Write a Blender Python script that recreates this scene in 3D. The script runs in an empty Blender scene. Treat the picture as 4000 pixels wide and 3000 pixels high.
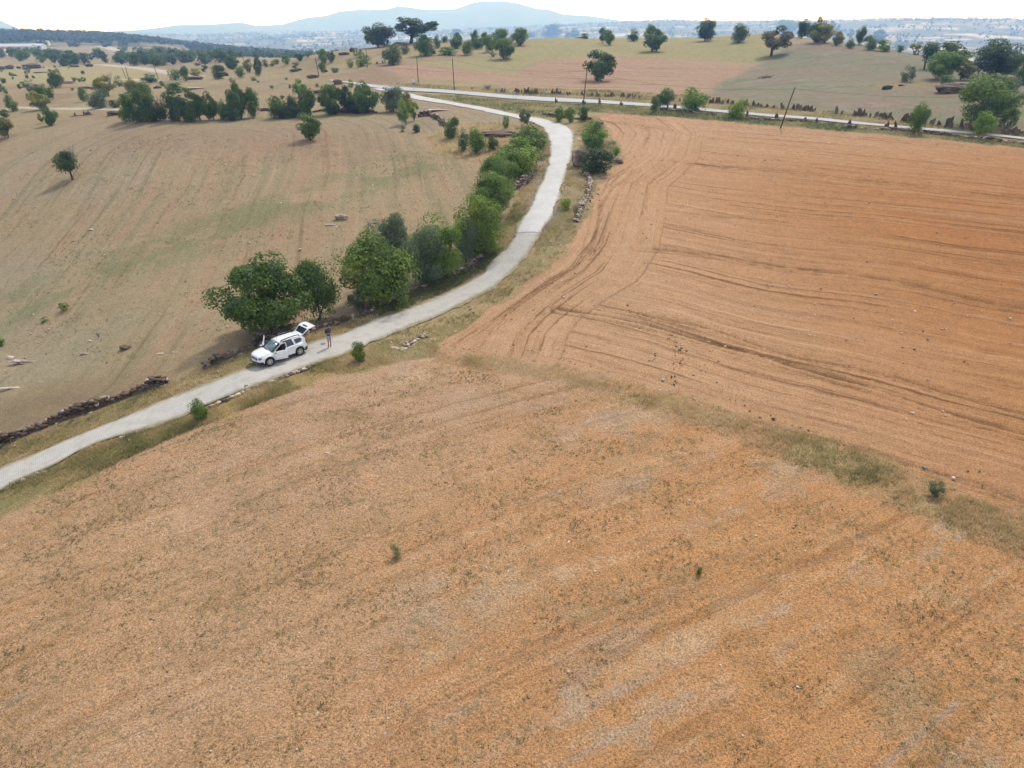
import bpy, bmesh, math, random
import numpy as np
from mathutils import Vector, Matrix, Quaternion

random.seed(7)
rng = np.random.default_rng(11)
SC = bpy.context.scene
COL = SC.collection

# ---------------------------------------------------------------- camera, sky, sun, exposure
_cd = bpy.data.cameras.new("camera")
CAM = bpy.data.objects.new("camera", _cd); COL.objects.link(CAM)
CAM.location = (0, 0, 23.2)
CAM.rotation_euler = (math.radians(90 - 26.4), 0, 0)
_cd.sensor_fit = 'HORIZONTAL'; _cd.sensor_width = 36.0; _cd.lens = 36.0 * 2825.0 / 4000.0
_cd.clip_start = 0.5; _cd.clip_end = 40000
SC.camera = CAM

SUN_AZ, SUN_EL = math.radians(30), math.radians(53)
W = bpy.data.worlds.new("World"); SC.world = W; W.use_nodes = True
_nt = W.node_tree; _nt.nodes.clear()
_sky = _nt.nodes.new('ShaderNodeTexSky'); _sky.sky_type = 'NISHITA'; _sky.sun_disc = False
_sky.sun_elevation = SUN_EL; _sky.sun_rotation = SUN_AZ
_sky.altitude = 900; _sky.air_density = 1.0; _sky.dust_density = 6.0; _sky.ozone_density = 1.0
_veil = _nt.nodes.new('ShaderNodeMix'); _veil.data_type = 'RGBA'
_veil.inputs['Factor'].default_value = 0.55                 # thin bright high cloud over the whole sky
_veil.inputs['B'].default_value = (9.9, 10.5, 11.6, 1)
_bg = _nt.nodes.new('ShaderNodeBackground'); _bg.inputs['Strength'].default_value = 0.11
_wo = _nt.nodes.new('ShaderNodeOutputWorld')
_tc = _nt.nodes.new('ShaderNodeTexCoord'); _sz = _nt.nodes.new('ShaderNodeSeparateXYZ'); _mr = _nt.nodes.new('ShaderNodeMapRange')
_mr.interpolation_type = 'SMOOTHSTEP'                      # the hazy sky is brightest low over the horizon
for _k, _v in (('From Min', .03), ('From Max', .10), ('To Min', 6.0), ('To Max', 1.0)): _mr.inputs[_k].default_value = _v
_mu = _nt.nodes.new('ShaderNodeVectorMath'); _mu.operation = 'SCALE'
_nt.links.new(_tc.outputs['Generated'], _sz.inputs[0]); _nt.links.new(_sz.outputs['Z'], _mr.inputs['Value'])
_nt.links.new(_sky.outputs['Color'], _veil.inputs['A']); _nt.links.new(_veil.outputs['Result'], _mu.inputs[0]); _nt.links.new(_mr.outputs['Result'], _mu.inputs['Scale'])
_nt.links.new(_mu.outputs['Vector'], _bg.inputs['Color'])
_nt.links.new(_bg.outputs['Background'], _wo.inputs['Surface'])

_sl = bpy.data.lights.new("sun", 'SUN'); _sl.energy = 3.1; _sl.angle = math.radians(5); _sl.color = (1.0, .955, .885)
SUN = bpy.data.objects.new("sun", _sl); COL.objects.link(SUN)
SUN.location = (30, 40, 60)
SUN.rotation_euler = Vector((-math.sin(SUN_AZ) * math.cos(SUN_EL), -math.cos(SUN_AZ) * math.cos(SUN_EL), -math.sin(SUN_EL))).to_track_quat('-Z', 'Y').to_euler()
SC.view_settings.view_transform = 'Standard'; SC.view_settings.look = 'None'
SC.view_settings.exposure = 0.22; SC.view_settings.gamma = 1.0
SC.cycles.max_bounces = 6; SC.cycles.transparent_max_bounces = 8
SC.cycles.volume_bounces = 3
SC.cycles.use_denoising = True

# ---------------------------------------------------------------- helpers
def newmat(name, rough=0.9, spec=0.2):
    m = bpy.data.materials.new(name); m.use_nodes = True
    b = m.node_tree.nodes['Principled BSDF']
    b.inputs['Roughness'].default_value = rough
    b.inputs['Specular IOR Level'].default_value = spec
    return m, m.node_tree, b

def N(nt, kind, **kw):
    n = nt.nodes.new(kind)
    for k, v in kw.items():
        if k.startswith('i_'):
            n.inputs[k[2:].replace('_', ' ')].default_value = v
        else:
            setattr(n, k, v)
    return n

def L(nt, a, b): nt.links.new(a, b)

def math_node(nt, op, a, b=None, clamp=False):
    n = nt.nodes.new('ShaderNodeMath'); n.operation = op; n.use_clamp = clamp
    for i, x in enumerate((a, b)):
        if x is None: continue
        if isinstance(x, (int, float)): n.inputs[i].default_value = x
        else: nt.links.new(x, n.inputs[i])
    return n.outputs[0]

def mixc(nt, fac, a, b, blend='MIX'):
    n = nt.nodes.new('ShaderNodeMix'); n.data_type = 'RGBA'; n.blend_type = blend
    for key, x in (('Factor', fac), ('A', a), ('B', b)):
        s = n.inputs[key]
        if isinstance(x, (int, float)): s.default_value = x
        elif isinstance(x, tuple): s.default_value = (*x, 1.0) if len(x) == 3 else x
        else: nt.links.new(x, s)
    return n.outputs['Result']

def ramp(nt, x, lo, hi, a=0.0, b=1.0):
    n = nt.nodes.new('ShaderNodeMapRange'); n.interpolation_type = 'SMOOTHSTEP'
    nt.links.new(x, n.inputs['Value'])
    for k, v in (('From Min', lo), ('From Max', hi), ('To Min', a), ('To Max', b)): n.inputs[k].default_value = v
    return n.outputs['Result']

def noise(nt, vec, scale, detail=3.0, rough=0.6, dim='3D'):
    n = nt.nodes.new('ShaderNodeTexNoise'); n.noise_dimensions = dim
    n.inputs['Scale'].default_value = scale; n.inputs['Detail'].default_value = detail; n.inputs['Roughness'].default_value = rough
    if vec is not None: nt.links.new(vec, n.inputs['Vector'])
    return n.outputs['Fac']

def plain(name, col, rough=0.7, spec=0.3, metal=0.0, vary=0.12, scale=8.0):
    """simple procedural paint / stone / cloth: colour with a little mottling"""
    m, nt, b = newmat(name, rough, spec)
    b.inputs['Metallic'].default_value = metal
    tc = N(nt, 'ShaderNodeTexCoord')
    f = noise(nt, tc.outputs['Object'], scale, 4, .6)
    f = ramp(nt, f, .3, .7)
    L(nt, mixc(nt, f, tuple(c * (1 - vary) for c in col), tuple(min(1, c * (1 + vary)) for c in col)), b.inputs['Base Color'])
    return m

def mesh_np(name, verts, faces, mat=None, parent=None, smooth=False, tint=None, loc=None):
    """one mesh object from numpy arrays (faces: n x 3 or n x 4)"""
    me = bpy.data.meshes.new(name)
    verts = np.asarray(verts, dtype=np.float32); faces = np.asarray(faces, dtype=np.int32)
    nf, k = faces.shape
    me.vertices.add(len(verts)); me.vertices.foreach_set('co', verts.ravel())
    me.loops.add(nf * k); me.loops.foreach_set('vertex_index', faces.ravel())
    me.polygons.add(nf); me.polygons.foreach_set('loop_start', np.arange(0, nf * k, k, dtype=np.int32))
    if smooth: me.polygons.foreach_set('use_smooth', np.ones(nf, dtype=bool))
    me.update(calc_edges=True)
    if tint is not None:
        at = me.attributes.new('tint', 'FLOAT', 'POINT'); at.data.foreach_set('value', np.asarray(tint, dtype=np.float32))
    if mat: me.materials.append(mat)
    o = bpy.data.objects.new(name, me); COL.objects.link(o)
    if parent: o.parent = parent
    if loc is not None: o.location = loc
    return o

def bm_obj(name, bm, mat=None, parent=None, smooth=False):
    me = bpy.data.meshes.new(name); bm.normal_update(); bm.to_mesh(me); bm.free()
    if smooth:
        for p in me.polygons: p.use_smooth = True
    if mat:
        for x in (mat if isinstance(mat, (list, tuple)) else [mat]): me.materials.append(x)
    o = bpy.data.objects.new(name, me); COL.objects.link(o)
    if parent: o.parent = parent
    return o

def tag(o, label=None, cat=None, group=None, kind=None):
    if label: o['label'] = label
    if cat: o['category'] = cat
    if group: o['group'] = group
    if kind: o['kind'] = kind
    return o

def empty(name, loc, rz=0.0, label=None, cat=None, group=None):
    o = bpy.data.objects.new(name, None); COL.objects.link(o)
    o.location = loc; o.rotation_euler = (0, 0, rz); o.empty_display_size = .3
    return tag(o, label, cat, group)

# ---------------------------------------------------------------- viewing geometry and ground heights
F4 = 2825.0                      # focal length for a 4000 px wide picture
PITCH = math.radians(26.4)
CP, SP = math.cos(PITCH), math.sin(PITCH)
CAM_H = 23.2
YS = 1.0545                      # scale of the forward distances below

def ray(u, v):
    x = (u - 2000.0) / F4
    y = (1500.0 - v) / F4
    return x, CP + y * SP, y * CP - SP

# height control points: (picture x, picture y, forward distance in metres or None for level ground at height 0)
CTRL = [
    # foreground field and level ground
    (1200, 2950, None), (2000, 2950, None), (3000, 2950, None), (4000, 2950, None), (4300, 2600, None),
    (2000, 2400, None), (3000, 2400, None), (4000, 2300, None),
    (2000, 1950, None), (3000, 1900, None), (4000, 1950, 30.2),
    (0, 2950, 16.9), (-300, 2950, 17.4), (600, 2950, 16.3), (0, 2450, 23.3), (900, 2450, 22.2), (-400, 2450, 24),
    (0, 2100, 30.8), (-400, 2100, 33), (800, 1950, 32.3), (1400, 1950, 31.0),
    (0, 1870, 37.8), (-400, 2000, 36.5), (400, 1700, 40.8), (800, 1545, 44.0), (1100, 1430, 47.6),
    (1288, 1360, 50.6), (1500, 1280, 55.0), (1740, 1190, 61), (1930, 1060, 68),
    (1600, 1500, 44.6), (2000, 1500, 44.0), (2600, 1500, 43.5), (3300, 1500, 43), (4000, 1500, 42.5),
    (2200, 1200, 58), (3000, 1200, 57.0), (4000, 1200, 55.5),
    (2080, 890, 76), (2600, 900, 74.5), (3400, 900, 73), (4000, 900, 71),
    (2110, 750, 90), (2130, 640, 105), (2240, 520, 129), (2700, 700, 97), (3400, 700, 93), (4000, 700, 90),
    (2100, 400, 166), (2280, 405, 162), (2600, 450, 142), (3065, 500, 125), (3500, 525, 116), (4000, 560, 108),
    (1700, 360, 185), (1460, 340, 196), (1340, 321, 203), (1900, 440, 152),
    # near-left field
    (0, 1600, 49), (-400, 1700, 48), (400, 1450, 54), (-400, 1300, 70), (0, 1350, 66), (400, 1250, 67), (800, 1150, 69), (900, 1350, 51.5),
    (1200, 1100, 70), (1600, 950, 77), (0, 1100, 84), (600, 950, 88), (1200, 850, 89), (-400, 1000, 96),
    (0, 800, 113), (285, 700, 119), (800, 700, 112), (1400, 700, 107), (1800, 680, 105),
    (0, 600, 140), (600, 560, 134), (1210, 550, 130), (1650, 520, 135), (-400, 600, 150),
    (550, 472, 152), (800, 470, 152), (1200, 460, 155), (1600, 440, 160), (1640, 385, 177), (200, 480, 160), (0, 530, 152),
    # plateau behind the ridge trees, then down into the side valley
    (600, 400, 185), (1000, 400, 180), (1300, 380, 180), (200, 420, 190), (0, 440, 185), (-400, 480, 180),
    (600, 340, 230), (1000, 320, 225), (1250, 300, 226), (100, 360, 225), (-400, 400, 230),
    (300, 290, 330), (600, 290, 330), (900, 268, 330), (1180, 275, 290), (-400, 320, 340), (0, 310, 320),
    (200, 235, 520), (600, 245, 520), (900, 232, 480), (-400, 250, 540),
    (80, 195, 850), (400, 205, 800), (700, 215, 760), (1000, 222, 700), (-400, 200, 900),
    (0, 150, 1200), (400, 165, 1150), (700, 195, 1050), (-400, 140, 1250),
    (0, 105, 1500), (200, 124, 1480), (450, 144, 1400), (600, 163, 1300), (700, 182, 1200), (850, 208, 1000), (-400, 85, 1600),
    # right-hand hill
    (1400, 260, 262), (1480, 240, 262), (1520, 200, 300), (1300, 215, 300), (1200, 240, 300),
    (1700, 300, 222), (2000, 300, 220), (2300, 318, 208), (2700, 330, 200), (1480, 182, 335), (1620, 168, 335),
    (2000, 345, 194), (2600, 370, 176),
    (1800, 225, 270), (2100, 225, 268), (2500, 225, 262), (2900, 240, 250), (2000, 172, 320), (2200, 150, 345),
    (2500, 152, 335), (2750, 150, 330), (3000, 135, 325), (3300, 165, 275), (3450, 190, 250), (3700, 240, 215), (3950, 290, 185),
    (3000, 220, 255), (3000, 350, 178), (3300, 300, 192), (3300, 420, 142), (3600, 330, 168), (3800, 380, 146), (4000, 420, 132),
    (3700, 440, 133), (4400, 320, 170), (4400, 450, 125), (4400, 600, 104),
    # hidden far side of the hill and the wide valley
    (1700, 200, 500), (2200, 215, 520), (2700, 225, 520), (3200, 240, 480), (3700, 330, 330), (4200, 400, 280), (1200, 262, 430),
    (1000, 238, 900), (1500, 240, 900), (2200, 240, 900), (3000, 250, 900), (4000, 270, 800),
    (500, 220, 2200), (900, 215, 1700), (1400, 215, 1700), (2000, 215, 1700), (2800, 220, 1700), (3500, 225, 1500), (4200, 235, 1500),
    (-400, 190, 2600), (500, 180, 3200), (900, 170, 3200), (1500, 165, 3200), (2200, 150, 3000), (3000, 150, 2500), (3600, 160, 2300), (4200, 165, 2300),
    (900, 142, 4800), (1400, 128, 5000), (1900, 118, 5000), (2400, 96, 4600), (2800, 92, 4300), (3300, 85, 3800), (3600, 80, 3500), (4000, 88, 3600), (4400, 92, 3600),
    (2600, 78, 4700), (-400, 130, 5000), (300, 135, 5000),
    (-400, 150, 8000), (500, 140, 7500), (1400, 125, 7500), (2200, 110, 7500), (3000, 115, 7500), (4000, 120, 7500),
]
# skyline of the far mountains: (x, y)
SKYLINE = [(-800, 70), (-300, 60), (0, 82), (60, 104), (110, 116), (400, 118), (560, 112), (700, 97), (820, 96), (945, 88), (1000, 100), (1100, 96),
           (1200, 71), (1280, 62), (1330, 47), (1400, 40), (1510, 39), (1560, 25), (1600, 29), (1660, 38), (1780, 36),
           (1840, 14), (1880, 6), (1960, 4), (2020, 12), (2090, 33), (2140, 38), (2200, 56), (2300, 62), (2420, 80),
           (2550, 84), (2700, 92), (3100, 100), (4400, 100)]

def _u_of(a):                     # picture x of a horizontal bearing at the horizon line
    return 2000.0 + F4 * math.tan(a) / CP

def _ctrl_arrays():
    A, B, W = [], [], []
    for (u, v, Y) in CTRL:
        dx, dy, dz = ray(u, v)
        if Y is None:
            Y = -CAM_H * dy / dz
        else:
            Y = Y * YS
        X = dx / dy * Y
        z = CAM_H + dz / dy * Y
        r = math.hypot(X, Y)
        A.append(math.atan2(X, Y)); B.append(math.log(r)); W.append(z / r)
    for a in (-1.15, -0.8, 0.8, 1.15):                 # level ground near the viewer, off to the sides
        for r, s in ((9, 0), (20, 0), (40, -.05 if a < 0 else .0), (90, -.04 if a < 0 else .05), (200, .0 if a < 0 else .05), (900, -.02), (4000, -.01)):
            A.append(a); B.append(math.log(r)); W.append(s)
    for a in (-.7, -.35, 0, .35, .7):
        A.append(a); B.append(math.log(8.0)); W.append(0.0)
    return np.array(A), np.array(B), np.array(W)

_CA, _CB, _CW = _ctrl_arrays()
_KA, _KB = 2.2, 1.0
def _phi(d2):
    return np.sqrt(d2 + 0.0009) ** 1.5      # smooth radial kernel

def _fit():
    n = len(_CA)
    P = np.stack([_CA * _KA, _CB * _KB], 1)
    D = ((P[:, None, :] - P[None, :, :]) ** 2).sum(2)
    K = _phi(D) + np.eye(n) * -1e-4
    Q = np.concatenate([np.ones((n, 1)), P], 1)
    M = np.zeros((n + 3, n + 3)); M[:n, :n] = K; M[:n, n:] = Q; M[n:, :n] = Q.T
    return P, np.linalg.solve(M, np.concatenate([_CW, np.zeros(3)]))
_FP, _FC = _fit()

def _rbf(a, b):
    out = np.empty(a.shape, dtype=np.float64).ravel()
    a = a.ravel() * _KA; b = b.ravel() * _KB
    for i in range(0, len(a), 20000):
        d = (a[i:i+20000, None] - _FP[None, :, 0]) ** 2 + (b[i:i+20000, None] - _FP[None, :, 1]) ** 2
        out[i:i+20000] = _phi(d) @ _FC[:-3] + _FC[-3] + _FC[-2] * a[i:i+20000] + _FC[-1] * b[i:i+20000]
    return out

def vnoise(x, y, seed=0):
    """value noise in about -1..1, numpy"""
    xi = np.floor(x).astype(np.int64); yi = np.floor(y).astype(np.int64)
    fx = x - xi; fy = y - yi
    fx = fx * fx * (3 - 2 * fx); fy = fy * fy * (3 - 2 * fy)
    def h(i, j):
        n = (i * 374761393 + j * 668265263 + seed * 1442695041) & 0xffffffff
        n = ((n ^ (n >> 13)) * 1274126177) & 0xffffffff
        return ((n ^ (n >> 16)) & 0xffff) / 32767.5 - 1.0
    return (h(xi, yi) * (1 - fx) + h(xi + 1, yi) * fx) * (1 - fy) + (h(xi, yi + 1) * (1 - fx) + h(xi + 1, yi + 1) * fx) * fy

def fbm(x, y, o=4, seed=0):
    s = 0; a = 0.5
    for i in range(o):
        s = s + a * vnoise(x * 2 ** i, y * 2 ** i, seed + i * 17); a *= .55
    return s

# coarse table of the smooth height field, sampled bilinearly afterwards
_TA = np.linspace(-1.25, 1.25, 501)
_TB = np.linspace(math.log(4.0), math.log(9500.0), 900)
_TW = _rbf(*np.meshgrid(_TA, _TB)).reshape(len(_TB), len(_TA))

def height(X, Y):
    X = np.asarray(X, dtype=np.float64); Y = np.asarray(Y, dtype=np.float64)
    r = np.maximum(np.hypot(X, Y), 4.001)
    a = np.arctan2(X, Y)
    behind = np.clip((np.abs(a) - 1.15) / .35, 0, 1)
    ac = np.clip(a, -1.2499, 1.2499)
    b = np.clip(np.log(r), _TB[0] + 1e-6, _TB[-1] - 1e-6)
    i = (ac - _TA[0]) / (_TA[1] - _TA[0]); j = (b - _TB[0]) / (_TB[1] - _TB[0])
    i0 = np.floor(i).astype(int); j0 = np.floor(j).astype(int); fi = i - i0; fj = j - j0
    w = (_TW[j0, i0] * (1 - fi) + _TW[j0, i0 + 1] * fi) * (1 - fj) + (_TW[j0 + 1, i0] * (1 - fi) + _TW[j0 + 1, i0 + 1] * fi) * fj
    z = w * np.minimum(r, 9000.0) * (1 - behind)
    z = z * np.clip((r - 4.0) / 6.0, 0, 1)
    # far country: low hummocks, then the mountains
    far = np.clip((r - 900) / 1500, 0, 1)
    z = z + far * (fbm(X / 500.0, Y / 500.0, 4, 5) * 14.0) * np.clip((9000 - r) / 4000, 0, 1)
    mid = np.clip((r - 60) / 200, 0, 1) * (1 - far)
    z = z + mid * fbm(X / 40.0, Y / 40.0, 3, 9) * 0.5
    u = 2000.0 + F4 * np.tan(np.clip(a, -1.2, 1.2)) / CP
    vs = np.interp(u, [p[0] for p in SKYLINE], [p[1] for p in SKYLINE])
    y = (1500.0 - vs) / F4
    top = CAM_H + 10500.0 * (y * CP - SP) / (CP + y * SP) / np.cos(np.clip(a, -1.2, 1.2))
    s = np.clip((r - 7300.0) / 3200.0, 0, 1); s = s * s * (3 - 2 * s)
    s2 = np.clip((r - 10500.0) / 3000.0, 0, 1)
    rough = fbm(a * 40.0, r / 700.0, 4, 3) * 60.0 * s * (1 - s)* 4 * .6
    z = np.where(r > 7300.0, z * (1 - s) + (top * (1 - s2) - 200 * s2) * s + rough, z)
    return z

def hgt(x, y):
    return float(height(np.array([x]), np.array([y]))[0])

_TT = np.exp(np.linspace(math.log(12.0), math.log(9000.0), 2600))
def ground(u, v):
    """where the line of sight through a picture point first meets the ground"""
    dx, dy, dz = ray(u, v)
    t = _TT
    g = CAM_H + dz * t - height(dx * t, dy * t)
    hit = np.nonzero(g < 0)[0]
    if len(hit) == 0:
        i = int(np.argmin(g[:2300])) + 1
    else:
        i = int(hit[0])
    lo, hi = t[max(i - 1, 0)], t[i]
    for _ in range(18):
        m = .5 * (lo + hi)
        if CAM_H + dz * m - hgt(dx * m, dy * m) < 0: hi = m
        else: lo = m
    m = .5 * (lo + hi)
    return Vector((dx * m, dy * m, hgt(dx * m, dy * m)))

def proj(p):
    """picture point of a world point (used only for checks)"""
    x, y, z = p[0], p[1], p[2] - CAM_H
    d = y * CP - z * SP
    return 2000 + F4 * x / d, 1500 - F4 * (y * SP + z * CP) / d
# ---------------------------------------------------------------- ground sheet
def W2(pts):
    return np.array([ground(u, v)[:2] for u, v in pts])

def seg_dist(P, line):
    """distance to a polyline and the position along it"""
    best = np.full(len(P), 1e9); along = np.zeros(len(P)); s0 = 0.0
    for a, b in zip(line[:-1], line[1:]):
        ab = b - a; l2 = max(float(ab @ ab), 1e-9); l = math.sqrt(l2)
        t = np.clip(((P - a) @ ab) / l2, 0, 1)
        d = np.hypot(P[:, 0] - a[0] - t * ab[0], P[:, 1] - a[1] - t * ab[1])
        m = d < best
        best[m] = d[m]; along[m] = s0 + t[m] * l
        s0 += l
    return best, along

def inside(P, poly):
    c = np.zeros(len(P), dtype=bool); n = len(poly)
    for i in range(n):
        x1, y1 = poly[i]; x2, y2 = poly[(i + 1) % n]
        if y1 == y2: continue
        m = (y1 > P[:, 1]) != (y2 > P[:, 1])
        c ^= m & (P[:, 0] < (x2 - x1) * (P[:, 1] - y1) / (y2 - y1) + x1)
    return c

ROAD_UP = [(-260, 1985), (0, 1827), (130, 1774), (270, 1711), (434, 1646), (627, 1566), (820, 1494), (1000, 1427), (1196, 1342), (1338, 1301), (1494, 1234),
           (1575, 1209), (1652, 1182), (1742, 1144), (1833, 1094), (1878, 1067), (1923, 1012), (1969, 976), (2008, 916)]
ROAD_LO = [(-260, 2100), (0, 1918), (72, 1880), (207, 1827), (338, 1754), (458, 1711), (603, 1668), (723, 1629), (892, 1554), (1028, 1500), (1148, 1456), (1243, 1418), (1338, 1393),
           (1433, 1352), (1500, 1323), (1607, 1275), (1720, 1234), (1788, 1198), (1856, 1162), (1923, 1130), (1969, 1094), (2014, 1053), (2059, 1003), (2104, 936), (2116, 914)]
CONC_UP = [(2008, 916), (2016, 900), (2052, 833), (2088, 757), (2120, 698), (2138, 644), (2147, 589), (2138, 535), (2120, 499), (2075, 476), (2007, 460), (1916, 442),
           (1826, 422), (1736, 406), (1614, 388), (1540, 368), (1452, 346)]
CONC_LO = [(2116, 914), (2127, 888), (2170, 833), (2192, 752), (2210, 684), (2233, 616), (2242, 553), (2242, 517), (2215, 490), (2179, 481), (2133, 467), (2052, 454),
           (1984, 440), (1894, 420), (1781, 400), (1690, 384), (1614, 368), (1560, 356), (1500, 346)]
MAIN_UP = [(1290, 312), (1340, 318), (1380, 322), (1452, 330), (1633, 345), (1769, 354), (2000, 373), (2181, 383), (2362, 393), (2542, 406), (2723, 422), (2859, 434),
           (3000, 447), (3181, 459), (3316, 474), (3497, 492), (3678, 506), (3814, 519), (4000, 539), (4400, 585)]
MAIN_LO = [(1285, 316), (1339, 323), (1380, 330), (1452, 343), (1588, 356), (1769, 367), (2000, 388), (2181, 399), (2362, 406), (2542, 418), (2723, 433), (2904, 448),
           (3000, 458), (3181, 470), (3316, 485), (3542, 504), (3769, 524), (4000, 548), (4400, 596)]
FIELD = [(2333, 440), (2530, 449), (2712, 466), (3074, 497), (3436, 528), (4000, 583), (4500, 640), (4500, 2150), (4000, 1990), (3797, 1935), (3616, 1863), (3436, 1800), (3074, 1682),
         (2712, 1573), (2530, 1515), (2350, 1474), (2170, 1437), (1950, 1395), (1810, 1383), (1740, 1362), (1710, 1345), (1810, 1293), (1900, 1212),
         (2043, 1112), (2170, 1031), (2242, 940), (2297, 814), (2333, 723), (2369, 669), (2441, 624), (2405, 560), (2369, 506), (2340, 460)]
STRIP = [(1690, 1365), (1740, 1375), (1810, 1385), (1950, 1396), (2170, 1438), (2350, 1475), (2530, 1516), (2712, 1574), (3074, 1683), (3436, 1801), (3616, 1864), (3797, 1936),
         (4000, 1992), (4500, 2152), (4500, 2380), (4000, 2190), (3616, 2020), (3255, 1870), (2893, 1722), (2530, 1590), (2350, 1535), (2170, 1494), (2000, 1456), (1810, 1420), (1680, 1410)]
VERGE_LO = ROAD_LO[:14] + [(1690, 1340), (1710, 1365), (1690, 1395), (1600, 1408), (1446, 1436), (1265, 1490), (1085, 1552), (904, 1620), (723, 1690), (540, 1770), (360, 1855), (180, 1940), (0, 2020), (-260, 2140)]
VERGE_RT = ROAD_LO[13:] + CONC_LO[1:9] + [(2300, 455), (2340, 460), (2369, 506), (2405, 560), (2441, 624), (2369, 669), (2333, 723), (2297, 814), (2242, 940), (2170, 1031), (2043, 1112), (1900, 1212), (1810, 1293), (1710, 1345)]
VERGE_UP = ROAD_UP + CONC_UP[1:10] + [(2030, 480), (2085, 560), (2075, 640), (2035, 740), (1985, 840), (1950, 900), (1905, 960), (1850, 1010), (1750, 1072), (1630, 1130), (1500, 1195), (1370, 1235),
            (1196, 1290), (960, 1370), (800, 1440), (650, 1500), (400, 1600), (160, 1690), (0, 1750), (-260, 1880)]
HILL_PLOUGH = [(1456, 267), (1565, 249), (1655, 258), (1777, 271), (2000, 287), (2126, 235), (2375, 221), (2540, 224), (2723, 233), (2972, 246), (2904, 280), (2791, 330), (2764, 362),
               (2633, 366), (2384, 350), (2000, 339), (1768, 312), (1588, 294)]
HILL_YELLOW = [(1620, 250), (1780, 268), (2000, 284), (2124, 233), (2375, 219), (2723, 231), (2968, 244), (3020, 215), (3060, 175), (3000, 145), (2500, 142), (2130, 148), (2060, 178), (2000, 205), (1900, 225), (1700, 235)]
HILL_RIGHT = [(2766, 372), (2800, 335), (2910, 282), (2980, 246), (3030, 215), (3060, 175), (3300, 172), (3500, 195), (3700, 245), (4000, 270), (4500, 330), (4500, 560), (4000, 510), (3600, 478), (3300, 438), (3000, 412)]
JUNCTION = [(1614, 372), (1770, 372), (2000, 392), (2180, 404), (2250, 410), (2290, 440), (2150, 462), (2060, 449), (1984, 436), (1781, 396)]
ROADSIDE = [(2180, 403), (2360, 410), (2720, 436), (3000, 461), (3300, 488), (3600, 511), (4000, 553), (4500, 612), (4500, 638), (4000, 582), (3700, 548), (3200, 505), (2700, 465), (2340, 440), (2260, 432)]
UPSIDE = [(1500, 320), (1770, 335), (2000, 343), (2384, 354), (2633, 370), (2764, 378), (3000, 415), (3300, 440), (3600, 480), (4000, 512), (4500, 560), (4500, 588), (4000, 538), (3678, 504), (3316, 472), (3000, 445), (2723, 420), (2362, 391), (2000, 371), (1769, 352), (1600, 340)]
LEFTFIELD = [(-700, 2250)] + ROAD_UP + CONC_UP[1:15] + [(1590, 430), (1400, 462), (1000, 472), (560, 478), (430, 465), (200, 500), (60, 545), (-700, 700)]
GREENBAND = [(-300, 1260), (0, 1225), (250, 1130), (500, 1030), (800, 920), (1000, 830), (1250, 770), (1500, 690), (1600, 640)]
ROWLINE = [(2770, 2764), (2934, 2672)]
FUR = [[(1960, 1392), (2700, 1572), (3436, 1801), (4000, 1990)], [(2190, 1208), (2960, 1385), (3500, 1540), (4000, 1695)], [(2500, 968), (2900, 1010), (3400, 1085), (4000, 1205)],
       [(2560, 622), (3000, 660), (3500, 715), (4000, 780)], [(2333, 440), (2712, 466), (3436, 528), (4000, 583)]]
LEFTLINES = [(150, 1560), (480, 1180), (640, 920), (760, 730), (830, 560)]
HEAD = [(1760, 1370), (1810, 1293), (1900, 1212), (2043, 1112), (2170, 1031), (2242, 940), (2297, 814), (2350, 700), (2500, 600), (2540, 520), (2480, 470), (2340, 445)]

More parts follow.
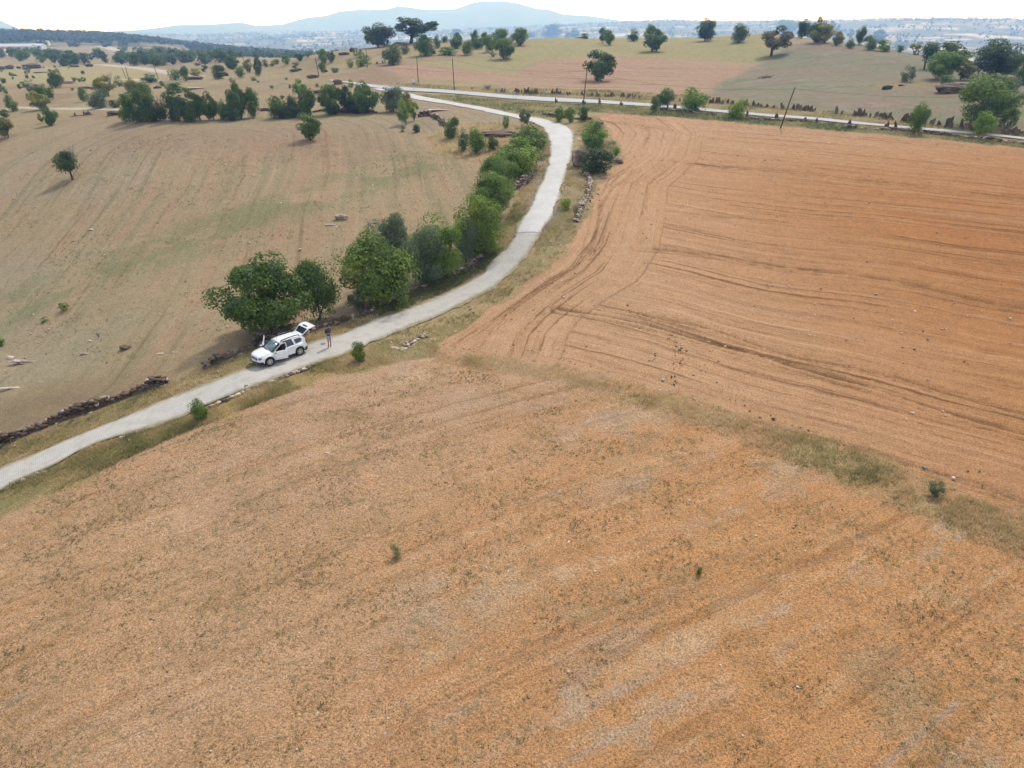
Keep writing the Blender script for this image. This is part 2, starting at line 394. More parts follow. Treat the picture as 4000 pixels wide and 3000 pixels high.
def build_ground():
    cols = np.radians(np.concatenate([np.linspace(-180, -70, 23)[:-1], np.linspace(-70, -52, 30)[:-1], np.linspace(-52, -34, 170)[:-1], np.linspace(-34, 34, 620),
                                      np.linspace(34, 52, 170)[1:], np.linspace(52, 70, 30)[1:], np.linspace(70, 180, 23)[1:]]))
    b = [math.log(3.0)]
    while b[-1] < math.log(12600.0):
        r = math.exp(b[-1])
        b.append(b[-1] + (0.05 if r < 14 else .0042 if r < 70 else .0052 if r < 420 else .011))
    rr = np.exp(np.array(b))
    A, R = np.meshgrid(cols, rr)
    X = (R * np.sin(A)).ravel(); Y = (R * np.cos(A)).ravel(); R = R.ravel(); A = A.ravel()
    Z = height(X, Y)
    P = np.stack([X, Y], 1)
    n = len(P)
    alb = np.zeros((n, 3)); fx = np.zeros((n, 3))
    f_big = fbm(X / 22, Y / 22, 4, 1); f_med = fbm(X / 5, Y / 5, 4, 2); f_sm = fbm(X / 1.2, Y / 1.2, 3, 4)
    warpx = X + 0.7 * vnoise(X / 1.7, Y / 1.7, 31) + .35 * vnoise(X / .6, Y / .6, 32); warpy = Y + 0.7 * vnoise(X / 1.7, Y / 1.7, 41) + .35 * vnoise(X / .6, Y / .6, 42)
    PW = np.stack([warpx, warpy], 1)
    near = R < 700

    def c(*v): return np.array(v)
    def lay(m, col):
        m = np.clip(m, 0, 1)[:, None]
        alb[:] = alb * (1 - m) + np.asarray(col) * m
    def setfx(m, v):
        m = np.clip(m, 0, 1)[:, None]
        fx[:] = fx * (1 - m) + np.asarray(v) * m
    def mask(poly_px, soft=0.5, warp=True):
        poly = W2(poly_px) if not isinstance(poly_px, np.ndarray) else poly_px
        out = np.zeros(n)
        lo = poly.min(0) - 3 * soft; hi = poly.max(0) + 3 * soft
        idx = np.nonzero((X > lo[0]) & (X < hi[0]) & (Y > lo[1]) & (Y < hi[1]) & (R < 2000))[0]
        Q = PW[idx] if warp else P[idx]
        d, _ = seg_dist(Q, np.concatenate([poly, poly[:1]]))
        ins = inside(Q, poly)
        out[idx] = np.clip(.5 + np.where(ins, d, -d) / (2 * soft), 0, 1)
        return out

    def S(x, a, b): 
        t = np.clip((x - a) / (b - a), 0, 1); return t * t * (3 - 2 * t)

    # dry country everywhere
    lay(np.ones(n), c(.30, .225, .13)); setfx(np.ones(n), (.25, .3, .6))
    lay(S(f_big, .0, .45) * .8, c(.31, .27, .125)); lay(S(-f_big, .1, .5) * .7, c(.25, .165, .105)); lay(S(f_med, .15, .5) * .55, c(.2, .19, .1))
    # stubble in the foreground: rows run along ROWLINE
    w = W2(ROWLINE); d = (w[1] - w[0]); d /= np.linalg.norm(d)
    al = X * d[0] + Y * d[1]; ac = -X * d[1] + Y * d[0]
    bend = ac + 1.6 * vnoise(al / 16, ac / 30, 51)
    rows = fbm(bend / 1.5, al / 26, 3, 52); rows2 = fbm(bend / .55, al / 7, 3, 53)
    fg = (R < 75).astype(float)
    lay(fg, c(.35, .225, .132)); setfx(fg, (.62, .8, 1.0))
    east = S(X + .3 * (40 - Y), -14, 16)
    lay(fg * east * .8, c(.36, .195, .09)); lay(fg * S(40 - Y, 0, 20) * .3, c(.35, .20, .095))
    lay(fg * S(rows + .35 * f_med + .7 * f_sm, .3, .65) * .4 * (.25 + .75 * east), c(.30, .25, .20)); lay(fg * S(rows2 + rows * .3 + .3 * f_sm, .25, .6) * .4, c(.4, .285, .18))
    lay(fg * S(f_med + .7 * f_sm - .3 * rows, .25, .6) * .45, c(.255, .2, .13)); lay(fg * S(-rows2 + f_sm * .6, .25, .55) * .45, c(.31, .16, .07))
    rows3 = fbm(bend / 2.4, al / 45, 2, 54); rows4 = fbm(bend / 1.3 + 9, al / 30, 2, 55)
    lay(fg * S(.10 - np.abs(rows3), 0, .07) * S(f_med + .5 * f_sm, -.12, .3) * (.35 + .65 * east) * .45, c(.285, .25, .222)); lay(fg * S(.05 - np.abs(rows4), 0, .04) * .35, c(.27, .19, .115)); lay(fg * S(rows4, .2, .4) * .2, c(.42, .29, .18))
    lay(fg * (1 - east) * S(f_big, .0, .4) * .4, c(.33, .22, .15))
    # left field
    m = mask(LEFTFIELD, .8)
    lay(m, c(.315, .242, .142)); setfx(m, (.3, .45, .9))
    ll = W2(LEFTLINES); dl, sl = seg_dist(P, ll)
    side = np.where((X - ll[2][0]) > 0, 1, -1)
    st = fbm(side * dl / 1.7, sl / 60, 3, 61)
    lay(m * S(st, .08, .4) * .6, c(.34, .225, .14)); lay(m * S(-st, .08, .4) * .55, c(.235, .195, .11))
    lay(m * S(f_big + .3 * f_med, .0, .5) * .6, c(.29, .245, .165)); lay(m * S(-f_big + .3 * st, .1, .5) * .4, c(.34, .22, .13))
    gb, _ = seg_dist(P, W2(GREENBAND))
    lay(m * S(9 - gb + 6 * f_med + 2.5 * st + 2 * f_sm, 0, 9) * .6 * S(f_med + f_sm * .6 + .35, 0, .5), c(.14, .165, .065))
    low = mask([(-300, 2050), (0, 1790), (400, 1590), (600, 1510), (560, 1460), (300, 1490), (0, 1560), (-300, 1600)], 3)
    lay(low * (.55 + .3 * f_med), c(.235, .165, .11)); low0 = low.copy()
    low = mask([(400, 520), (1400, 490), (1650, 560), (1400, 640), (700, 600), (380, 640)], 5)
    lay(low * .5, c(.27, .18, .115))
    low = mask([(1660, 540), (1800, 480), (1960, 480), (2080, 500), (2060, 560), (1980, 600), (1880, 640), (1700, 600)], 3)
    lay(low * (.5 + f_med), c(.4, .29, .14))
    # side valley meadow, tracks, pale strips
    m = mask([(-100, 300), (130, 262), (400, 255), (560, 258), (700, 280), (560, 318), (300, 335), (120, 320), (-100, 345)], 5)
    lay(m * .75, c(.33, .285, .13))
    for line, wd in (([(-100, 450), (60, 420), (220, 425), (360, 425), (480, 428)], 1.6), ([(390, 252), (560, 268), (680, 285), (760, 300)], 4.5), ([(400, 181), (440, 190), (470, 200)], 9), ([(500, 310), (560, 312), (600, 318)], 3.5)):
        g, _ = seg_dist(P, W2(line)); lay(S(wd - g, -wd * .3, wd * .4), c(.46, .40, .33))
    # right ploughed field
    m = mask(FIELD, .45)
    ev = [np.polyfit(*W2(q).T, 1) for q in FUR]
    ys = np.stack([np.clip(np.polyval(e, np.clip(X, -5, 90)), -50, 400) for e in ev], 1)
    ph = np.zeros(n); 
    for i in range(4):
        t = np.clip((Y - ys[:, i]) / np.maximum(ys[:, i + 1] - ys[:, i], .5), 0, 1); ph += t * np.mean(ys[:, i + 1] - ys[:, i])
    dirx = np.cos(math.atan(ev[1][0])); along = X / max(dirx, .2)
    hd, hs = seg_dist(P, W2(HEAD)); head = S(9.5 - hd, -1.0, 2.0) * S(160 - Y, 0, 10)
    fur = fbm(ph / .7, along / 25, 3, 71) * (1 - head) + head * fbm(hd / .6, hs / 18, 3, 72)
    furb = fbm(ph / 3.0 + .15 * f_med, along / 60, 2, 73)
    lay(m, c(.375, .232, .14)); setfx(m, (.0, .06, .8))
    deep = S(X, 8, 50) * S(120 - Y, -20, 40)
    lay(m * deep * .9, c(.335, .158, .065)); lay(m * S(Y, 85, 140) * .45, c(.355, .215, .135))
    lay(m * S(-fur, .15, .5) * .35, c(.3, .17, .09)); lay(m * S(fur, .15, .5) * .3, c(.43, .285, .19)); lay(m * S(furb, .15, .5) * .3, c(.34, .195, .105))
    Zd = m * (fur * .12 + furb * .05)
    for k, (line, wd, dk) in enumerate((([(2190, 1207), (2560, 1275), (2960, 1385), (3500, 1545), (4060, 1715)], .34, .8), ([(2520, 1230), (2800, 1288), (3100, 1390), (3500, 1475), (4060, 1640)], .24, .6), ([(2500, 968), (2900, 1010), (3400, 1085), (4060, 1212)], .36, .7),
                           ([(2560, 622), (3000, 660), (3500, 715), (4060, 785)], .42, .65), ([(1760, 1352), (1900, 1262), (2060, 1150), (2150, 1085)], .22, .6), ([(2400, 1520), (2800, 1600), (3300, 1740), (4060, 1985)], .2, .45),
                           ([(2400, 480), (2500, 492), (2620, 510)], .5, .5), ([(2300, 1000), (2330, 900), (2345, 800), (2390, 740), (2480, 660)], .35, .4), ([(2600, 825), (2900, 850), (3100, 870)], .4, .35))):
        g, gs = seg_dist(P, W2(line)); br = .85 + .3 * vnoise(gs / 3.0, gs * 0, 80 + k) + .2 * vnoise(gs / .5, gs * 0, 90 + k)
        q = np.maximum(S(wd * br - g, 0, wd * .5), .7 * S(wd * .5 * br - np.abs(g - wd * 2.6), 0, wd * .4)) * m
        lay(q * min(1, dk * 1.25), c(.2, .11, .05)); Zd += -q * .12 + m * S(wd - abs(g - wd * 2), 0, wd) * .06
    # cultivated strip on the hill, yellow crest, grey-green right flank
    fur3 = np.zeros((n, 3))
    def setfur(msk, p, a, k):
        q = msk > .5; fur3[q, 0] = p[q]; fur3[q, 1] = a[q]; fur3[q, 2] = k * (msk[q] if isinstance(k, float) else 1)
    setfur(fg, bend * .8, al, .5); setfur(mask(LEFTFIELD, .8), side * dl * .7, sl, .5); setfur(m, np.where(head > .5, hd + 40, ph), np.where(head > .5, hs, along), 1.0)
    m2 = mask(HILL_YELLOW, 2.5); lay(m2, c(.325, .28, .135)); lay(m2 * S(f_med + f_big, .0, .6) * .5, c(.265, .26, .115)); lay(m2 * S(-f_big, .1, .5) * .4, c(.35, .275, .15)); setfx(m2, (.2, .5, .9)); lay(m2 * S(f_med + .6 * f_sm, .15, .5) * .4, c(.38, .33, .17))
    m2 = mask(HILL_RIGHT, 2.0); lay(m2, c(.27, .225, .125)); setfx(m2, (.35, .6, 1.0))
    hb = fbm(X / 18, Y / 5, 3, 91)
    lay(m2 * S(hb + .4 * f_med, .0, .4) * .85, c(.195, .21, .105)); lay(m2 * S(-hb + .4 * f_med, .05, .4) * .8, c(.31, .205, .135)); lay(m2 * S(f_med + .6 * f_sm, .15, .5) * .45, c(.34, .3, .19)); lay(m2 * S(Y, 150, 120) * .25, c(.2, .22, .1))
    m2 = mask([(3380, 345), (3450, 322), (3560, 318), (3670, 325), (3660, 340), (3500, 352)], 1.5); lay(m2 * .7, c(.33, .235, .1))
    m2 = mask([(3150, 185), (3300, 195), (3420, 205), (3300, 200)], 2.5); lay(m2 * .8, c(.33, .18, .1))
    m2 = mask(HILL_PLOUGH, 1.0)
    pl = W2([(1460, 285), (2000, 315), (2700, 335)]); dp, sp_ = seg_dist(P, pl)
    pf = fbm(np.where(Y > np.interp(X, pl[:, 0], pl[:, 1]), dp, -dp) / 1.6, sp_ / 50, 3, 92)
    lay(m2, c(.36, .235, .155)); lay(m2 * S(-pf, .1, .4) * .5, c(.27, .165, .1)); lay(m2 * S(pf, .15, .5) * .4, c(.37, .25, .16)); setfx(m2, (.0, .1, .5)); Zd += m2 * pf * .15; setfur(m2, dp * .5, sp_, .8)
    lay(m2 * S(f_big, .1, .5) * .3, c(.34, .27, .15))
    # grassy margins
    m2 = mask(UPSIDE, .8); lay(m2 * .85, c(.27, .225, .12)); lay(m2 * S(f_med + f_sm, .0, .6) * .6, c(.17, .165, .075)); setfx(m2, (.5, .6, .8))
    m2 = mask(JUNCTION, .8); lay(m2, c(.225, .21, .095)); lay(m2 * S(f_med, .1, .5) * .5, c(.3, .25, .13)); setfx(m2, (.5, .5, .8))
    m2 = mask(ROADSIDE, .6); lay(m2, c(.16, .165, .07)); lay(m2 * S(f_med, .1, .5) * .5, c(.26, .22, .11)); setfx(m2, (.6, .5, .8))
    m2 = mask(STRIP, .7); gs_ = S(X, 0, 22)
    lay(m2 * .92, c(.30, .185, .105)); lay(m2 * gs_ * (.15 + .7 * f_med), c(.24, .185, .09)); lay(m2 * S(f_sm + f_med, .1, .6) * .5, c(.26, .22, .115)); setfx(m2, (.7, .9, 1))
    m2 = mask(VERGE_LO, .6); lay(m2, c(.265, .205, .095)); lay(m2 * S(f_med + .5 * f_sm, -.05, .5) * .75, c(.165, .155, .065)); lay(m2 * S(-f_med, .1, .5) * .5, c(.33, .225, .09)); setfx(m2, (.7, .9, 1))
    m2 = mask(VERGE_RT, .4); lay(m2, c(.29, .225, .12)); lay(m2 * S(f_med + .5 * f_sm, .0, .5) * .6, c(.17, .17, .07)); setfx(m2, (.6, .8, 1))
    m2 = mask(VERGE_UP, .5); lay(m2, c(.25, .19, .095)); lay(m2 * S(f_med + .5 * f_sm, -.05, .5) * .65, c(.16, .15, .065)); setfx(m2, (.6, .8, 1))
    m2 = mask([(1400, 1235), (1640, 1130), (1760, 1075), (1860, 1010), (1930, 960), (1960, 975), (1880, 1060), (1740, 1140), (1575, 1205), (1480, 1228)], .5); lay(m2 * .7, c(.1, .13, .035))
    # bare grey dirt shoulder beside the concrete lane
    g, _ = seg_dist(P, W2([(2010, 870), (2075, 760), (2110, 690), (2130, 640), (2138, 590)])); lay(S(1.2 - g + .6 * f_sm, 0, .7) * .8, c(.25, .19, .15))
    g, _ = seg_dist(P, W2([(2125, 890), (2180, 820)])); lay(S(.7 - g, 0, .5) * .8, c(.2, .19, .2))
    g, _ = seg_dist(P, W2([(2215, 490), (2250, 530), (2240, 580)])); lay(S(1.6 - g + f_sm, 0, 1) * .8, c(.45, .43, .4))
    m2 = mask([(1530, 1455), (1640, 1450), (1700, 1465), (1640, 1490), (1540, 1485)], .7); lay(m2 * (.5 + .6 * f_sm), c(.5, .38, .27))
    g, _ = seg_dist(P, W2([(2090, 460), (2150, 438), (2230, 412)])); lay(S(1.4 - g, 0, 1) * .7, c(.36, .29, .19))
    # far country: a patchwork of pale fields and scrub
    far = S(R, 1200, 1900)
    ux = X * .94 + Y * .34 + 120 * vnoise(X / 700, Y / 700, 101); uy = -X * .34 + Y * .94 + 120 * vnoise(X / 700, Y / 700, 102)
    def cell(sx, sy, seed):
        row = np.floor(uy / sy); col_ = np.floor(ux / sx + .37 * row)
        k = np.sin(row * 127.1 + col_ * 311.7 + seed) * 43758.5453; return k - np.floor(k)
    c1 = cell(430, 230, 1.0); c2 = cell(150, 600, 5.0)
    lay(far, c(.27, .22, .15)); lay(far * (c1 > .5), c(.39, .33, .235)); lay(far * (c1 > .8), c(.44, .38, .29)); lay(far * (c1 < .2), c(.17, .14, .09)); lay(far * (c2 > .86), c(.46, .4, .3))
    scrub = S(fbm(X / 160, Y / 160, 4, 111) + .5 * fbm(X / 40, Y / 40, 3, 112) + .3 * S(R, 2400, 3400), -.02, .22)
    lay(far * scrub * .85, c(.075, .09, .045))
    lay(S(R, 6800, 8200), c(.09, .11, .06)); lay(S(R, 7400, 8200) * S(fbm(X / 300, Y / 300, 4, 121), .15, .4) * .5, c(.25, .22, .15))
    hillw = S(R, 900, 1100) * S(1750 - R, 0, 100) * (A < -.28)
    lay(hillw * S(fbm(X / 60, Y / 60, 4, 131) + S(R, 1150, 1400) * .55, .0, .35) * .9, c(.07, .09, .04))
    setfx(S(R, 400, 900), (.0, .0, .3))
    for rp in (ROAD_UP + ROAD_LO[::-1], CONC_UP + CONC_LO[::-1], MAIN_UP + MAIN_LO[::-1], VERGE_LO, VERGE_UP, STRIP):
        fur3[:, 2] *= 1 - mask(rp, .3)
    # tone per field: soil colour plus near-to-far lens and tone-curve falloff put into albedo
    kk = np.full((n, 3), .78)
    def scale_by(msk, v):
        q = np.clip(msk, 0, 1)[:, None]; kk[:] = kk * (1 - q) + np.asarray(v) * q
    scale_by(fg, c(1.03, .955, .84)); scale_by(fg * (1 - east) * .8, c(.98, .97, .95)); scale_by(mask(LEFTFIELD, .8) * (R < 110), c(.80, .81, .80)); scale_by(low0, c(.70, .70, .66)); scale_by(np.maximum(mask(VERGE_LO, .6), mask(VERGE_UP, .6)), c(.88, .86, .78)); scale_by(S(R, 1200, 1900), c(1., 1., 1.)); scale_by(m, c(.96, .945, .87)); scale_by(m * deep, c(.85, .77, .58)); scale_by(mask(HILL_YELLOW, 2.5), c(.70, .71, .68)); scale_by(mask(HILL_RIGHT, 2.0), c(.6, .63, .72))
    alb *= kk
    # grain of the mesh-scale noise
    alb *= (1 + .10 * f_sm + .05 * rng.standard_normal(n) * (R < 400))[:, None]
    Z = Z + np.where(R < 500, Zd, 0) + fg * (f_sm * .05 + rows * .05) + np.where((R > 40) & (R < 400), f_med * .12, 0)
    for rp in (ROAD_UP + ROAD_LO[::-1], CONC_UP + CONC_LO[::-1], MAIN_UP + MAIN_LO[::-1]):
        q = mask(rp, .35, False); Z = Z * (1 - q) + (height(X, Y) - .06) * q if rp is not None else Z
    nr, nc = len(rr), len(cols)
    idx = np.arange(nr * nc).reshape(nr, nc)
    F = np.stack([idx[:-1, :-1], idx[:-1, 1:], idx[1:, 1:], idx[1:, :-1]], -1).reshape(-1, 4)[:, ::-1]
    V = np.stack([X, Y, Z], 1)
    # close the hole under the viewer
    V = np.concatenate([V, [[0, 0, 0]]]); ci = len(V) - 1
    o = mesh_np("ground", V, F, None, smooth=True)
    me = o.data
    a = me.attributes.new('albedo', 'FLOAT_COLOR', 'POINT')
    a.data.foreach_set('color', np.concatenate([np.concatenate([np.clip(alb, .01, .9), np.ones((n, 1))], 1), [[.3, .2, .1, 1]]]).astype(np.float32).ravel())
    a = me.attributes.new('fx', 'FLOAT_COLOR', 'POINT')
    a.data.foreach_set('color', np.concatenate([np.concatenate([fx, np.ones((n, 1))], 1), [[.5, .5, .5, 1]]]).astype(np.float32).ravel())
    a = me.attributes.new('fur', 'FLOAT_VECTOR', 'POINT'); a.data.foreach_set('vector', np.concatenate([fur3, [[0, 0, 0]]]).astype(np.float32).ravel())
    # ---- material
    m, nt, b = newmat("soil_and_grass", .95, .1)
    at = N(nt, 'ShaderNodeAttribute', attribute_name='albedo'); af = N(nt, 'ShaderNodeAttribute', attribute_name='fx')
    sx = N(nt, 'ShaderNodeSeparateColor'); L(nt, af.outputs['Color'], sx.inputs['Color'])
    geo = N(nt, 'ShaderNodeNewGeometry'); pos = geo.outputs['Position']
    g1 = noise(nt, pos, 10.0, 5, .72); g2 = noise(nt, pos, 1.6, 4, .65); g3 = noise(nt, pos, 22.0, 3, .7)
    base = at.outputs['Color']
    gr = math_node(nt, 'ADD', math_node(nt, 'MULTIPLY', ramp(nt, g1, .25, .75, -.5, .5), 1.05), math_node(nt, 'MULTIPLY', ramp(nt, g3, .3, .7, -.5, .5), .7))
    gr = math_node(nt, 'MULTIPLY', gr, sx.outputs['Blue'])
    val = math_node(nt, 'ADD', 1.0, gr)
    hs = N(nt, 'ShaderNodeHueSaturation'); L(nt, base, hs.inputs['Color']); L(nt, val, hs.inputs['Value'])
    base = hs.outputs['Color']
    # furrows and tool marks
    au = N(nt, 'ShaderNodeAttribute', attribute_name='fur'); sf = N(nt, 'ShaderNodeSeparateXYZ'); L(nt, au.outputs['Vector'], sf.inputs['Vector'])
    def fvec(a, c):
        q = N(nt, 'ShaderNodeCombineXYZ'); L(nt, math_node(nt, 'MULTIPLY', sf.outputs['X'], a), q.inputs['X']); L(nt, math_node(nt, 'MULTIPLY', sf.outputs['Y'], c), q.inputs['Y']); return q.outputs['Vector']
    f1 = noise(nt, fvec(1.5, .022), 1.0, 3, .6); f2 = noise(nt, fvec(.4, .02), 1.0, 2, .5); f4 = noise(nt, fvec(4.5, .4), 1.0, 3, .7)
    fl = math_node(nt, 'ADD', math_node(nt, 'MULTIPLY', f1, .72), math_node(nt, 'MULTIPLY', f4, .28))
    base = mixc(nt, math_node(nt, 'MULTIPLY', math_node(nt, 'MULTIPLY', ramp(nt, fl, .48, .38), ramp(nt, f2, .34, .58)), math_node(nt, 'MULTIPLY', sf.outputs['Z'], .95)), base, mixc(nt, 1.0, base, (.5, .44, .37), 'MULTIPLY'))
    base = mixc(nt, math_node(nt, 'MULTIPLY', ramp(nt, fl, .55, .66), math_node(nt, 'MULTIPLY', sf.outputs['Z'], .35)), base, (.47, .335, .24))
    # straw litter: thin pale and dark fibres
    mp = N(nt, 'ShaderNodeMapping'); L(nt, pos, mp.inputs['Vector']); mp.inputs['Scale'].default_value = (5, 22, 5); mp.inputs['Rotation'].default_value = (0, 0, .5)
    fb = noise(nt, mp.outputs['Vector'], 1.0, 4, .7)
    mp2 = N(nt, 'ShaderNodeMapping'); L(nt, pos, mp2.inputs['Vector']); mp2.inputs['Scale'].default_value = (20, 6, 5); mp2.inputs['Rotation'].default_value = (0, 0, .9)
    fb2 = noise(nt, mp2.outputs['Vector'], 1.0, 4, .7)
    fs = math_node(nt, 'MULTIPLY', ramp(nt, fb, .56, .68), sx.outputs['Green'])
    base = mixc(nt, math_node(nt, 'MULTIPLY', fs, .6), base, (.46, .36, .255))
    fs2 = math_node(nt, 'MULTIPLY', ramp(nt, fb2, .58, .7), sx.outputs['Green'])
    base = mixc(nt, math_node(nt, 'MULTIPLY', fs2, .6), base, (.17, .12, .075))
    # low weeds
    t1 = noise(nt, pos, 2.6, 4, .7)
    tsel = noise(nt, pos, .35, 3, .6)
    tw = math_node(nt, 'MULTIPLY', ramp(nt, math_node(nt, 'ADD', t1, math_node(nt, 'MULTIPLY', math_node(nt, 'SUBTRACT', tsel, .5), .5)), .6, .67), sx.outputs['Red'])
    tcol = mixc(nt, ramp(nt, g2, .35, .65), (.10, .115, .05), (.19, .17, .1))
    base = mixc(nt, math_node(nt, 'MULTIPLY', tw, .75), base, tcol)
    # small pale stones
    vo = N(nt, 'ShaderNodeTexVoronoi', feature='F1'); L(nt, pos, vo.inputs['Vector']); vo.inputs['Scale'].default_value = 1.1
    sc = N(nt, 'ShaderNodeSeparateColor'); L(nt, vo.outputs['Color'], sc.inputs['Color'])
    stn = math_node(nt, 'MULTIPLY', math_node(nt, 'LESS_THAN', vo.outputs['Distance'], .055), math_node(nt, 'GREATER_THAN', sc.outputs['Red'], .86))
    stn = math_node(nt, 'MULTIPLY', stn, math_node(nt, 'MULTIPLY', math_node(nt, 'GREATER_THAN', sx.outputs['Blue'], .7), .8))
    base = mixc(nt, stn, base, (.52, .45, .38))
    L(nt, base, b.inputs['Base Color'])
    bp = N(nt, 'ShaderNodeBump'); bp.inputs['Strength'].default_value = .8; bp.inputs['Distance'].default_value = .13
    L(nt, math_node(nt, 'ADD', g1, math_node(nt, 'ADD', math_node(nt, 'MULTIPLY', g2, .8), math_node(nt, 'ADD', math_node(nt, 'MULTIPLY', tw, .5), math_node(nt, 'MULTIPLY', math_node(nt, 'MULTIPLY', fl, 1.6), sf.outputs['Z'])))), bp.inputs['Height']); L(nt, bp.outputs['Normal'], b.inputs['Normal'])
    me.materials.append(m)
    tag(o, "dry stubble, ploughed soil and grass slopes running to the far mountains", kind='structure')
    return o
GROUND = build_ground()
# ---------------------------------------------------------------- roads
def resample(pts, n):
    d = np.concatenate([[0], np.cumsum(np.hypot(*np.diff(pts, axis=0).T))]); t = np.linspace(0, d[-1], n)
    return np.stack([np.interp(t, d, pts[:, 0]), np.interp(t, d, pts[:, 1])], 1), d[-1]

def road(name, up, lo, mat, lift, nseg=300, ncr=9, rag=.12, label=None):
    U = W2(up); Lo = W2(lo)
    U, l1 = resample(U, nseg); Lo, l2 = resample(Lo, nseg)
    for _ in range(14):
        U[1:-1] = (U[:-2] + U[1:-1] * 2 + U[2:]) / 4; Lo[1:-1] = (Lo[:-2] + Lo[1:-1] * 2 + Lo[2:]) / 4
    V = []; UV = []; ED = []
    for i in range(nseg):
        a, b = U[i], Lo[i]; w = np.linalg.norm(b - a); s = i / (nseg - 1) * (l1 + l2) / 2
        e0, e1 = (k0 + rag * float(fbm(np.array([s * .45]), np.array([1.0 + 8 * k0]), 4, 3 + k0)[0]) / max(w, .1) for k0 in (0, 1))
        for j in range(ncr):
            t = e0 + (e1 - e0) * j / (ncr - 1); p = a + (b - a) * t
            V.append((p[0], p[1], lift + .03 * math.sin(math.pi * j / (ncr - 1)))); UV.append((s, (t - .5) * w)); ED.append((t, w))
    idx = np.arange(nseg * ncr).reshape(nseg, ncr)
    F = np.stack([idx[:-1, :-1], idx[:-1, 1:], idx[1:, 1:], idx[1:, :-1]], -1).reshape(-1, 4)
    V = np.array(V); V[:, 2] += height(V[:, 0], V[:, 1]); v0, v1, v2 = V[F[0, 0]], V[F[0, 1]], V[F[0, 2]]
    if np.cross(v1 - v0, v2 - v0)[2] < 0: F = F[:, ::-1]
    o = mesh_np(name, V, F, mat, smooth=True)
    uv = o.data.uv_layers.new(name='UVMap'); UV = np.array(UV, dtype=np.float32)
    uv.data.foreach_set('uv', UV[F.ravel()].ravel())
    ue = o.data.uv_layers.new(name='EDGE'); ED = np.array(ED, dtype=np.float32); ue.data.foreach_set('uv', ED[F.ravel()].ravel())
    sd = o.modifiers.new('thick', 'SOLIDIFY'); sd.thickness = .05; sd.offset = -1
    return tag(o, label, kind='structure')

def edge_grass(nt, uv, c, amount, wide=.55):
    e = N(nt, 'ShaderNodeUVMap', uv_map='EDGE'); sp = N(nt, 'ShaderNodeSeparateXYZ'); L(nt, e.outputs['UV'], sp.inputs['Vector'])
    t = sp.outputs['X']; d = math_node(nt, 'MULTIPLY', math_node(nt, 'MINIMUM', t, math_node(nt, 'SUBTRACT', 1.0, t)), sp.outputs['Y'])
    d = math_node(nt, 'ADD', d, math_node(nt, 'MULTIPLY', math_node(nt, 'SUBTRACT', noise(nt, uv, 1.5, 5, .75), .5), 1.5))
    return mixc(nt, ramp(nt, d, wide, wide * .2, 0, amount), c, mixc(nt, ramp(nt, noise(nt, uv, 3.0, 3, .6), .4, .6), (.26, .21, .125), (.17, .16, .07)))

def paver_mat():
    m, nt, b = newmat("grey_pavers", .85, .25)
    tc = N(nt, 'ShaderNodeTexCoord'); uv = tc.outputs['UV']
    mp = N(nt, 'ShaderNodeMapping'); mp.inputs['Rotation'].default_value = (0, 0, math.radians(90)); L(nt, uv, mp.inputs['Vector'])
    br = N(nt, 'ShaderNodeTexBrick'); L(nt, mp.outputs['Vector'], br.inputs['Vector'])
    br.inputs['Scale'].default_value = 1.0; br.inputs['Brick Width'].default_value = .22; br.inputs['Row Height'].default_value = .13
    br.inputs['Mortar Size'].default_value = .016; br.inputs['Mortar Smooth'].default_value = .3
    br.inputs['Color1'].default_value = (.385, .374, .355, 1); br.inputs['Color2'].default_value = (.42, .408, .388, 1); br.inputs['Mortar'].default_value = (.345, .33, .30, 1)
    n1 = noise(nt, uv, .9, 5, .65); n2 = noise(nt, uv, 5.0, 4, .7)
    c = mixc(nt, math_node(nt, 'MULTIPLY', ramp(nt, n1, .42, .66), .75), br.outputs['Color'], (.32, .30, .27))
    c = mixc(nt, math_node(nt, 'MULTIPLY', ramp(nt, n2, .57, .68), .65), c, (.22, .20, .14))
    # grass creeping in from both edges
    c = edge_grass(nt, uv, c, .85, .75)
    L(nt, c, b.inputs['Base Color'])
    bp = N(nt, 'ShaderNodeBump'); bp.inputs['Strength'].default_value = .6; bp.inputs['Distance'].default_value = .02
    L(nt, br.outputs['Fac'], bp.inputs['Height']); bp.invert = True; L(nt, bp.outputs['Normal'], b.inputs['Normal'])
    return m

def concrete_mat(name, col, dark, sc=1.0):
    m, nt, b = newmat(name, .85, .25)
    tc = N(nt, 'ShaderNodeTexCoord'); uv = tc.outputs['UV']
    n1 = noise(nt, uv, .35 * sc, 5, .65); n2 = noise(nt, uv, 4.0 * sc, 4, .7)
    mp = N(nt, 'ShaderNodeMapping'); mp.inputs['Scale'].default_value = (.15, 1.6, 1); L(nt, uv, mp.inputs['Vector']); n3 = noise(nt, mp.outputs['Vector'], 1.0, 4, .7)
    c = mixc(nt, ramp(nt, n1, .35, .7), col, tuple(x * .86 for x in col))
    c = mixc(nt, math_node(nt, 'MULTIPLY', ramp(nt, n2, .58, .7), .5), c, dark)
    c = mixc(nt, math_node(nt, 'MULTIPLY', ramp(nt, n3, .6, .72), .6), c, dark)
    c = edge_grass(nt, uv, c, .85, .5)
    L(nt, c, b.inputs['Base Color'])
    return m

PAVED = road("paved_road", ROAD_UP, ROAD_LO, paver_mat(), .05, 340, 11, .55, "narrow village road of pale grey interlocking pavers")
LANE = road("concrete_road", CONC_UP, CONC_LO, concrete_mat("worn_concrete", (.45, .442, .432), (.3, .285, .27)), .05, 300, 9, .7, "worn white concrete lane curving up to the main road")
MAIN = road("main_road", MAIN_UP, MAIN_LO, concrete_mat("pale_asphalt", (.36, .37, .39), (.28, .28, .29), .5), .10, 320, 7, .1, "pale grey asphalt main road below the hill")

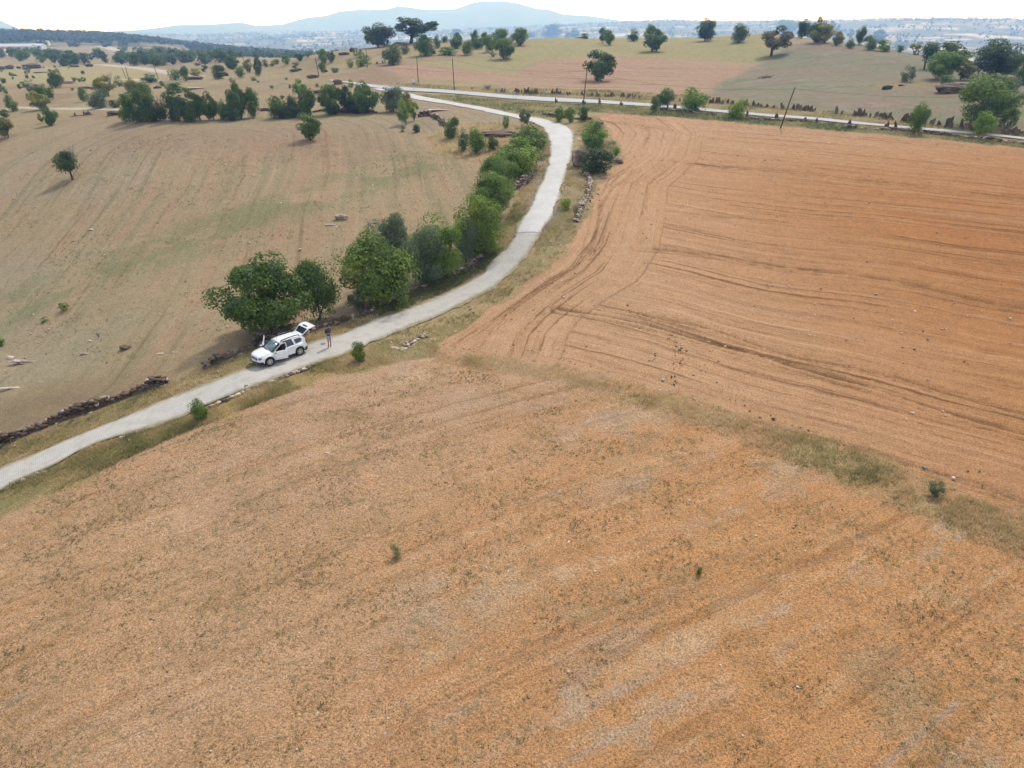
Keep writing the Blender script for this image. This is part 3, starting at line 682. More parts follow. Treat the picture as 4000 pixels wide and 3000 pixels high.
def road_patch():
    c = ground(1262, 1347); bm = bmesh.new(); n = 24  # flat dark oval laid just above the pavers
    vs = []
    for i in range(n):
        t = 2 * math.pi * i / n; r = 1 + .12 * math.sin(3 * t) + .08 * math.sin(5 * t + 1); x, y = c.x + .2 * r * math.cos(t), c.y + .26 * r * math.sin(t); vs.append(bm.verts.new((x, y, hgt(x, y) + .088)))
    bm.faces.new(vs); o = bm_obj("road_patch", bm, plain("dark_patch", (.14, .145, .17), .8, .3)); tag(o, "dark oval patch on the pavers left of the standing man", kind='structure')
road_patch()
# ---------------------------------------------------------------- trees and bushes
def leaf_mat():
    m, nt, b = newmat("leaves", .6, .25)
    oi = N(nt, 'ShaderNodeObjectInfo'); at = N(nt, 'ShaderNodeAttribute', attribute_name='tint')
    hs = N(nt, 'ShaderNodeHueSaturation'); L(nt, oi.outputs['Color'], hs.inputs['Color'])
    L(nt, math_node(nt, 'ADD', .5, math_node(nt, 'MULTIPLY', at.outputs['Fac'], 1.0)), hs.inputs['Value'])
    L(nt, math_node(nt, 'ADD', .515, math_node(nt, 'MULTIPLY', at.outputs['Fac'], -.045)), hs.inputs['Hue'])
    L(nt, hs.outputs['Color'], b.inputs['Base Color'])
    tr = N(nt, 'ShaderNodeBsdfTranslucent'); hs2 = N(nt, 'ShaderNodeHueSaturation'); L(nt, hs.outputs['Color'], hs2.inputs['Color']); hs2.inputs['Value'].default_value = 1.35; hs2.inputs['Hue'].default_value = .48
    L(nt, hs2.outputs['Color'], tr.inputs['Color'])
    mx = N(nt, 'ShaderNodeMixShader'); mx.inputs['Fac'].default_value = .34
    L(nt, b.outputs['BSDF'], mx.inputs[1]); L(nt, tr.outputs['BSDF'], mx.inputs[2]); L(nt, mx.outputs['Shader'], nt.nodes['Material Output'].inputs['Surface'])
    return m
LEAF = leaf_mat()
BARK = plain("bark", (.075, .058, .045), .95, .1, vary=.4, scale=6)
TWIG = plain("grey_twigs", (.16, .14, .12), .95, .1, vary=.3, scale=6)

def tube(path, radii, sides=6):
    V = []; F = []
    path = [Vector(p) for p in path]
    for i, p in enumerate(path):
        d = (path[min(i + 1, len(path) - 1)] - path[max(i - 1, 0)]).normalized()
        a = d.orthogonal().normalized(); c = d.cross(a)
        for k in range(sides):
            t = 2 * math.pi * k / sides
            V.append(p + (a * math.cos(t) + c * math.sin(t)) * radii[i])
    for i in range(len(path) - 1):
        for k in range(sides):
            F.append((i * sides + k, i * sides + (k + 1) % sides, (i + 1) * sides + (k + 1) % sides, (i + 1) * sides + k))
    return V, F

def join(parts):
    V = []; F = []
    for v, f in parts:
        n = len(V); V += [tuple(x) for x in v]; F += [tuple(i + n for i in q) for q in f]
    return V, F

SHAPES = {   # z of crown bottom, clumps, clump size, how far out they sit, top heaviness, trunk radius, number of stems
    'oak':    (.11, 38, .16, .98, .55, .035, 1),
    'round':  (.03, 30, .18, .92, .50, .03, 1),
    'bush':   (.00, 24, .22, .90, .42, .02, 3),
    'slim':   (.06, 26, .20, .85, .50, .03, 1),
    'loose':  (.16, 20, .15, 1.0, .55, .03, 2),
    'sparse': (.28, 26, .13, 1.05, .60, .04, 1),
    'scrub':  (.00, 16, .19, 1.05, .48, .02, 4),
    'vase':   (.32, 22, .20, .9, .60, .045, 1),
}

def plant_meshes(shape, lod, seed):
    """trunk and crown of a plant one unit high and one unit wide"""
    zb, nc, cr, out, heavy, tr, stems = SHAPES[shape]
    R = np.random.default_rng(seed)
    per, size = {0: (430, .0195), 1: (150, .034), 2: (60, .06)}[lod]
    if lod == 2: nc = max(9, int(nc * .6))
    zc = zb + (1 - zb) * heavy; hz = (1 - zb) / 2
    C = []
    while len(C) < nc:
        d = R.normal(size=3); d /= np.linalg.norm(d)
        rad = R.uniform(.25, 1.0) ** .5
        p = np.array([d[0] * .5 * rad * (1 - cr), d[1] * .5 * rad * (1 - cr), d[2] * hz * rad * (1 - cr * .8)]) * out
        if shape in ('bush', 'scrub', 'round') and p[2] < 0: p[:2] *= .85
        elif p[2] < 0: p[:2] *= 1 + .5 * p[2] / hz
        if shape == 'slim': p[:2] *= 1.0 - .45 * abs(p[2] / hz) ** 2
        if shape == 'vase': p[:2] *= .55 + .45 * np.clip((p[2] / hz + 1) / 1.1, 0, 1)
        C.append(p + [0, 0, zb + hz])
    C = np.array(C); S = cr * R.uniform(.65, 1.35, nc)
    # uneven outline
    C[:, :2] *= 1 + .16 * np.sin(np.arctan2(C[:, 1], C[:, 0]) * 3 + R.uniform(0, 6))[:, None]
    cen = np.array([0, 0, zb + hz * .8])
    k = np.repeat(np.arange(nc), per)
    n = len(k)
    d = R.normal(size=(n, 3)); d[:, 2] = d[:, 2] * .9 + .25; d /= np.linalg.norm(d, axis=1)[:, None]
    rr = R.uniform(.45, 1.08, n) ** .6
    pos = C[k] + d * (S[k] * rr)[:, None] * np.array([1, 1, .8])
    drop = pos[:, 2] < .01
    pos[drop, 2] = R.uniform(.01, .06, drop.sum())
    q = np.quantile(np.abs(pos[:, :2]), .985, axis=0); pos[:, :2] *= .5 / q; 
    z0, z1 = np.quantile(pos[:, 2], [.01, .995]); pos[:, 2] = zb + (pos[:, 2] - z0) / (z1 - z0) * (1 - zb)
    C[:, :2] *= .5 / q; C[:, 2] = zb + (C[:, 2] - z0) / (z1 - z0) * (1 - zb); cen[2] = zb + (1 - zb) * .4
    nrm = d + .35 * (pos - cen) / np.maximum(np.linalg.norm(pos - cen, axis=1), 1e-3)[:, None] + R.normal(size=(n, 3)) * .55 + [0, 0, .25]
    nrm /= np.linalg.norm(nrm, axis=1)[:, None]
    a = np.cross(nrm, R.normal(size=(n, 3))); a /= np.linalg.norm(a, axis=1)[:, None]; b = np.cross(nrm, a)
    s = size * R.uniform(.6, 1.35, n)[:, None]
    V = np.stack([pos - a * s, pos + b * s * .6, pos + a * s, pos - b * s * .6], 1).reshape(-1, 3)
    F = np.arange(4 * n).reshape(n, 4)
    tint = np.repeat(np.clip(.5 + .2 * R.normal(size=nc)[k] + .15 * R.normal(size=n), .05, 1.1), 4)
    crown = mesh_np("crown", V, F, LEAF, tint=tint)
    parts = []
    order = R.permutation(nc)
    nl = {0: 9, 1: 7, 2: 4}[lod]
    if stems == 1:
        top = np.array([R.uniform(-.05, .05), R.uniform(-.05, .05), zb + hz * 1.1])
        mid = np.array([R.uniform(-.03, .03), R.uniform(-.03, .03), max(zb * .9, .1)])
        parts.append(tube([(0, 0, -.02), (0, 0, .02), mid, top], [tr * 1.7, tr * 1.15, tr * .85, tr * .3], 7))
        for i in order[:nl]:
            st = mid + (top - mid) * R.uniform(0, .6); e = C[i]; m = (st + e) / 2 + [0, 0, -.03]
            parts.append(tube([st, m, e], [tr * .5, tr * .33, tr * .12], 5))
    else:
        for q in range(stems):
            e = C[order[q]]; b0 = np.array([R.uniform(-.06, .06), R.uniform(-.06, .06), -.02]); m = (b0 + e) / 2 * [.8, .8, 1.05]
            parts.append(tube([b0, m, e], [tr * .9, tr * .6, tr * .2], 5))
            for i in order[stems + q * 2: stems + q * 2 + 2]:
                parts.append(tube([m, (m + C[i]) / 2 + [0, 0, .01], C[i]], [tr * .45, tr * .3, tr * .12], 4))
    V, F = join(parts)
    trunk = mesh_np("trunk", V, F, BARK, smooth=True)
    out_ = (trunk.data, crown.data)
    for o in (trunk, crown): bpy.data.objects.remove(o)
    return out_

def twig_mesh(seed, n=26, spread=.45):
    R = np.random.default_rng(seed); parts = []
    for i in range(n):
        a = R.uniform(0, 6.28); r = spread * R.uniform(.2, 1); h = R.uniform(.55, 1.0)
        e = np.array([math.cos(a) * r, math.sin(a) * r, h]); m = e * [.45, .45, .5]
        parts.append(tube([(0, 0, -.02), m, e], [.014, .01, .004], 4))
        for _ in range(3):
            e2 = m + (e - m) * R.uniform(.2, .9); e3 = e2 + np.array([R.normal() * .12, R.normal() * .12, R.uniform(.05, .2)])
            parts.append(tube([e2, e3], [.007, .003], 3))
    V, F = join(parts); o = mesh_np("twigs", V, F, TWIG); me = o.data; bpy.data.objects.remove(o); return me

TINT = {'D': (.064, .130, .021), 'G': (.10, .19, .028), 'B': (.14, .245, .03), 'Y': (.18, .205, .04), 'S': (.11, .16, .08), 'K': (.045, .094, .030), 'P': (.30, .31, .16), 'O': (.13, .14, .06)}
_cache = {}
def variant(shape, lod, which):
    key = (shape, lod, which)
    if key not in _cache: _cache[key] = plant_meshes(shape, lod, hash((len(shape) * 7 + ord(shape[0]) * 31 + ord(shape[-1]), lod, which)) % 99991)
    return _cache[key]

def span(u, v_top, base):
    """height of something standing at a ground point whose top is at picture height v_top"""
    lo, hi = .05, 60.0
    for _ in range(30):
        m = (lo + hi) / 2
        if proj((base[0], base[1], base[2] + m))[1] > v_top: lo = m
        else: hi = m
    return lo
def depth(p): return p[1] * CP - (p[2] - CAM_H) * SP

KIND = {'oak': ('oak_tree', 'tree'), 'round': ('round_tree', 'tree'), 'bush': ('bush', 'bush'), 'slim': ('slender_tree', 'tree'), 'loose': ('loose_tree', 'tree'),
        'sparse': ('sparse_tree', 'tree'), 'scrub': ('shrub', 'shrub'), 'vase': ('vase_tree', 'tree')}
_pk = [0]
def plant(shape, u, v, ul, ur, vt, tint, label, group=None, name=None):
    base = ground(u, v); d = depth(base)
    h = span(u, vt, base); w = (ur - ul) * d / F4
    px = (v - vt) / 3.9
    lod = 0 if px > 34 else 1 if px > 13 else 2
    _pk[0] += 1; k = _pk[0]
    nm, cat = KIND[shape]
    tm, cm = variant(shape, lod, k % (40 if lod == 0 else 5 if lod == 1 else 4))
    off = ((ul + ur) / 2 - u) * d / F4
    root = empty(name or nm, base, 0, label, cat, group)
    rz = random.uniform(0, 6.28)
    for me, part in ((tm, 'trunk' if shape not in ('bush', 'scrub') else 'stems'), (cm, 'crown' if shape not in ('bush', 'scrub') else 'foliage')):
        o = bpy.data.objects.new(part, me); COL.objects.link(o); o.parent = root
        o.scale = (w, w, h); o.rotation_euler = (0, 0, rz)
        if part in ('crown', 'foliage'):
            o.location = (off, 0, 0)
            t = TINT[tint]; j = random.uniform(.88, 1.14); o.color = (t[0] * j, t[1] * j * random.uniform(.95, 1.05), t[2] * j, 1)
        else:
            o.location = (off * .3, 0, 0)
    return root

ROW = "trees in the row along the village road"
RID = "trees along the low ridge above the left field"
HED = "trees and bushes in the clump below the twin oaks"
SAP = "young trees along the main road"
RFL = "trees on the right flank of the hill"
CRE = "trees standing along the hill crest"
VAL = "bushes scattered over the side valley on the left"
SHO = "trees on the slope behind the ridge"
PLANTS = [
    # ---- row along the village road
    ('oak', 1092, 1303, 874, 1203, 1008, 'D', "big dark oak with ragged spreading crown leaning over the white car", ROW),
    ('slim', 1254, 1251, 1148, 1322, 1020, 'D', "slender dark oak behind the stone wall beside the standing man", ROW),
    ('loose', 1428, 1208, 1360, 1440, 1132, 'S', "tiny grey-green tree tucked against the left side of the largest rounded oak", ROW),
    ('round', 1476, 1189, 1324, 1606, 910, 'G', "largest rounded green oak in the roadside row, crown down to the grass", ROW),
    ('oak', 1570, 1075, 1460, 1625, 834, 'S', "silvery oak with open crown standing behind the largest rounded oak", ROW),
    ('round', 1668, 1112, 1592, 1734, 884, 'S', "silvery grey-green oak right of the largest rounded oak at the verge", ROW),
    ('slim', 1742, 1082, 1634, 1802, 838, 'G', "mid-green oak with bare lower trunk between silvery oak and slim grey oak", ROW),
    ('slim', 1824, 1028, 1770, 1862, 856, 'S', "slim grey-green oak just before the low stone wall end", ROW),
    ('round', 1858, 992, 1772, 1975, 768, 'B', "bright green dense oak where the grey pavers turn to white concrete", ROW),
    ('oak', 1955, 850, 1838, 2000, 676, 'G', "tall green oak overhanging the verge halfway up the concrete lane", ROW),
    ('round', 1975, 745, 1872, 2012, 598, 'G', "broad oak in front of the rubble wall on the lane bend", ROW),
    ('round', 2040, 705, 1960, 2080, 585, 'B', "bright green oak growing right at the rubble wall on the lane bend", ROW),
    ('round', 2055, 655, 1928, 2108, 542, 'B', "wide light green oak just below the topmost tree of the row", ROW),
    ('round', 2085, 588, 2005, 2140, 494, 'G', "topmost dense green oak of the roadside row, next to the dark outcrop", ROW),
    ('sparse', 2062, 497, 2028, 2078, 428, 'S', "thin young tree with small crown standing alone at the lane edge", ROW),
    ('scrub', 1974, 503, 1962, 1988, 452, 'G', "narrow shrub on the grass bank left of the thin young lane tree"),
    ('scrub', 1812, 590, 1780, 1832, 503, 'S', "greyish bush, left of the two under the dark outcrop"),
    ('bush', 1866, 598, 1828, 1900, 500, 'G', "green bush with upright stem below the left end of the dark outcrop"),
    ('bush', 1926, 586, 1904, 1948, 532, 'D', "small dark bush close under the dark layered outcrop"),
    ('bush', 1766, 540, 1738, 1796, 458, 'D', "upright dark green bush on the straw-coloured bank"),
    ('bush', 1628, 517, 1610, 1646, 484, 'K', "little dark green bush near the end of the curved stone wall"),
    ('scrub', 1573, 513, 1558, 1588, 490, 'G', "tiny low shrub below the two light green little trees"),
    ('loose', 1590, 488, 1553, 1604, 388, 'G', "left of two light green little trees at the ridge end"),
    ('loose', 1616, 472, 1594, 1640, 398, 'B', "right of two light green little trees at the ridge end"),
    # ---- ridge
    ('round', 508, 473, 470, 544, 364, 'D', "leftmost full green tree of the ridge row", RID),
    ('round', 575, 474, 533, 620, 333, 'D', "tallest tree at the left end of the ridge row", RID),
    ('bush', 640, 472, 616, 656, 386, 'K', "low dark bush filling the gap between the left ridge trees", RID),
    ('round', 700, 472, 650, 742, 346, 'D', "broad grey-green ridge tree left of the two with bare trunks", RID),
    ('oak', 790, 470, 735, 802, 355, 'D', "left of two ridge trees whose bare trunks show", RID),
    ('oak', 842, 470, 794, 856, 360, 'D', "right of two ridge trees whose bare trunks show", RID),
    ('bush', 870, 468, 850, 890, 390, 'G', "small bright bush between bare-trunk trees and the tall airy ridge tree", RID),
    ('oak', 948, 464, 890, 974, 328, 'D', "tall airy ridge tree with a double crown left of the wall gap", RID),
    ('slim', 992, 461, 966, 1016, 342, 'D', "slim ridge tree leaning against the tall airy one", RID),
    ('bush', 1095, 462, 1050, 1138, 376, 'D', "rounded dark bush starting the middle ridge clump", RID),
    ('bush', 1150, 459, 1128, 1174, 374, 'K', "narrow dark bush in the middle of the middle ridge clump", RID),
    ('round', 1199, 457, 1165, 1237, 344, 'D', "greyish tall tree ending the middle ridge clump", RID),
    ('loose', 1166, 380, 1138, 1200, 310, 'G', "pale young tree with upright twigs behind the middle ridge clump", SHO),
    ('oak', 1316, 447, 1255, 1347, 332, 'D', "first spreading tree of the right ridge clump above the dark wall", RID),
    ('round', 1356, 441, 1332, 1388, 336, 'K', "tree in the middle of the right ridge clump", RID),
    ('oak', 1430, 442, 1378, 1477, 320, 'D', "widest tree of the right ridge clump above the dark wall", RID),
    ('round', 1538, 438, 1491, 1577, 338, 'S', "grey-green bushy tree where the ridge meets the white lane", RID),
    ('round', 1585, 434, 1562, 1612, 360, 'Y', "yellowish small tree touching the grey-green one by the white lane", RID),
    ('scrub', 1371, 342, 1360, 1384, 310, 'G', "small sapling poking up before the far end of the main road"),
    ('oak', 1216, 548, 1166, 1254, 444, 'G', "lone green tree with leaning trunk at the top of the left field"),
    ('vase', 289, 702, 230, 314, 592, 'D', "lone small tree with bare trunk in the middle of the left field"),
    ('bush', 605, 475, 575, 640, 412, 'K', "low dark undergrowth between the tallest left ridge tree and its right neighbour", RID),
    ('bush', 745, 474, 712, 782, 418, 'D', "undergrowth between the broad grey-green ridge tree and the bare-trunk trees", RID),
    ('bush', 905, 470, 872, 945, 408, 'K', "low dark bush at the left foot of the tall airy ridge tree", RID),
    ('bush', 550, 476, 520, 584, 415, 'D', "undergrowth at the foot of the leftmost full ridge tree", RID),
    ('bush', 1290, 447, 1258, 1322, 392, 'K', "low dark bush at the left foot of the right ridge clump", RID),
    ('bush', 1400, 443, 1366, 1440, 388, 'K', "dark undergrowth in the right ridge clump before the wall", RID),
    ('bush', 1125, 462, 1098, 1152, 408, 'K', "low bush filling the middle ridge clump", RID),
    # ---- far left edge
    ('oak', 37, 536, -12, 55, 460, 'Y', "small yellow-green tree with crooked trunk at the left picture edge"),
    ('round', 20, 459, 2, 38, 426, 'D', "small round tree just above the crooked one at the left edge"),
    ('scrub', 51, 436, 20, 72, 372, 'G', "loose multi-stemmed shrub beside the pale track at far left"),
    ('oak', 172, 429, 122, 194, 356, 'Y', "bright yellow-green flat-topped tree by the pale track"),
    ('oak', 199, 400, 150, 214, 330, 'G', "darker tree rising right behind the yellow-green flat-topped one"),
    ('round', 204, 488, 172, 230, 416, 'D', "dark rounded tree on the slope just below the pale track"),
    ('loose', 167, 480, 150, 174, 444, 'D', "tiny tree at the left side of the dark rounded one"),
    ('slim', 219, 343, 194, 248, 274, 'D', "tall ragged dark bush shaped like a cone by leaning pole"),
    ('scrub', 110, 341, 84, 138, 310, 'G', "wide low green shrub among grey rocks at left", VAL),
    ('bush', 122, 361, 108, 136, 333, 'K', "dark bush right in front of the wide low shrub", VAL),
    ('bush', 25, 367, 12, 34, 336, 'G', "small green bush near the left edge above the loose shrub", VAL),
    ('bush', 78, 348, 71, 86, 328, 'D', "tiny bush left of the dark one in front of the grey rocks", VAL),
    ('bush', 15, 326, 6, 25, 302, 'K', "dark pointed bush alone on the pale slope at the left edge", VAL),
    ('loose', 105, 294, 93, 119, 258, 'S', "grey-green little tree in the meadow before the long dark outcrop", VAL),
    ('bush', 110, 390, 104, 118, 366, 'K', "narrow dark bush left of the yellow-green flat-topped tree", VAL),
    ('slim', 330, 397, 313, 346, 344, 'G', "leaning young tree alone on the bare slope left of the yellow willow-like tree", VAL),
    ('oak', 428, 374, 379, 448, 300, 'Y', "willow-like yellow-green tree with bare upright branches"),
    ('bush', 402, 421, 353, 434, 348, 'S', "broad grey-green bush in front of the willow-like tree"),
    ('bush', 447, 422, 428, 468, 390, 'K', "low dark bush next to the leftmost ridge tree"),
    ('bush', 290, 319, 279, 300, 302, 'G', "left of three small bushes in a line on the meadow", VAL),
    ('bush', 311, 320, 303, 320, 304, 'G', "middle of three small bushes in a line on the meadow", VAL),
    ('loose', 330, 321, 319, 338, 300, 'D', "right of three small bushes in a line, shaped like a tree", VAL),
    ('scrub', 465, 338, 444, 482, 296, 'S', "airy grey shrub right of the willow-like tree", VAL),
    ('bush', 510, 361, 486, 536, 306, 'Y', "light green bush rising over the leftmost ridge trees", SHO),
    ('bush', 560, 353, 512, 594, 320, 'G', "wide flat green bush behind the tallest left ridge tree", SHO),
    ('bush', 590, 321, 553, 620, 288, 'D', "dark bush with two humps at the foot of the leaning pole", SHO),
    ('bush', 634, 336, 623, 646, 316, 'D', "small dark bush between two-humped bush and the low spreading ones", SHO),
    ('bush', 700, 361, 650, 741, 322, 'G', "low spreading bright bush above the middle of the ridge row", SHO),
    ('bush', 688, 314, 663, 712, 267, 'G', "leafy bush at the end of the far pale road", SHO),
    ('slim', 728, 318, 709, 742, 257, 'G', "column-like green tree next to the flat brown boulder", SHO),
    ('bush', 766, 298, 740, 790, 267, 'Y', "yellowish low bush behind the flat brown boulder", SHO),
    ('loose', 805, 284, 790, 816, 252, 'D', "small tree with leaning crown on the plateau edge", SHO),
    ('bush', 862, 309, 834, 884, 252, 'D', "large dark bush beside the tilted red-brown slab", SHO),
    ('bush', 772, 257, 761, 784, 243, 'D', "tiny dark bush on the far pale field edge", SHO),
    ('round', 907, 271, 882, 932, 219, 'D', "dense rounded tree left of the leaning pole on the plateau", SHO),
    ('bush', 940, 306, 922, 960, 258, 'G', "mid-green bush in front of the dense rounded plateau tree", SHO),
    ('oak', 980, 284, 955, 990, 230, 'Y', "yellow-green tree right next to the leaning plateau pole", SHO),
    ('slim', 1013, 297, 995, 1026, 215, 'D', "tall narrow dark tree on the plateau with a flaring top", SHO),
    ('bush', 1040, 262, 1025, 1052, 233, 'D', "dark bush right of the tall narrow plateau tree", SHO),
    ('bush', 1063, 260, 1050, 1076, 238, 'Y', "yellowish bush at the edge of the drop to the valley", SHO),
    ('bush', 1082, 251, 1069, 1093, 229, 'G', "blue-green bush at the valley edge, third right of the narrow tree", SHO),
    ('oak', 1117, 254, 1104, 1133, 217, 'G', "small tree with visible stem at the valley edge", SHO),
    ('oak', 1172, 238, 1157, 1188, 210, 'K', "dark flat tree against the pale valley", SHO),
    ('loose', 1159, 270, 1143, 1172, 242, 'S', "thin grey-green little tree above the long dark rock", SHO),
    ('round', 1260, 225, 1239, 1280, 189, 'G', "round tree at the top of the brown slope beside the pole", SHO),
    ('round', 1302, 242, 1280, 1310, 198, 'D', "dark leaning tree at the top of the brown slope", SHO),
    ('oak', 1269, 254, 1248, 1281, 213, 'G', "small tree with thin trunk halfway up the brown slope", SHO),
    ('oak', 1258, 285, 1246, 1275, 240, 'G', "small tree with thin trunk low on the brown slope beside the pole", SHO),
    ('bush', 1307, 285, 1294, 1324, 261, 'S', "greyish bush at the foot of the brown slope", SHO),
    ('bush', 1369, 265, 1356, 1383, 226, 'Y', "yellow-green upright bush beside the grassy track", SHO),
    ('bush', 1415, 259, 1384, 1449, 214, 'G', "wide green bush behind the pole above the grassy track", SHO),
    ('scrub', 1398, 224, 1380, 1425, 186, 'D', "dark shrub on the slope below the skyline boulder", SHO),
    ('scrub', 910, 324, 896, 923, 302, 'S', "low grey tuft-like shrub on the dry plateau, left of two", SHO),
    ('bush', 992, 316, 980, 1004, 300, 'G', "low green cushion bush on the dry plateau, right of two", SHO),
    # ---- hill: clump below the twin oaks
    ('oak', 1477, 186, 1420, 1535, 92, 'K', "left of the two huge dark oaks standing against the blue mountain"),
    ('sparse', 1599, 169, 1540, 1706, 70, 'K', "right and larger of the two huge dark oaks against the blue mountain"),
    ('bush', 1533, 252, 1496, 1573, 173, 'D', "big round solitary bush at the corner of the ploughed hill strip"),
    ('round', 1663, 219, 1618, 1697, 132, 'D', "large dark tree with many trunks in front of the right huge oak", HED),
    ('bush', 1587, 211, 1564, 1602, 164, 'S', "pale bush under the left edge of the right huge oak", HED),
    ('bush', 1706, 189, 1694, 1722, 137, 'G', "upright bush at the right shoulder of the many-trunked tree", HED),
    ('bush', 1740, 166, 1721, 1754, 140, 'D', "small dark bush on the skyline right of the huge oaks", HED),
    ('round', 1783, 191, 1759, 1808, 128, 'G', "green tree in the gap between the low bush and the skyline", HED),
    ('oak', 1785, 152, 1766, 1802, 113, 'K', "dark tree top standing above the clump on the skyline", HED),
    ('oak', 1852, 172, 1838, 1867, 118, 'D', "small dark tree with flat top on the skyline of the clump", HED),
    ('bush', 1863, 192, 1835, 1892, 141, 'D', "wide dark bush right behind the egg-shaped bush", HED),
    ('bush', 1828, 215, 1804, 1848, 155, 'G', "egg-shaped green bush standing forward of the clump", HED),
    ('bush', 1750, 214, 1710, 1788, 182, 'G', "long low green bush right of the many-trunked tree", HED),
    ('round', 1893, 176, 1875, 1912, 125, 'G', "green tree on the skyline left of the tallest pale one", HED),
    ('round', 1950, 171, 1917, 1982, 111, 'G', "tallest pale green tree on the skyline of the clump", HED),
    ('oak', 1927, 204, 1892, 1939, 136, 'B', "light green tree on thin trunk above the heap of brush", HED),
    ('oak', 1966, 231, 1930, 2012, 149, 'G', "large full tree at the lower right end of the clump", HED),
    ('oak', 2034, 178, 1998, 2066, 109, 'G', "free-standing green tree with crooked trunk near the skyline boulder"),
    # ---- crest
    ('round', 2160, 146, 2121, 2200, 92, 'K', "dark wide tree on the crest wall left of the smaller bushes", CRE),
    ('bush', 2245, 149, 2225, 2263, 110, 'K', "upright dark bush on the crest wall", CRE),
    ('bush', 2286, 152, 2270, 2302, 130, 'D', "lowest dark bush at the end of the crest wall", CRE),
    ('loose', 2352, 168, 2334, 2374, 106, 'K', "darker tree half hidden behind the small light crest tree", CRE),
    ('oak', 2379, 176, 2356, 2398, 118, 'G', "small light green tree with its stem showing on the crest", CRE),
    ('bush', 2474, 160, 2450, 2497, 114, 'D', "rounded tree half sunk behind the crest left of the big crest oak", CRE),
    ('oak', 2546, 201, 2504, 2594, 99, 'D', "big oak with ragged lower twigs in the yellow grass of the crest", CRE),
    ('oak', 2750, 161, 2722, 2791, 72, 'K', "tall dark oval tree standing free on the crest", CRE),
    ('bush', 2884, 166, 2850, 2917, 92, 'D', "dense dark tree leafy to the ground on the crest", CRE),
    ('oak', 2332, 317, 2285, 2395, 199, 'D', "dark tree with leaning trunk standing inside the ploughed hill strip"),
    ('sparse', 3009, 220, 2955, 3084, 103, 'O', "half-bare spreading tree with black limbs at the corner of the yellow field"),
    # ---- right part of the crest
    ('round', 3070, 135, 3030, 3108, 75, 'G', "green tree half hidden behind the half-bare spreading tree", CRE),
    ('oak', 3129, 150, 3110, 3158, 77, 'K', "dark upright tree right of the half-bare one", CRE),
    ('round', 3185, 167, 3152, 3214, 69, 'D', "tall tree in the middle of the crest clump, topmost of it", CRE),
    ('oak', 3224, 168, 3168, 3256, 94, 'Y', "broad yellow-green tree with dark hollow at the front of the crest clump", CRE),
    ('loose', 3252, 152, 3232, 3273, 80, 'S', "pale airy tree top at the right of the crest clump", CRE),
    ('oak', 3263, 179, 3250, 3296, 123, 'Y', "small bright yellow-green tree at the foot of the crest clump", CRE),
    ('bush', 3318, 189, 3302, 3337, 149, 'D', "small bush on the slope first right of the yellow-green tree", RFL),
    ('loose', 3320, 152, 3306, 3334, 114, 'K', "small round dark tree against the blue hills", RFL),
    ('slim', 3350, 176, 3338, 3377, 102, 'D', "tall thin tree against the blue hills", RFL),
    ('bush', 3395, 195, 3370, 3418, 139, 'G', "bushy tree in front of the dark wide one on the slope", RFL),
    ('oak', 3425, 168, 3392, 3462, 116, 'K', "dark wide tree against the blue hills", RFL),
    ('bush', 3455, 201, 3419, 3483, 155, 'G', "low green bush group below the dark wide tree", RFL),
    ('bush', 3513, 207, 3501, 3526, 177, 'D', "tiny dark bush on the open slope", RFL),
    ('bush', 3516, 193, 3484, 3547, 164, 'G', "flat green bush on the skyline behind the tiny dark one", RFL),
    ('scrub', 3570, 213, 3544, 3594, 164, 'Y', "yellowish shrub with bare twigs left of the dark leaning tree", RFL),
    ('vase', 3606, 270, 3582, 3653, 166, 'K', "very dark tree with ivy-clad leaning trunk", RFL),
    ('round', 3700, 264, 3640, 3775, 163, 'D', "wide tree on the skyline behind the pale-green leaning tree", RFL),
    ('oak', 3683, 310, 3617, 3739, 202, 'G', "pale green spreading tree with slanting trunk", RFL),
    ('oak', 3746, 313, 3730, 3798, 237, 'O', "olive tree with dark forked trunk near the brown mound", RFL),
    ('scrub', 3545, 319, 3518, 3574, 257, 'S', "solitary grey-green leaning bush on the open slope", RFL),
    ('bush', 3696, 339, 3668, 3725, 294, 'G', "rounded bush just behind the brown mound", RFL),
    ('loose', 3826, 291, 3764, 3830, 224, 'S', "thin greyish tree left of the giant dark oak", RFL),
    ('oak', 3886, 302, 3803, 3981, 155, 'K', "giant dark oak at the right against the blue valley", RFL),
    ('bush', 3950, 291, 3925, 3974, 257, 'Y', "yellowish bush at the right foot of the giant dark oak", RFL),
    ('round', 3998, 331, 3960, 4030, 244, 'D', "dark tree cut by the right picture edge", RFL),
    ('bush', 3950, 358, 3925, 3978, 302, 'S', "greyish bush right behind the big light-topped roadside tree", RFL),
    ('bush', 3988, 381, 3977, 3999, 361, 'K', "tiny dark bush near the right picture edge", RFL),
    ('round', 3838, 488, 3737, 3945, 294, 'G', "big full tree with light green top beside the main road at right", SAP),
    ('slim', 3570, 521, 3536, 3608, 400, 'G', "conical young tree on the rubble wall of the main road", SAP),
    ('slim', 3823, 528, 3794, 3870, 436, 'B', "bright young tree in front of the big full roadside tree", SAP),
    ('loose', 3918, 508, 3895, 3960, 424, 'G', "small leaning tree by the upright slabs near the right edge", SAP),
    # ---- main road
    ('bush', 2596, 409, 2559, 2635, 344, 'D', "dark broad bush behind the main road near the slab fence", SAP),
    ('slim', 2555, 441, 2537, 2572, 376, 'G', "narrow young tree before the road, left of the dark broad bush", SAP),
    ('bush', 2717, 437, 2658, 2757, 343, 'B', "bright two-part tree hiding the main road", SAP),
    ('bush', 2880, 461, 2843, 2915, 391, 'B', "bright rounded bush at the low wall right of the two-part tree", SAP),
    ('slim', 2188, 476, 2166, 2203, 416, 'G', "left of three saplings on the old wall by the lane junction", SAP),
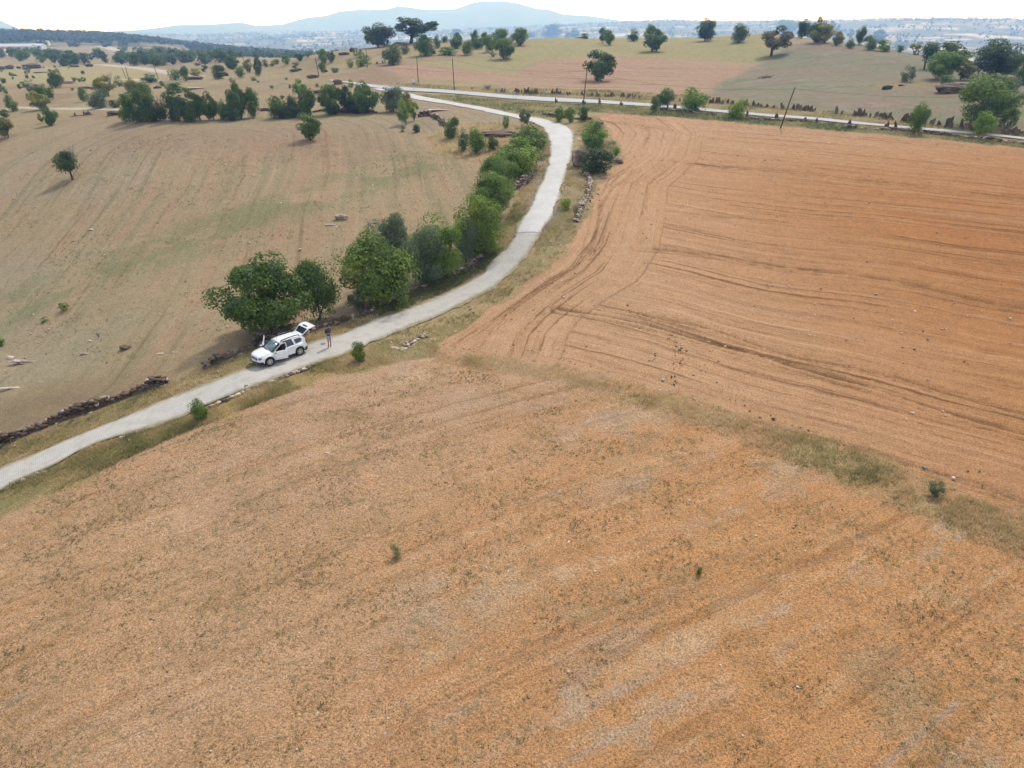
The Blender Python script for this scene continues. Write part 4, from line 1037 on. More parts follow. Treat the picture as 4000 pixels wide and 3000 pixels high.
    ('slim', 2226, 481, 2205, 2248, 418, 'G', "middle of three saplings on the old wall by the lane junction", SAP),
    ('slim', 2277, 475, 2258, 2296, 416, 'D', "right and darkest of three saplings on the old wall by the junction", SAP),
    ('round', 2312, 582, 2272, 2366, 476, 'G', "leafy tree between the concrete lane and the ploughed field"),
    ('bush', 2332, 677, 2268, 2397, 580, 'K', "dark tangled bush growing over the layered rock stack"),
    ('slim', 2403, 614, 2390, 2420, 572, 'B', "small bright sapling at the field side of the dark tangled bush"),
    ('bush', 2208, 820, 2190, 2228, 770, 'B', "bright little sapling on the verge next to the grey dead shrub"),
    # ---- near plants
    ('bush', 2, 1352, -18, 20, 1310, 'B', "bright green bush cut by the left picture edge"),
    ('bush', 783, 1640, 750, 812, 1562, 'G', "leafy sapling on the road edge far in front of the car"),
    ('slim', 1410, 1415, 1382, 1432, 1334, 'G', "leafy sapling at the road edge opposite the standing man"),
    ('scrub', 3655, 1936, 3624, 3684, 1880, 'S', "green weed bush on the grass strip beside the ploughed field"),
    ('scrub', 1552, 2177, 1532, 1572, 2119, 'P', "pale feathery weed alone in the foreground stubble"),
    ('bush', 2730, 2242, 2718, 2742, 2218, 'D', "small dark green weed clump in the foreground stubble"),
    ('scrub', 248, 1213, 226, 271, 1180, 'G', "spiky grass tussock in the green band, larger of two"),
    ('scrub', 175, 1258, 160, 190, 1238, 'G', "spiky grass tussock in the green band, smaller of two"),
]
for _p in PLANTS: plant(*_p)

def twig_plant(name, u, v, ul, ur, vt, seed, label, lift=0.0):
    base = ground(u, v); d = depth(base); h = span(u, vt, base); w = (ur - ul) * d / F4
    o = bpy.data.objects.new(name, twig_mesh(seed)); COL.objects.link(o); o.location = base; o.scale = (w, w, h)
    return tag(o, label, 'dry shrub')
twig_plant('dead_shrub', 2250, 852, 2224, 2276, 788, 3, "grey dead twiggy shrub beside the bright little sapling")
twig_plant('dead_shrub', 385, 1318, 372, 398, 1298, 4, "small grey dead shrub on the slope left of the big dark oak")
for _r in [o for o in COL.objects if o.get('label') in ("lone small tree with bare trunk in the middle of the left field", "willow-like yellow-green tree with bare upright branches")]:
    _cr = [c for c in _r.children if c.name.startswith('crown')][0]
    _t = bpy.data.objects.new('bare_branches', twig_mesh(5, 14, .5)); COL.objects.link(_t); _t.parent = _r
    _t.scale = (_cr.scale[0] * .7, _cr.scale[0] * .7, _cr.scale[2] * .8); _t.location = (_cr.scale[0] * .18, 0, _cr.scale[2] * .5)
# ---------------------------------------------------------------- distant woods and scrub (one mass each)
def far_wood(name, spots, sizes, label, col, seed, nl=26):
    R = np.random.default_rng(seed); n = len(spots)
    k = np.repeat(np.arange(n), nl); m = len(k)
    d = R.normal(size=(m, 3)); d /= np.linalg.norm(d, axis=1)[:, None]
    s = sizes[k][:, None]
    pos = spots[k] + d * s * np.array([.5, .5, .42]) * R.uniform(.55, 1.05, m)[:, None] + np.array([0, 0, .42]) * s
    nrm = d + R.normal(size=(m, 3)) * .5 + [0, 0, .3]; nrm /= np.linalg.norm(nrm, axis=1)[:, None]
    a = np.cross(nrm, R.normal(size=(m, 3))); a /= np.linalg.norm(a, axis=1)[:, None]; b = np.cross(nrm, a)
    q = s * .2 * R.uniform(.6, 1.3, m)[:, None]
    V = np.stack([pos - a * q, pos + b * q * .8, pos + a * q, pos - b * q * .8], 1).reshape(-1, 3)
    o = mesh_np(name, V, np.arange(4 * m).reshape(m, 4), LEAF, tint=np.repeat(np.clip(.5 + .2 * R.normal(size=n)[k] + .1 * R.normal(size=m), .05, 1.1), 4))
    o.color = (*col, 1)
    return tag(o, label, kind='stuff')

def scatter(poly, n, seed, keep=None, rmin=0):
    R = np.random.default_rng(seed); poly = W2(poly); lo, hi = poly.min(0), poly.max(0); out = []
    while len(out) < n:
        p = R.uniform(lo, hi, (4000, 2)); p = p[inside(p, poly)]
        if keep is not None: p = p[keep(p, R)]
        out += list(p)
        if len(p) == 0: break
    p = np.array(out[:n]); return np.concatenate([p, height(p[:, 0], p[:, 1])[:, None]], 1)

def polar(a0, a1, r0, r1, n, seed, keep):
    R = np.random.default_rng(seed); out = np.zeros((0, 2))
    while len(out) < n:
        a = R.uniform(a0, a1, 6000); r = np.sqrt(R.uniform(r0 * r0, r1 * r1, 6000)); p = np.stack([r * np.sin(a), r * np.cos(a)], 1)
        out = np.concatenate([out, p[keep(p, R)]])
    p = out[:n]; return np.concatenate([p, height(p[:, 0], p[:, 1])[:, None]], 1)

def clumpy(sc, bias):
    return lambda p, R: (fbm(p[:, 0] / sc, p[:, 1] / sc, 3, 77) + bias + R.uniform(-.25, .25, len(p))) > 0
_s = polar(-.72, -.23, 1120, 1640, 2700, 1, lambda p, R: (fbm(p[:, 0] / 90, p[:, 1] / 90, 3, 78) + (np.hypot(p[:, 0], p[:, 1]) - 1370) / 360 + R.uniform(-.2, .2, len(p))) > 0)
far_wood('oak_wood', _s, np.random.default_rng(2).uniform(6, 11, len(_s)), "dark oak wood covering the long ridge on the left horizon", (.055, .088, .036), 3, 22)
_s = polar(-.47, -.13, 600, 1060, 430, 5, clumpy(45, -.2))
far_wood('oak_scrub', _s, np.random.default_rng(6).uniform(4, 8.5, len(_s)), "open oak scrub in the side valley before the wooded ridge", (.075, .115, .045), 7, 30)
_s = polar(-.75, .75, 1800, 6500, 5000, 8, clumpy(220, .02))
far_wood('valley_trees', _s, np.random.default_rng(9).uniform(9, 20, len(_s)), "trees and hedges dotted over the wide hazy valley", (.05, .075, .04), 10, 9)

# single trees of the middle distance, too far to show parts
def far_tree_mesh(seed):
    t, cmesh = variant('oak' if seed % 2 else 'bush', 2, 100 + seed)
    return t, cmesh
_R = random.Random(21)
def far_singles(poly, n, seed, label, group, smin, smax, cat='tree', tints='DGKS'):
    for p in scatter(poly, n, seed):
        t, cm = far_tree_mesh(_R.randrange(5)); s = _R.uniform(smin, smax)
        root = empty('far_tree' if cat == 'tree' else 'far_bush', tuple(p), 0, label, cat, group)
        rz = _R.uniform(0, 6.28)
        for me, nm in ((t, 'trunk'), (cm, 'crown')):
            o = bpy.data.objects.new(nm, me); COL.objects.link(o); o.parent = root; o.scale = (s * _R.uniform(.9, 1.25), s, s * .95); o.rotation_euler = (0, 0, rz); o.color = (*TINT[_R.choice(tints)], 1)
far_singles([(430, 238), (560, 232), (760, 240), (960, 238), (980, 246), (700, 258), (560, 262), (430, 246)], 46, 3, "oak in the loose belt beyond the far pale road in the side valley", "oaks in the belt beyond the far pale road", 5, 8)
far_singles([(0, 218), (120, 214), (240, 224), (260, 240), (120, 250), (0, 250)], 18, 4, "tree in front of the long white sheds at far left", "trees in front of the white sheds", 5, 8)
far_singles([(230, 225), (330, 215), (420, 228), (430, 252), (300, 262), (200, 258)], 18, 5, "tree on the pale fields between the white sheds and the far pale road", "trees on the pale fields right of the sheds", 4, 7.5)
far_singles([(0, 270), (250, 262), (420, 300), (380, 420), (200, 430), (0, 400)], 20, 6, "tiny bush dotted on the dry pasture at left", "tiny bushes on the dry left pasture", .8, 1.8, 'bush')
far_singles([(860, 330), (1250, 300), (1300, 400), (900, 420)], 10, 7, "tiny tuft-like bush on the bare plateau behind the ridge row", "tiny bushes on the bare plateau", .5, 1.0, 'bush', 'SG')
far_singles([(1080, 240), (1160, 226), (1240, 215), (1300, 225), (1300, 280), (1150, 285)], 10, 8, "tiny bush on the brown slope left of the skyline boulder", "tiny bushes on the brown slope", .8, 2.0, 'bush')
far_singles([(3300, 160), (3450, 185), (3600, 215), (3600, 250), (3450, 215), (3300, 185)], 12, 9, "tiny bush at the right shoulder of the hill below the crest trees", "tiny bushes at the right shoulder of the hill", 1.0, 2.2, 'bush')
# ---------------------------------------------------------------- dry stone walls, slab fences, rocks
def stone_mat():
    m, nt, b = newmat("field_stone", .95, .15)
    at = N(nt, 'ShaderNodeAttribute', attribute_name='tint'); tc = N(nt, 'ShaderNodeTexCoord')
    cr = nt.nodes.new('ShaderNodeValToRGB'); e = cr.color_ramp.elements
    e[0].position = 0; e[0].color = (.065, .048, .034, 1); e[1].position = 1; e[1].color = (.60, .53, .46, 1)
    for p, cc in ((.35, (.145, .105, .072, 1)), (.6, (.2, .165, .14, 1)), (.8, (.40, .31, .25, 1))):
        x = e.new(p); x.color = cc
    L(nt, at.outputs['Fac'], cr.inputs['Fac'])
    n1 = noise(nt, tc.outputs['Object'], 5, 5, .7)
    mx = mixc(nt, ramp(nt, n1, .3, .7), mixc(nt, 1.0, cr.outputs['Color'], (.65, .63, .6), 'MULTIPLY'), cr.outputs['Color'])
    L(nt, mx, b.inputs['Base Color'])
    bp = N(nt, 'ShaderNodeBump'); bp.inputs['Strength'].default_value = .7; bp.inputs['Distance'].default_value = .04; L(nt, n1, bp.inputs['Height']); L(nt, bp.outputs['Normal'], b.inputs['Normal'])
    return m
STONE = stone_mat()
_CUBE = np.array([(x, y, z) for z in (-.5, .5) for y in (-.5, .5) for x in (-.5, .5)])
_CF = np.array([(0, 2, 3, 1), (4, 5, 7, 6), (0, 1, 5, 4), (2, 6, 7, 3), (0, 4, 6, 2), (1, 3, 7, 5)])

def stones(C, size, rot, tilt, tint, R, jit=.16):
    """many rough blocks: centres, sizes (n,3), headings, tilts"""
    n = len(C); V = np.repeat(_CUBE[None], n, 0) * (1 - jit) + R.uniform(-jit, jit, (n, 8, 3))
    V[:, 4:, :2] *= R.uniform(.7, 1.0, (n, 1, 2))
    V = V * size[:, None, :]
    cx, sx = np.cos(tilt)[:, None], np.sin(tilt)[:, None]
    V = np.stack([V[..., 0] * cx + V[..., 2] * sx, V[..., 1], -V[..., 0] * sx + V[..., 2] * cx], -1)
    c, s = np.cos(rot)[:, None], np.sin(rot)[:, None]
    V = np.stack([V[..., 0] * c - V[..., 1] * s, V[..., 0] * s + V[..., 1] * c, V[..., 2]], -1) + C[:, None, :]
    F = (np.arange(n)[:, None, None] * 8 + _CF[None]).reshape(-1, 4)
    return V.reshape(-1, 3), F, np.repeat(tint, 8)

def add_core(V, F, T, line, w, h, tint):
    """low bank of rubble and earth that the stones sit in"""
    d = np.gradient(line, axis=0); d /= np.maximum(np.hypot(*d.T), 1e-6)[:, None]; nrm = np.stack([-d[:, 1], d[:, 0]], 1); n = len(line)
    rows = []
    for off, z in ((-.75, -.15), (-.35, 1), (.35, 1), (.75, -.15)):
        p = line + nrm * w * off; rows.append(np.concatenate([p, (height(p[:, 0], p[:, 1]) + h * z)[:, None]], 1))
    C = np.stack(rows, 1).reshape(-1, 3); i = np.arange(n - 1)[:, None] * 4
    f = np.concatenate([np.concatenate([i + j, i + j + 4, i + j + 5, i + j + 1], 1)[:, ::-1] for j in range(3)])
    return np.concatenate([V, C]), np.concatenate([F, f + len(V)]), np.concatenate([T, np.full(len(C), tint)])

def wall(px, h, label, thick=.65, rough=1.0, seed=1, light=.12, cat='stone wall', group=None, taper=True, name='dry_stone_wall', slen=.42):
    R = np.random.default_rng(seed); line = W2(px); line, ln = resample(line, max(8, int(len(px) * 6)))
    seg = np.diff(line, axis=0); sl = np.hypot(*seg.T); cum = np.concatenate([[0], np.cumsum(sl)])
    C = []; S = []; A = []; T = []
    def at(s):
        i = min(max(int(np.searchsorted(cum, s)) - 1, 0), len(sl) - 1); f = (s - cum[i]) / sl[i]
        p = line[i] + seg[i] * f; return p, math.atan2(seg[i][1], seg[i][0])
    lay = max(1, int(h / .15)); s_all = cum[-1]
    for l in range(lay):
        for side in ((-1, 1) if thick > .35 else (0,)):
            s = R.uniform(0, .3)
            while s < s_all:
                w = slen * R.uniform(.6, 1.5)
                loc = .75 + .35 * math.sin(s * .9 + seed) + .25 * math.sin(s * .37 + 2 * seed)
                if taper: loc *= min(1, min(s, s_all - s) / 1.5 + .35)
                if l < lay * min(loc * rough, 1.15):
                    p, a = at(s); o = side * (thick / 2 - .16) * (1 - .35 * l / max(lay, 1)) + R.normal() * .04
                    x, y = p[0] - math.sin(a) * o, p[1] + math.cos(a) * o
                    C.append((x, y, .06 + l * .145 + R.normal() * .015)); S.append((w * 1.1, R.uniform(.25, .42), R.uniform(.11, .2))); A.append(a + R.normal() * .18)
                    top = l >= lay * min(loc * rough, 1.15) - 1
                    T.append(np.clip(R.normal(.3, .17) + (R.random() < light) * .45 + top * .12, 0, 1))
                s += w
    n = len(C) // 12 + 4     # fallen stones along the foot
    for _ in range(n):
        p, a = at(R.uniform(0, s_all)); o = R.normal() * (thick * .9 + .2); x, y = p[0] - math.sin(a) * o, p[1] + math.cos(a) * o
        C.append((x, y, .04)); S.append((R.uniform(.15, .4), R.uniform(.12, .3), R.uniform(.08, .16))); A.append(R.uniform(0, 6.28)); T.append(R.uniform(.2, .9))
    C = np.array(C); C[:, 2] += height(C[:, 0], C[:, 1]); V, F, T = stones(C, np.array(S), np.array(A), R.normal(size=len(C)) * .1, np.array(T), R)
    V, F, T = add_core(V, F, T, line, thick * .8 if h > .2 else .22, max(.07, h * .25), .3)
    o0 = line[0]; z0 = hgt(*o0)
    o = mesh_np(name, V - [o0[0], o0[1], z0], F, STONE, tint=T, loc=(o0[0], o0[1], z0))
    o['kind'] = 'thing'
    return tag(o, label, cat, group)

wall([(-120, 1800), (0, 1745), (96, 1697), (212, 1651), (289, 1624), (386, 1593), (482, 1554), (579, 1518), (648, 1499)], 1.1, "long dark dry stone wall at the lower left beside the paver road", seed=1, light=.12)
wall([(800, 1438), (858, 1412), (916, 1388), (984, 1359), (1021, 1335), (1075, 1322), (1130, 1308), (1180, 1300)], .95, "dark dry stone wall running behind the white car", seed=2)
wall([(1204, 1299), (1249, 1278), (1306, 1264), (1368, 1246)], .55, "low tumbled stone wall between two posts behind the standing man", seed=3, light=.25)
wall([(1400, 1240), (1480, 1203), (1560, 1162), (1650, 1122), (1734, 1085), (1780, 1069), (1812, 1055), (1861, 1025), (1888, 1001), (1902, 978)], .55, "low stone wall under the row of roadside oaks", seed=4, light=.3)
wall([(1985, 752), (2040, 728), (2073, 698), (2086, 667), (2091, 640)], 1.5, "high rubble wall with orange stones at the lane bend", seed=5, light=.45, slen=.3)
wall([(2287, 682), (2307, 718), (2298, 747), (2287, 776), (2276, 800), (2250, 870)], .7, "heap-like wall of pale stones between lane verge and ploughed field", seed=6, light=.7, slen=.3)
wall([(1633, 458), (1678, 452), (1714, 470), (1737, 492)], 1.2, "curved stone wall with pale top at the ridge end near the white lane", seed=7, light=.4)
wall([(1014, 434), (1050, 432), (1100, 432)], .9, "short dark wall in the gap between two ridge tree clumps", seed=8)
wall([(1225, 440), (1262, 434), (1330, 440), (1475, 440)], 1.0, "dark wall under the right ridge tree clump", seed=9)
wall([(2122, 447), (2150, 452), (2179, 459), (2246, 466), (2314, 468)], .7, "old tumbled wall with three saplings at the lane junction", seed=10, light=.3)
wall([(1440, 186), (1500, 179), (1570, 176)], 1.0, "dark wall on the skyline under the twin huge oaks", seed=11, slen=.8)
wall([(2075, 150), (2140, 147), (2220, 149), (2290, 152)], .8, "wall of dark boulders along the hill crest", seed=12, slen=1.0)
wall([(2545, 427), (2640, 436), (2730, 444), (2800, 452)], .6, "low rubble wall on the near side of the main road by the two-part tree", seed=13, light=.3, slen=.5)
wall([(2850, 461), (2960, 468), (3060, 474), (3180, 478)], .45, "sparse line of rubble on the near side of the main road by the leaning pole", seed=15, light=.3, slen=.5)
wall([(3300, 500), (3480, 512), (3600, 520), (3720, 534), (3850, 548), (4020, 566)], .6, "long rubble wall on the near side of the main road at far right", seed=14, light=.4, slen=.5)
wall([(1560, 1372), (1600, 1348), (1640, 1326), (1668, 1312)], .3, "spill of pale stones on the verge before the ploughed field corner", seed=16, light=.8, slen=.35, cat='stone heap', name='stone_heap')
wall([(-40, 1942), (0, 1925), (72, 1887), (130, 1862), (190, 1840)], .16, "line of pinkish edge stones at the lower left end of the road", thick=.3, seed=17, light=.6, slen=.3, cat='stone edging', name='edge_stones', taper=False)
wall([(470, 1713), (540, 1690), (603, 1675)], .16, "short row of edge stones below the paver road, middle of the three", thick=.3, seed=18, light=.5, slen=.3, cat='stone edging', name='edge_stones', taper=False)
wall([(820, 1592), (900, 1556), (1000, 1515), (1100, 1478), (1230, 1428)], .16, "long row of edge stones below the road in front of the car", thick=.3, seed=19, light=.5, slen=.3, cat='stone edging', name='edge_stones', taper=False)

def slab_fence(px, n, hmin, hmax, label, seed, wide=(.35, .85), light=.0, name='stone_slab_fence'):
    R = np.random.default_rng(seed); line, ln = resample(W2(px), max(n * 5, 12)); V = []; F = []; T = []
    tt = np.sort(np.concatenate([R.random(n // 3), np.clip(R.choice(R.random(max(2, n // 7)), n - n // 3) + R.normal(size=n - n // 3) * .035, 0, .999)]))
    for k in range(n):
        p = line[int(tt[k] * (len(line) - 1))]; q = line[min(len(line) - 1, int(k / n * (len(line) - 1)) + 1)]
        a = math.atan2(*(line[-1] - line[0])[::-1]) + R.normal() * .35
        w = R.uniform(*wide); h = hmin + (hmax - hmin) * R.random() ** 1.6 * (1.15 if R.random() < .15 else 1); t = R.uniform(.07, .14); ln_ = R.normal() * .12
        x, y = p + R.normal(size=2) * .12; z = hgt(x, y) - .12
        prof = [(-w / 2, 0), (w / 2, 0), (w / 2 * R.uniform(.6, 1), h * R.uniform(.5, .8)), (w * R.uniform(-.1, .35), h), (-w / 2 * R.uniform(.5, 1), h * R.uniform(.5, .9))]
        b0 = len(V); ca, sa = math.cos(a), math.sin(a)
        for yy in (-t / 2, t / 2):
            for (px_, pz) in prof:
                X = px_ + ln_ * pz; V.append((x + X * ca - yy * sa, y + X * sa + yy * ca, z + pz))
        F += [[b0 + i for i in (0, 1, 2, 4)], [b0 + i for i in (2, 3, 4, 4)], [b0 + 5 + i for i in (4, 2, 1, 0)], [b0 + 5 + i for i in (4, 4, 3, 2)]]
        for i in range(5): F.append([b0 + i, b0 + 5 + i, b0 + 5 + (i + 1) % 5, b0 + (i + 1) % 5])
        T += [np.clip(R.normal(.34, .14) + light, 0, 1)] * 10
    V2, F2, T2 = add_core(np.zeros((0, 3)), np.zeros((0, 4), dtype=int), np.zeros(0), line, .35, .12, .42)
    n0 = len(V); V += [tuple(q) for q in V2]; F += [[int(i) + n0 for i in f] for f in F2]; T += list(T2)
    bm = bmesh.new(); lay = bm.verts.layers.float.new('tint'); vs = [bm.verts.new(v) for v in V]
    for v, t in zip(vs, T): v[lay] = t
    for f in F:
        f2 = list(dict.fromkeys(f))
        try: bm.faces.new([vs[i] for i in f2])
        except ValueError: pass
    bmesh.ops.recalc_face_normals(bm, faces=bm.faces)
    o0 = line[0]; z0 = hgt(*o0); bmesh.ops.translate(bm, verts=bm.verts, vec=(-o0[0], -o0[1], -z0))
    o = bm_obj(name, bm, STONE); o.location = (o0[0], o0[1], z0)
    return tag(o, label, 'stone fence', "fences of upright stone slabs along the main road")

slab_fence([(1930, 360), (2000, 364), (2110, 367), (2240, 372)], 40, .9, 1.7, "fence of dark upright slabs behind the blue road signs", 1)
slab_fence([(2250, 374), (2400, 381), (2560, 391)], 34, .7, 1.5, "fence of pale upright slabs below the hill strip's leaning-trunk tree", 2, light=.18)
slab_fence([(2630, 396), (2760, 402), (2880, 410), (3060, 427), (3185, 436)], 58, .8, 1.6, "long fence of grey upright slabs behind the road left of the leaning pole", 3, light=.06)
slab_fence([(3250, 443), (3300, 449), (3400, 458), (3490, 470)], 30, .8, 1.7, "fence of grey slabs behind the road right of the leaning pole", 4, light=.05)
slab_fence([(3530, 478), (3610, 486), (3700, 497), (3810, 510)], 26, 1.0, 2.0, "fence of tall dark pointed slabs behind the conical young tree", 5, wide=(.5, 1.0))
slab_fence([(3870, 518), (3940, 526), (4040, 538)], 14, .9, 1.8, "fence of dark pointed slabs ending at the right picture edge", 6, wide=(.5, 1.0))
slab_fence([(275, 455), (300, 452), (330, 450), (360, 448)], 7, .7, 1.2, "short row of reddish slabs below the pale track at left", 7, wide=(.4, .8))
slab_fence([(1460, 252), (1480, 250), (1505, 248)], 8, .8, 1.4, "short row of thin slabs beside the round solitary bush", 8, wide=(.3, .6))
slab_fence([(1650, 214), (1690, 212), (1705, 210)], 7, 1.0, 1.8, "row of dark slabs under the many-trunked tree", 9, wide=(.5, .9))
for i, (u, v) in enumerate([(2177, 401), (2285, 407), (2345, 409), (2428, 414), (2577, 425), (2607, 428), (2638, 430), (2916, 455), (3033, 466), (3146, 475), (3188, 481), (3312, 492), (3460, 505), (3500, 508)]):
    o = slab_fence([(u - 4, v), (u + 4, v)], 2, .8, 1.7, "single upright slab marker on the near edge of the main road", 30 + i, wide=(.35, .7), name='stone_marker')
    o['category'] = 'stone slab'; o['group'] = "single upright slabs on the near edge of the main road"

def rock(u, v, ul, ur, vt, label, tint=.3, seed=1, layers=0, depth_ratio=.7, name='rock', cat='rock', sink=.15):
    base = ground(u, v); d = depth(base); w = (ur - ul) * d / F4
    dep = math.atan2(CAM_H - base.z, base.y); Hm = (v - vt) * d / F4
    D = min(w * depth_ratio, .65 * Hm / math.sin(dep)); depth_ratio = D / w; h = max((Hm - D * math.sin(dep)) / math.cos(dep), .12 * Hm)
    base = base + Vector((base.x, base.y, 0)).normalized() * D * .4; base.z = hgt(base.x, base.y)
    R = np.random.default_rng(seed)
    bm = bmesh.new(); lay = bm.verts.layers.float.new('tint'); bmesh.ops.create_icosphere(bm, subdivisions=4 if (ur - ul) > 24 else 3, radius=1.0)
    q = np.array([vv.co for vv in bm.verts]) * 1.4 + seed; nn = fbm(q[:, 0] + q[:, 2] * .7, q[:, 1] + q[:, 2] * 1.3, 4, seed)
    for vv, n in zip(bm.verts, nn):
        p = np.array(vv.co); n = float(n)
        s = 1 + .6 * n
        x, y, z = p * s
        sg = lambda t: math.copysign(abs(t) ** (.72 if layers else .92), t)
        x, y, z = sg(x), sg(y), sg(z)
        k = .5
        if layers:
            f = (z + 1) / 2 * layers; fr = f - math.floor(f); inn = .82 + .18 * math.sin(math.pi * fr) ** .4 + .08 * math.sin(math.floor(f) * 5.1 + seed); x *= inn; y *= inn; k = fr
        vv.co = (x * w / 2, y * w / 2 * depth_ratio, z * h * (.5 + sink) + h * (.5 - sink))
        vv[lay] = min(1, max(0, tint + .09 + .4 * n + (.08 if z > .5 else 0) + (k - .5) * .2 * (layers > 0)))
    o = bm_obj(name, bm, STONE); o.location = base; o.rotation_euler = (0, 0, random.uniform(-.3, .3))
    return tag(o, label, cat)

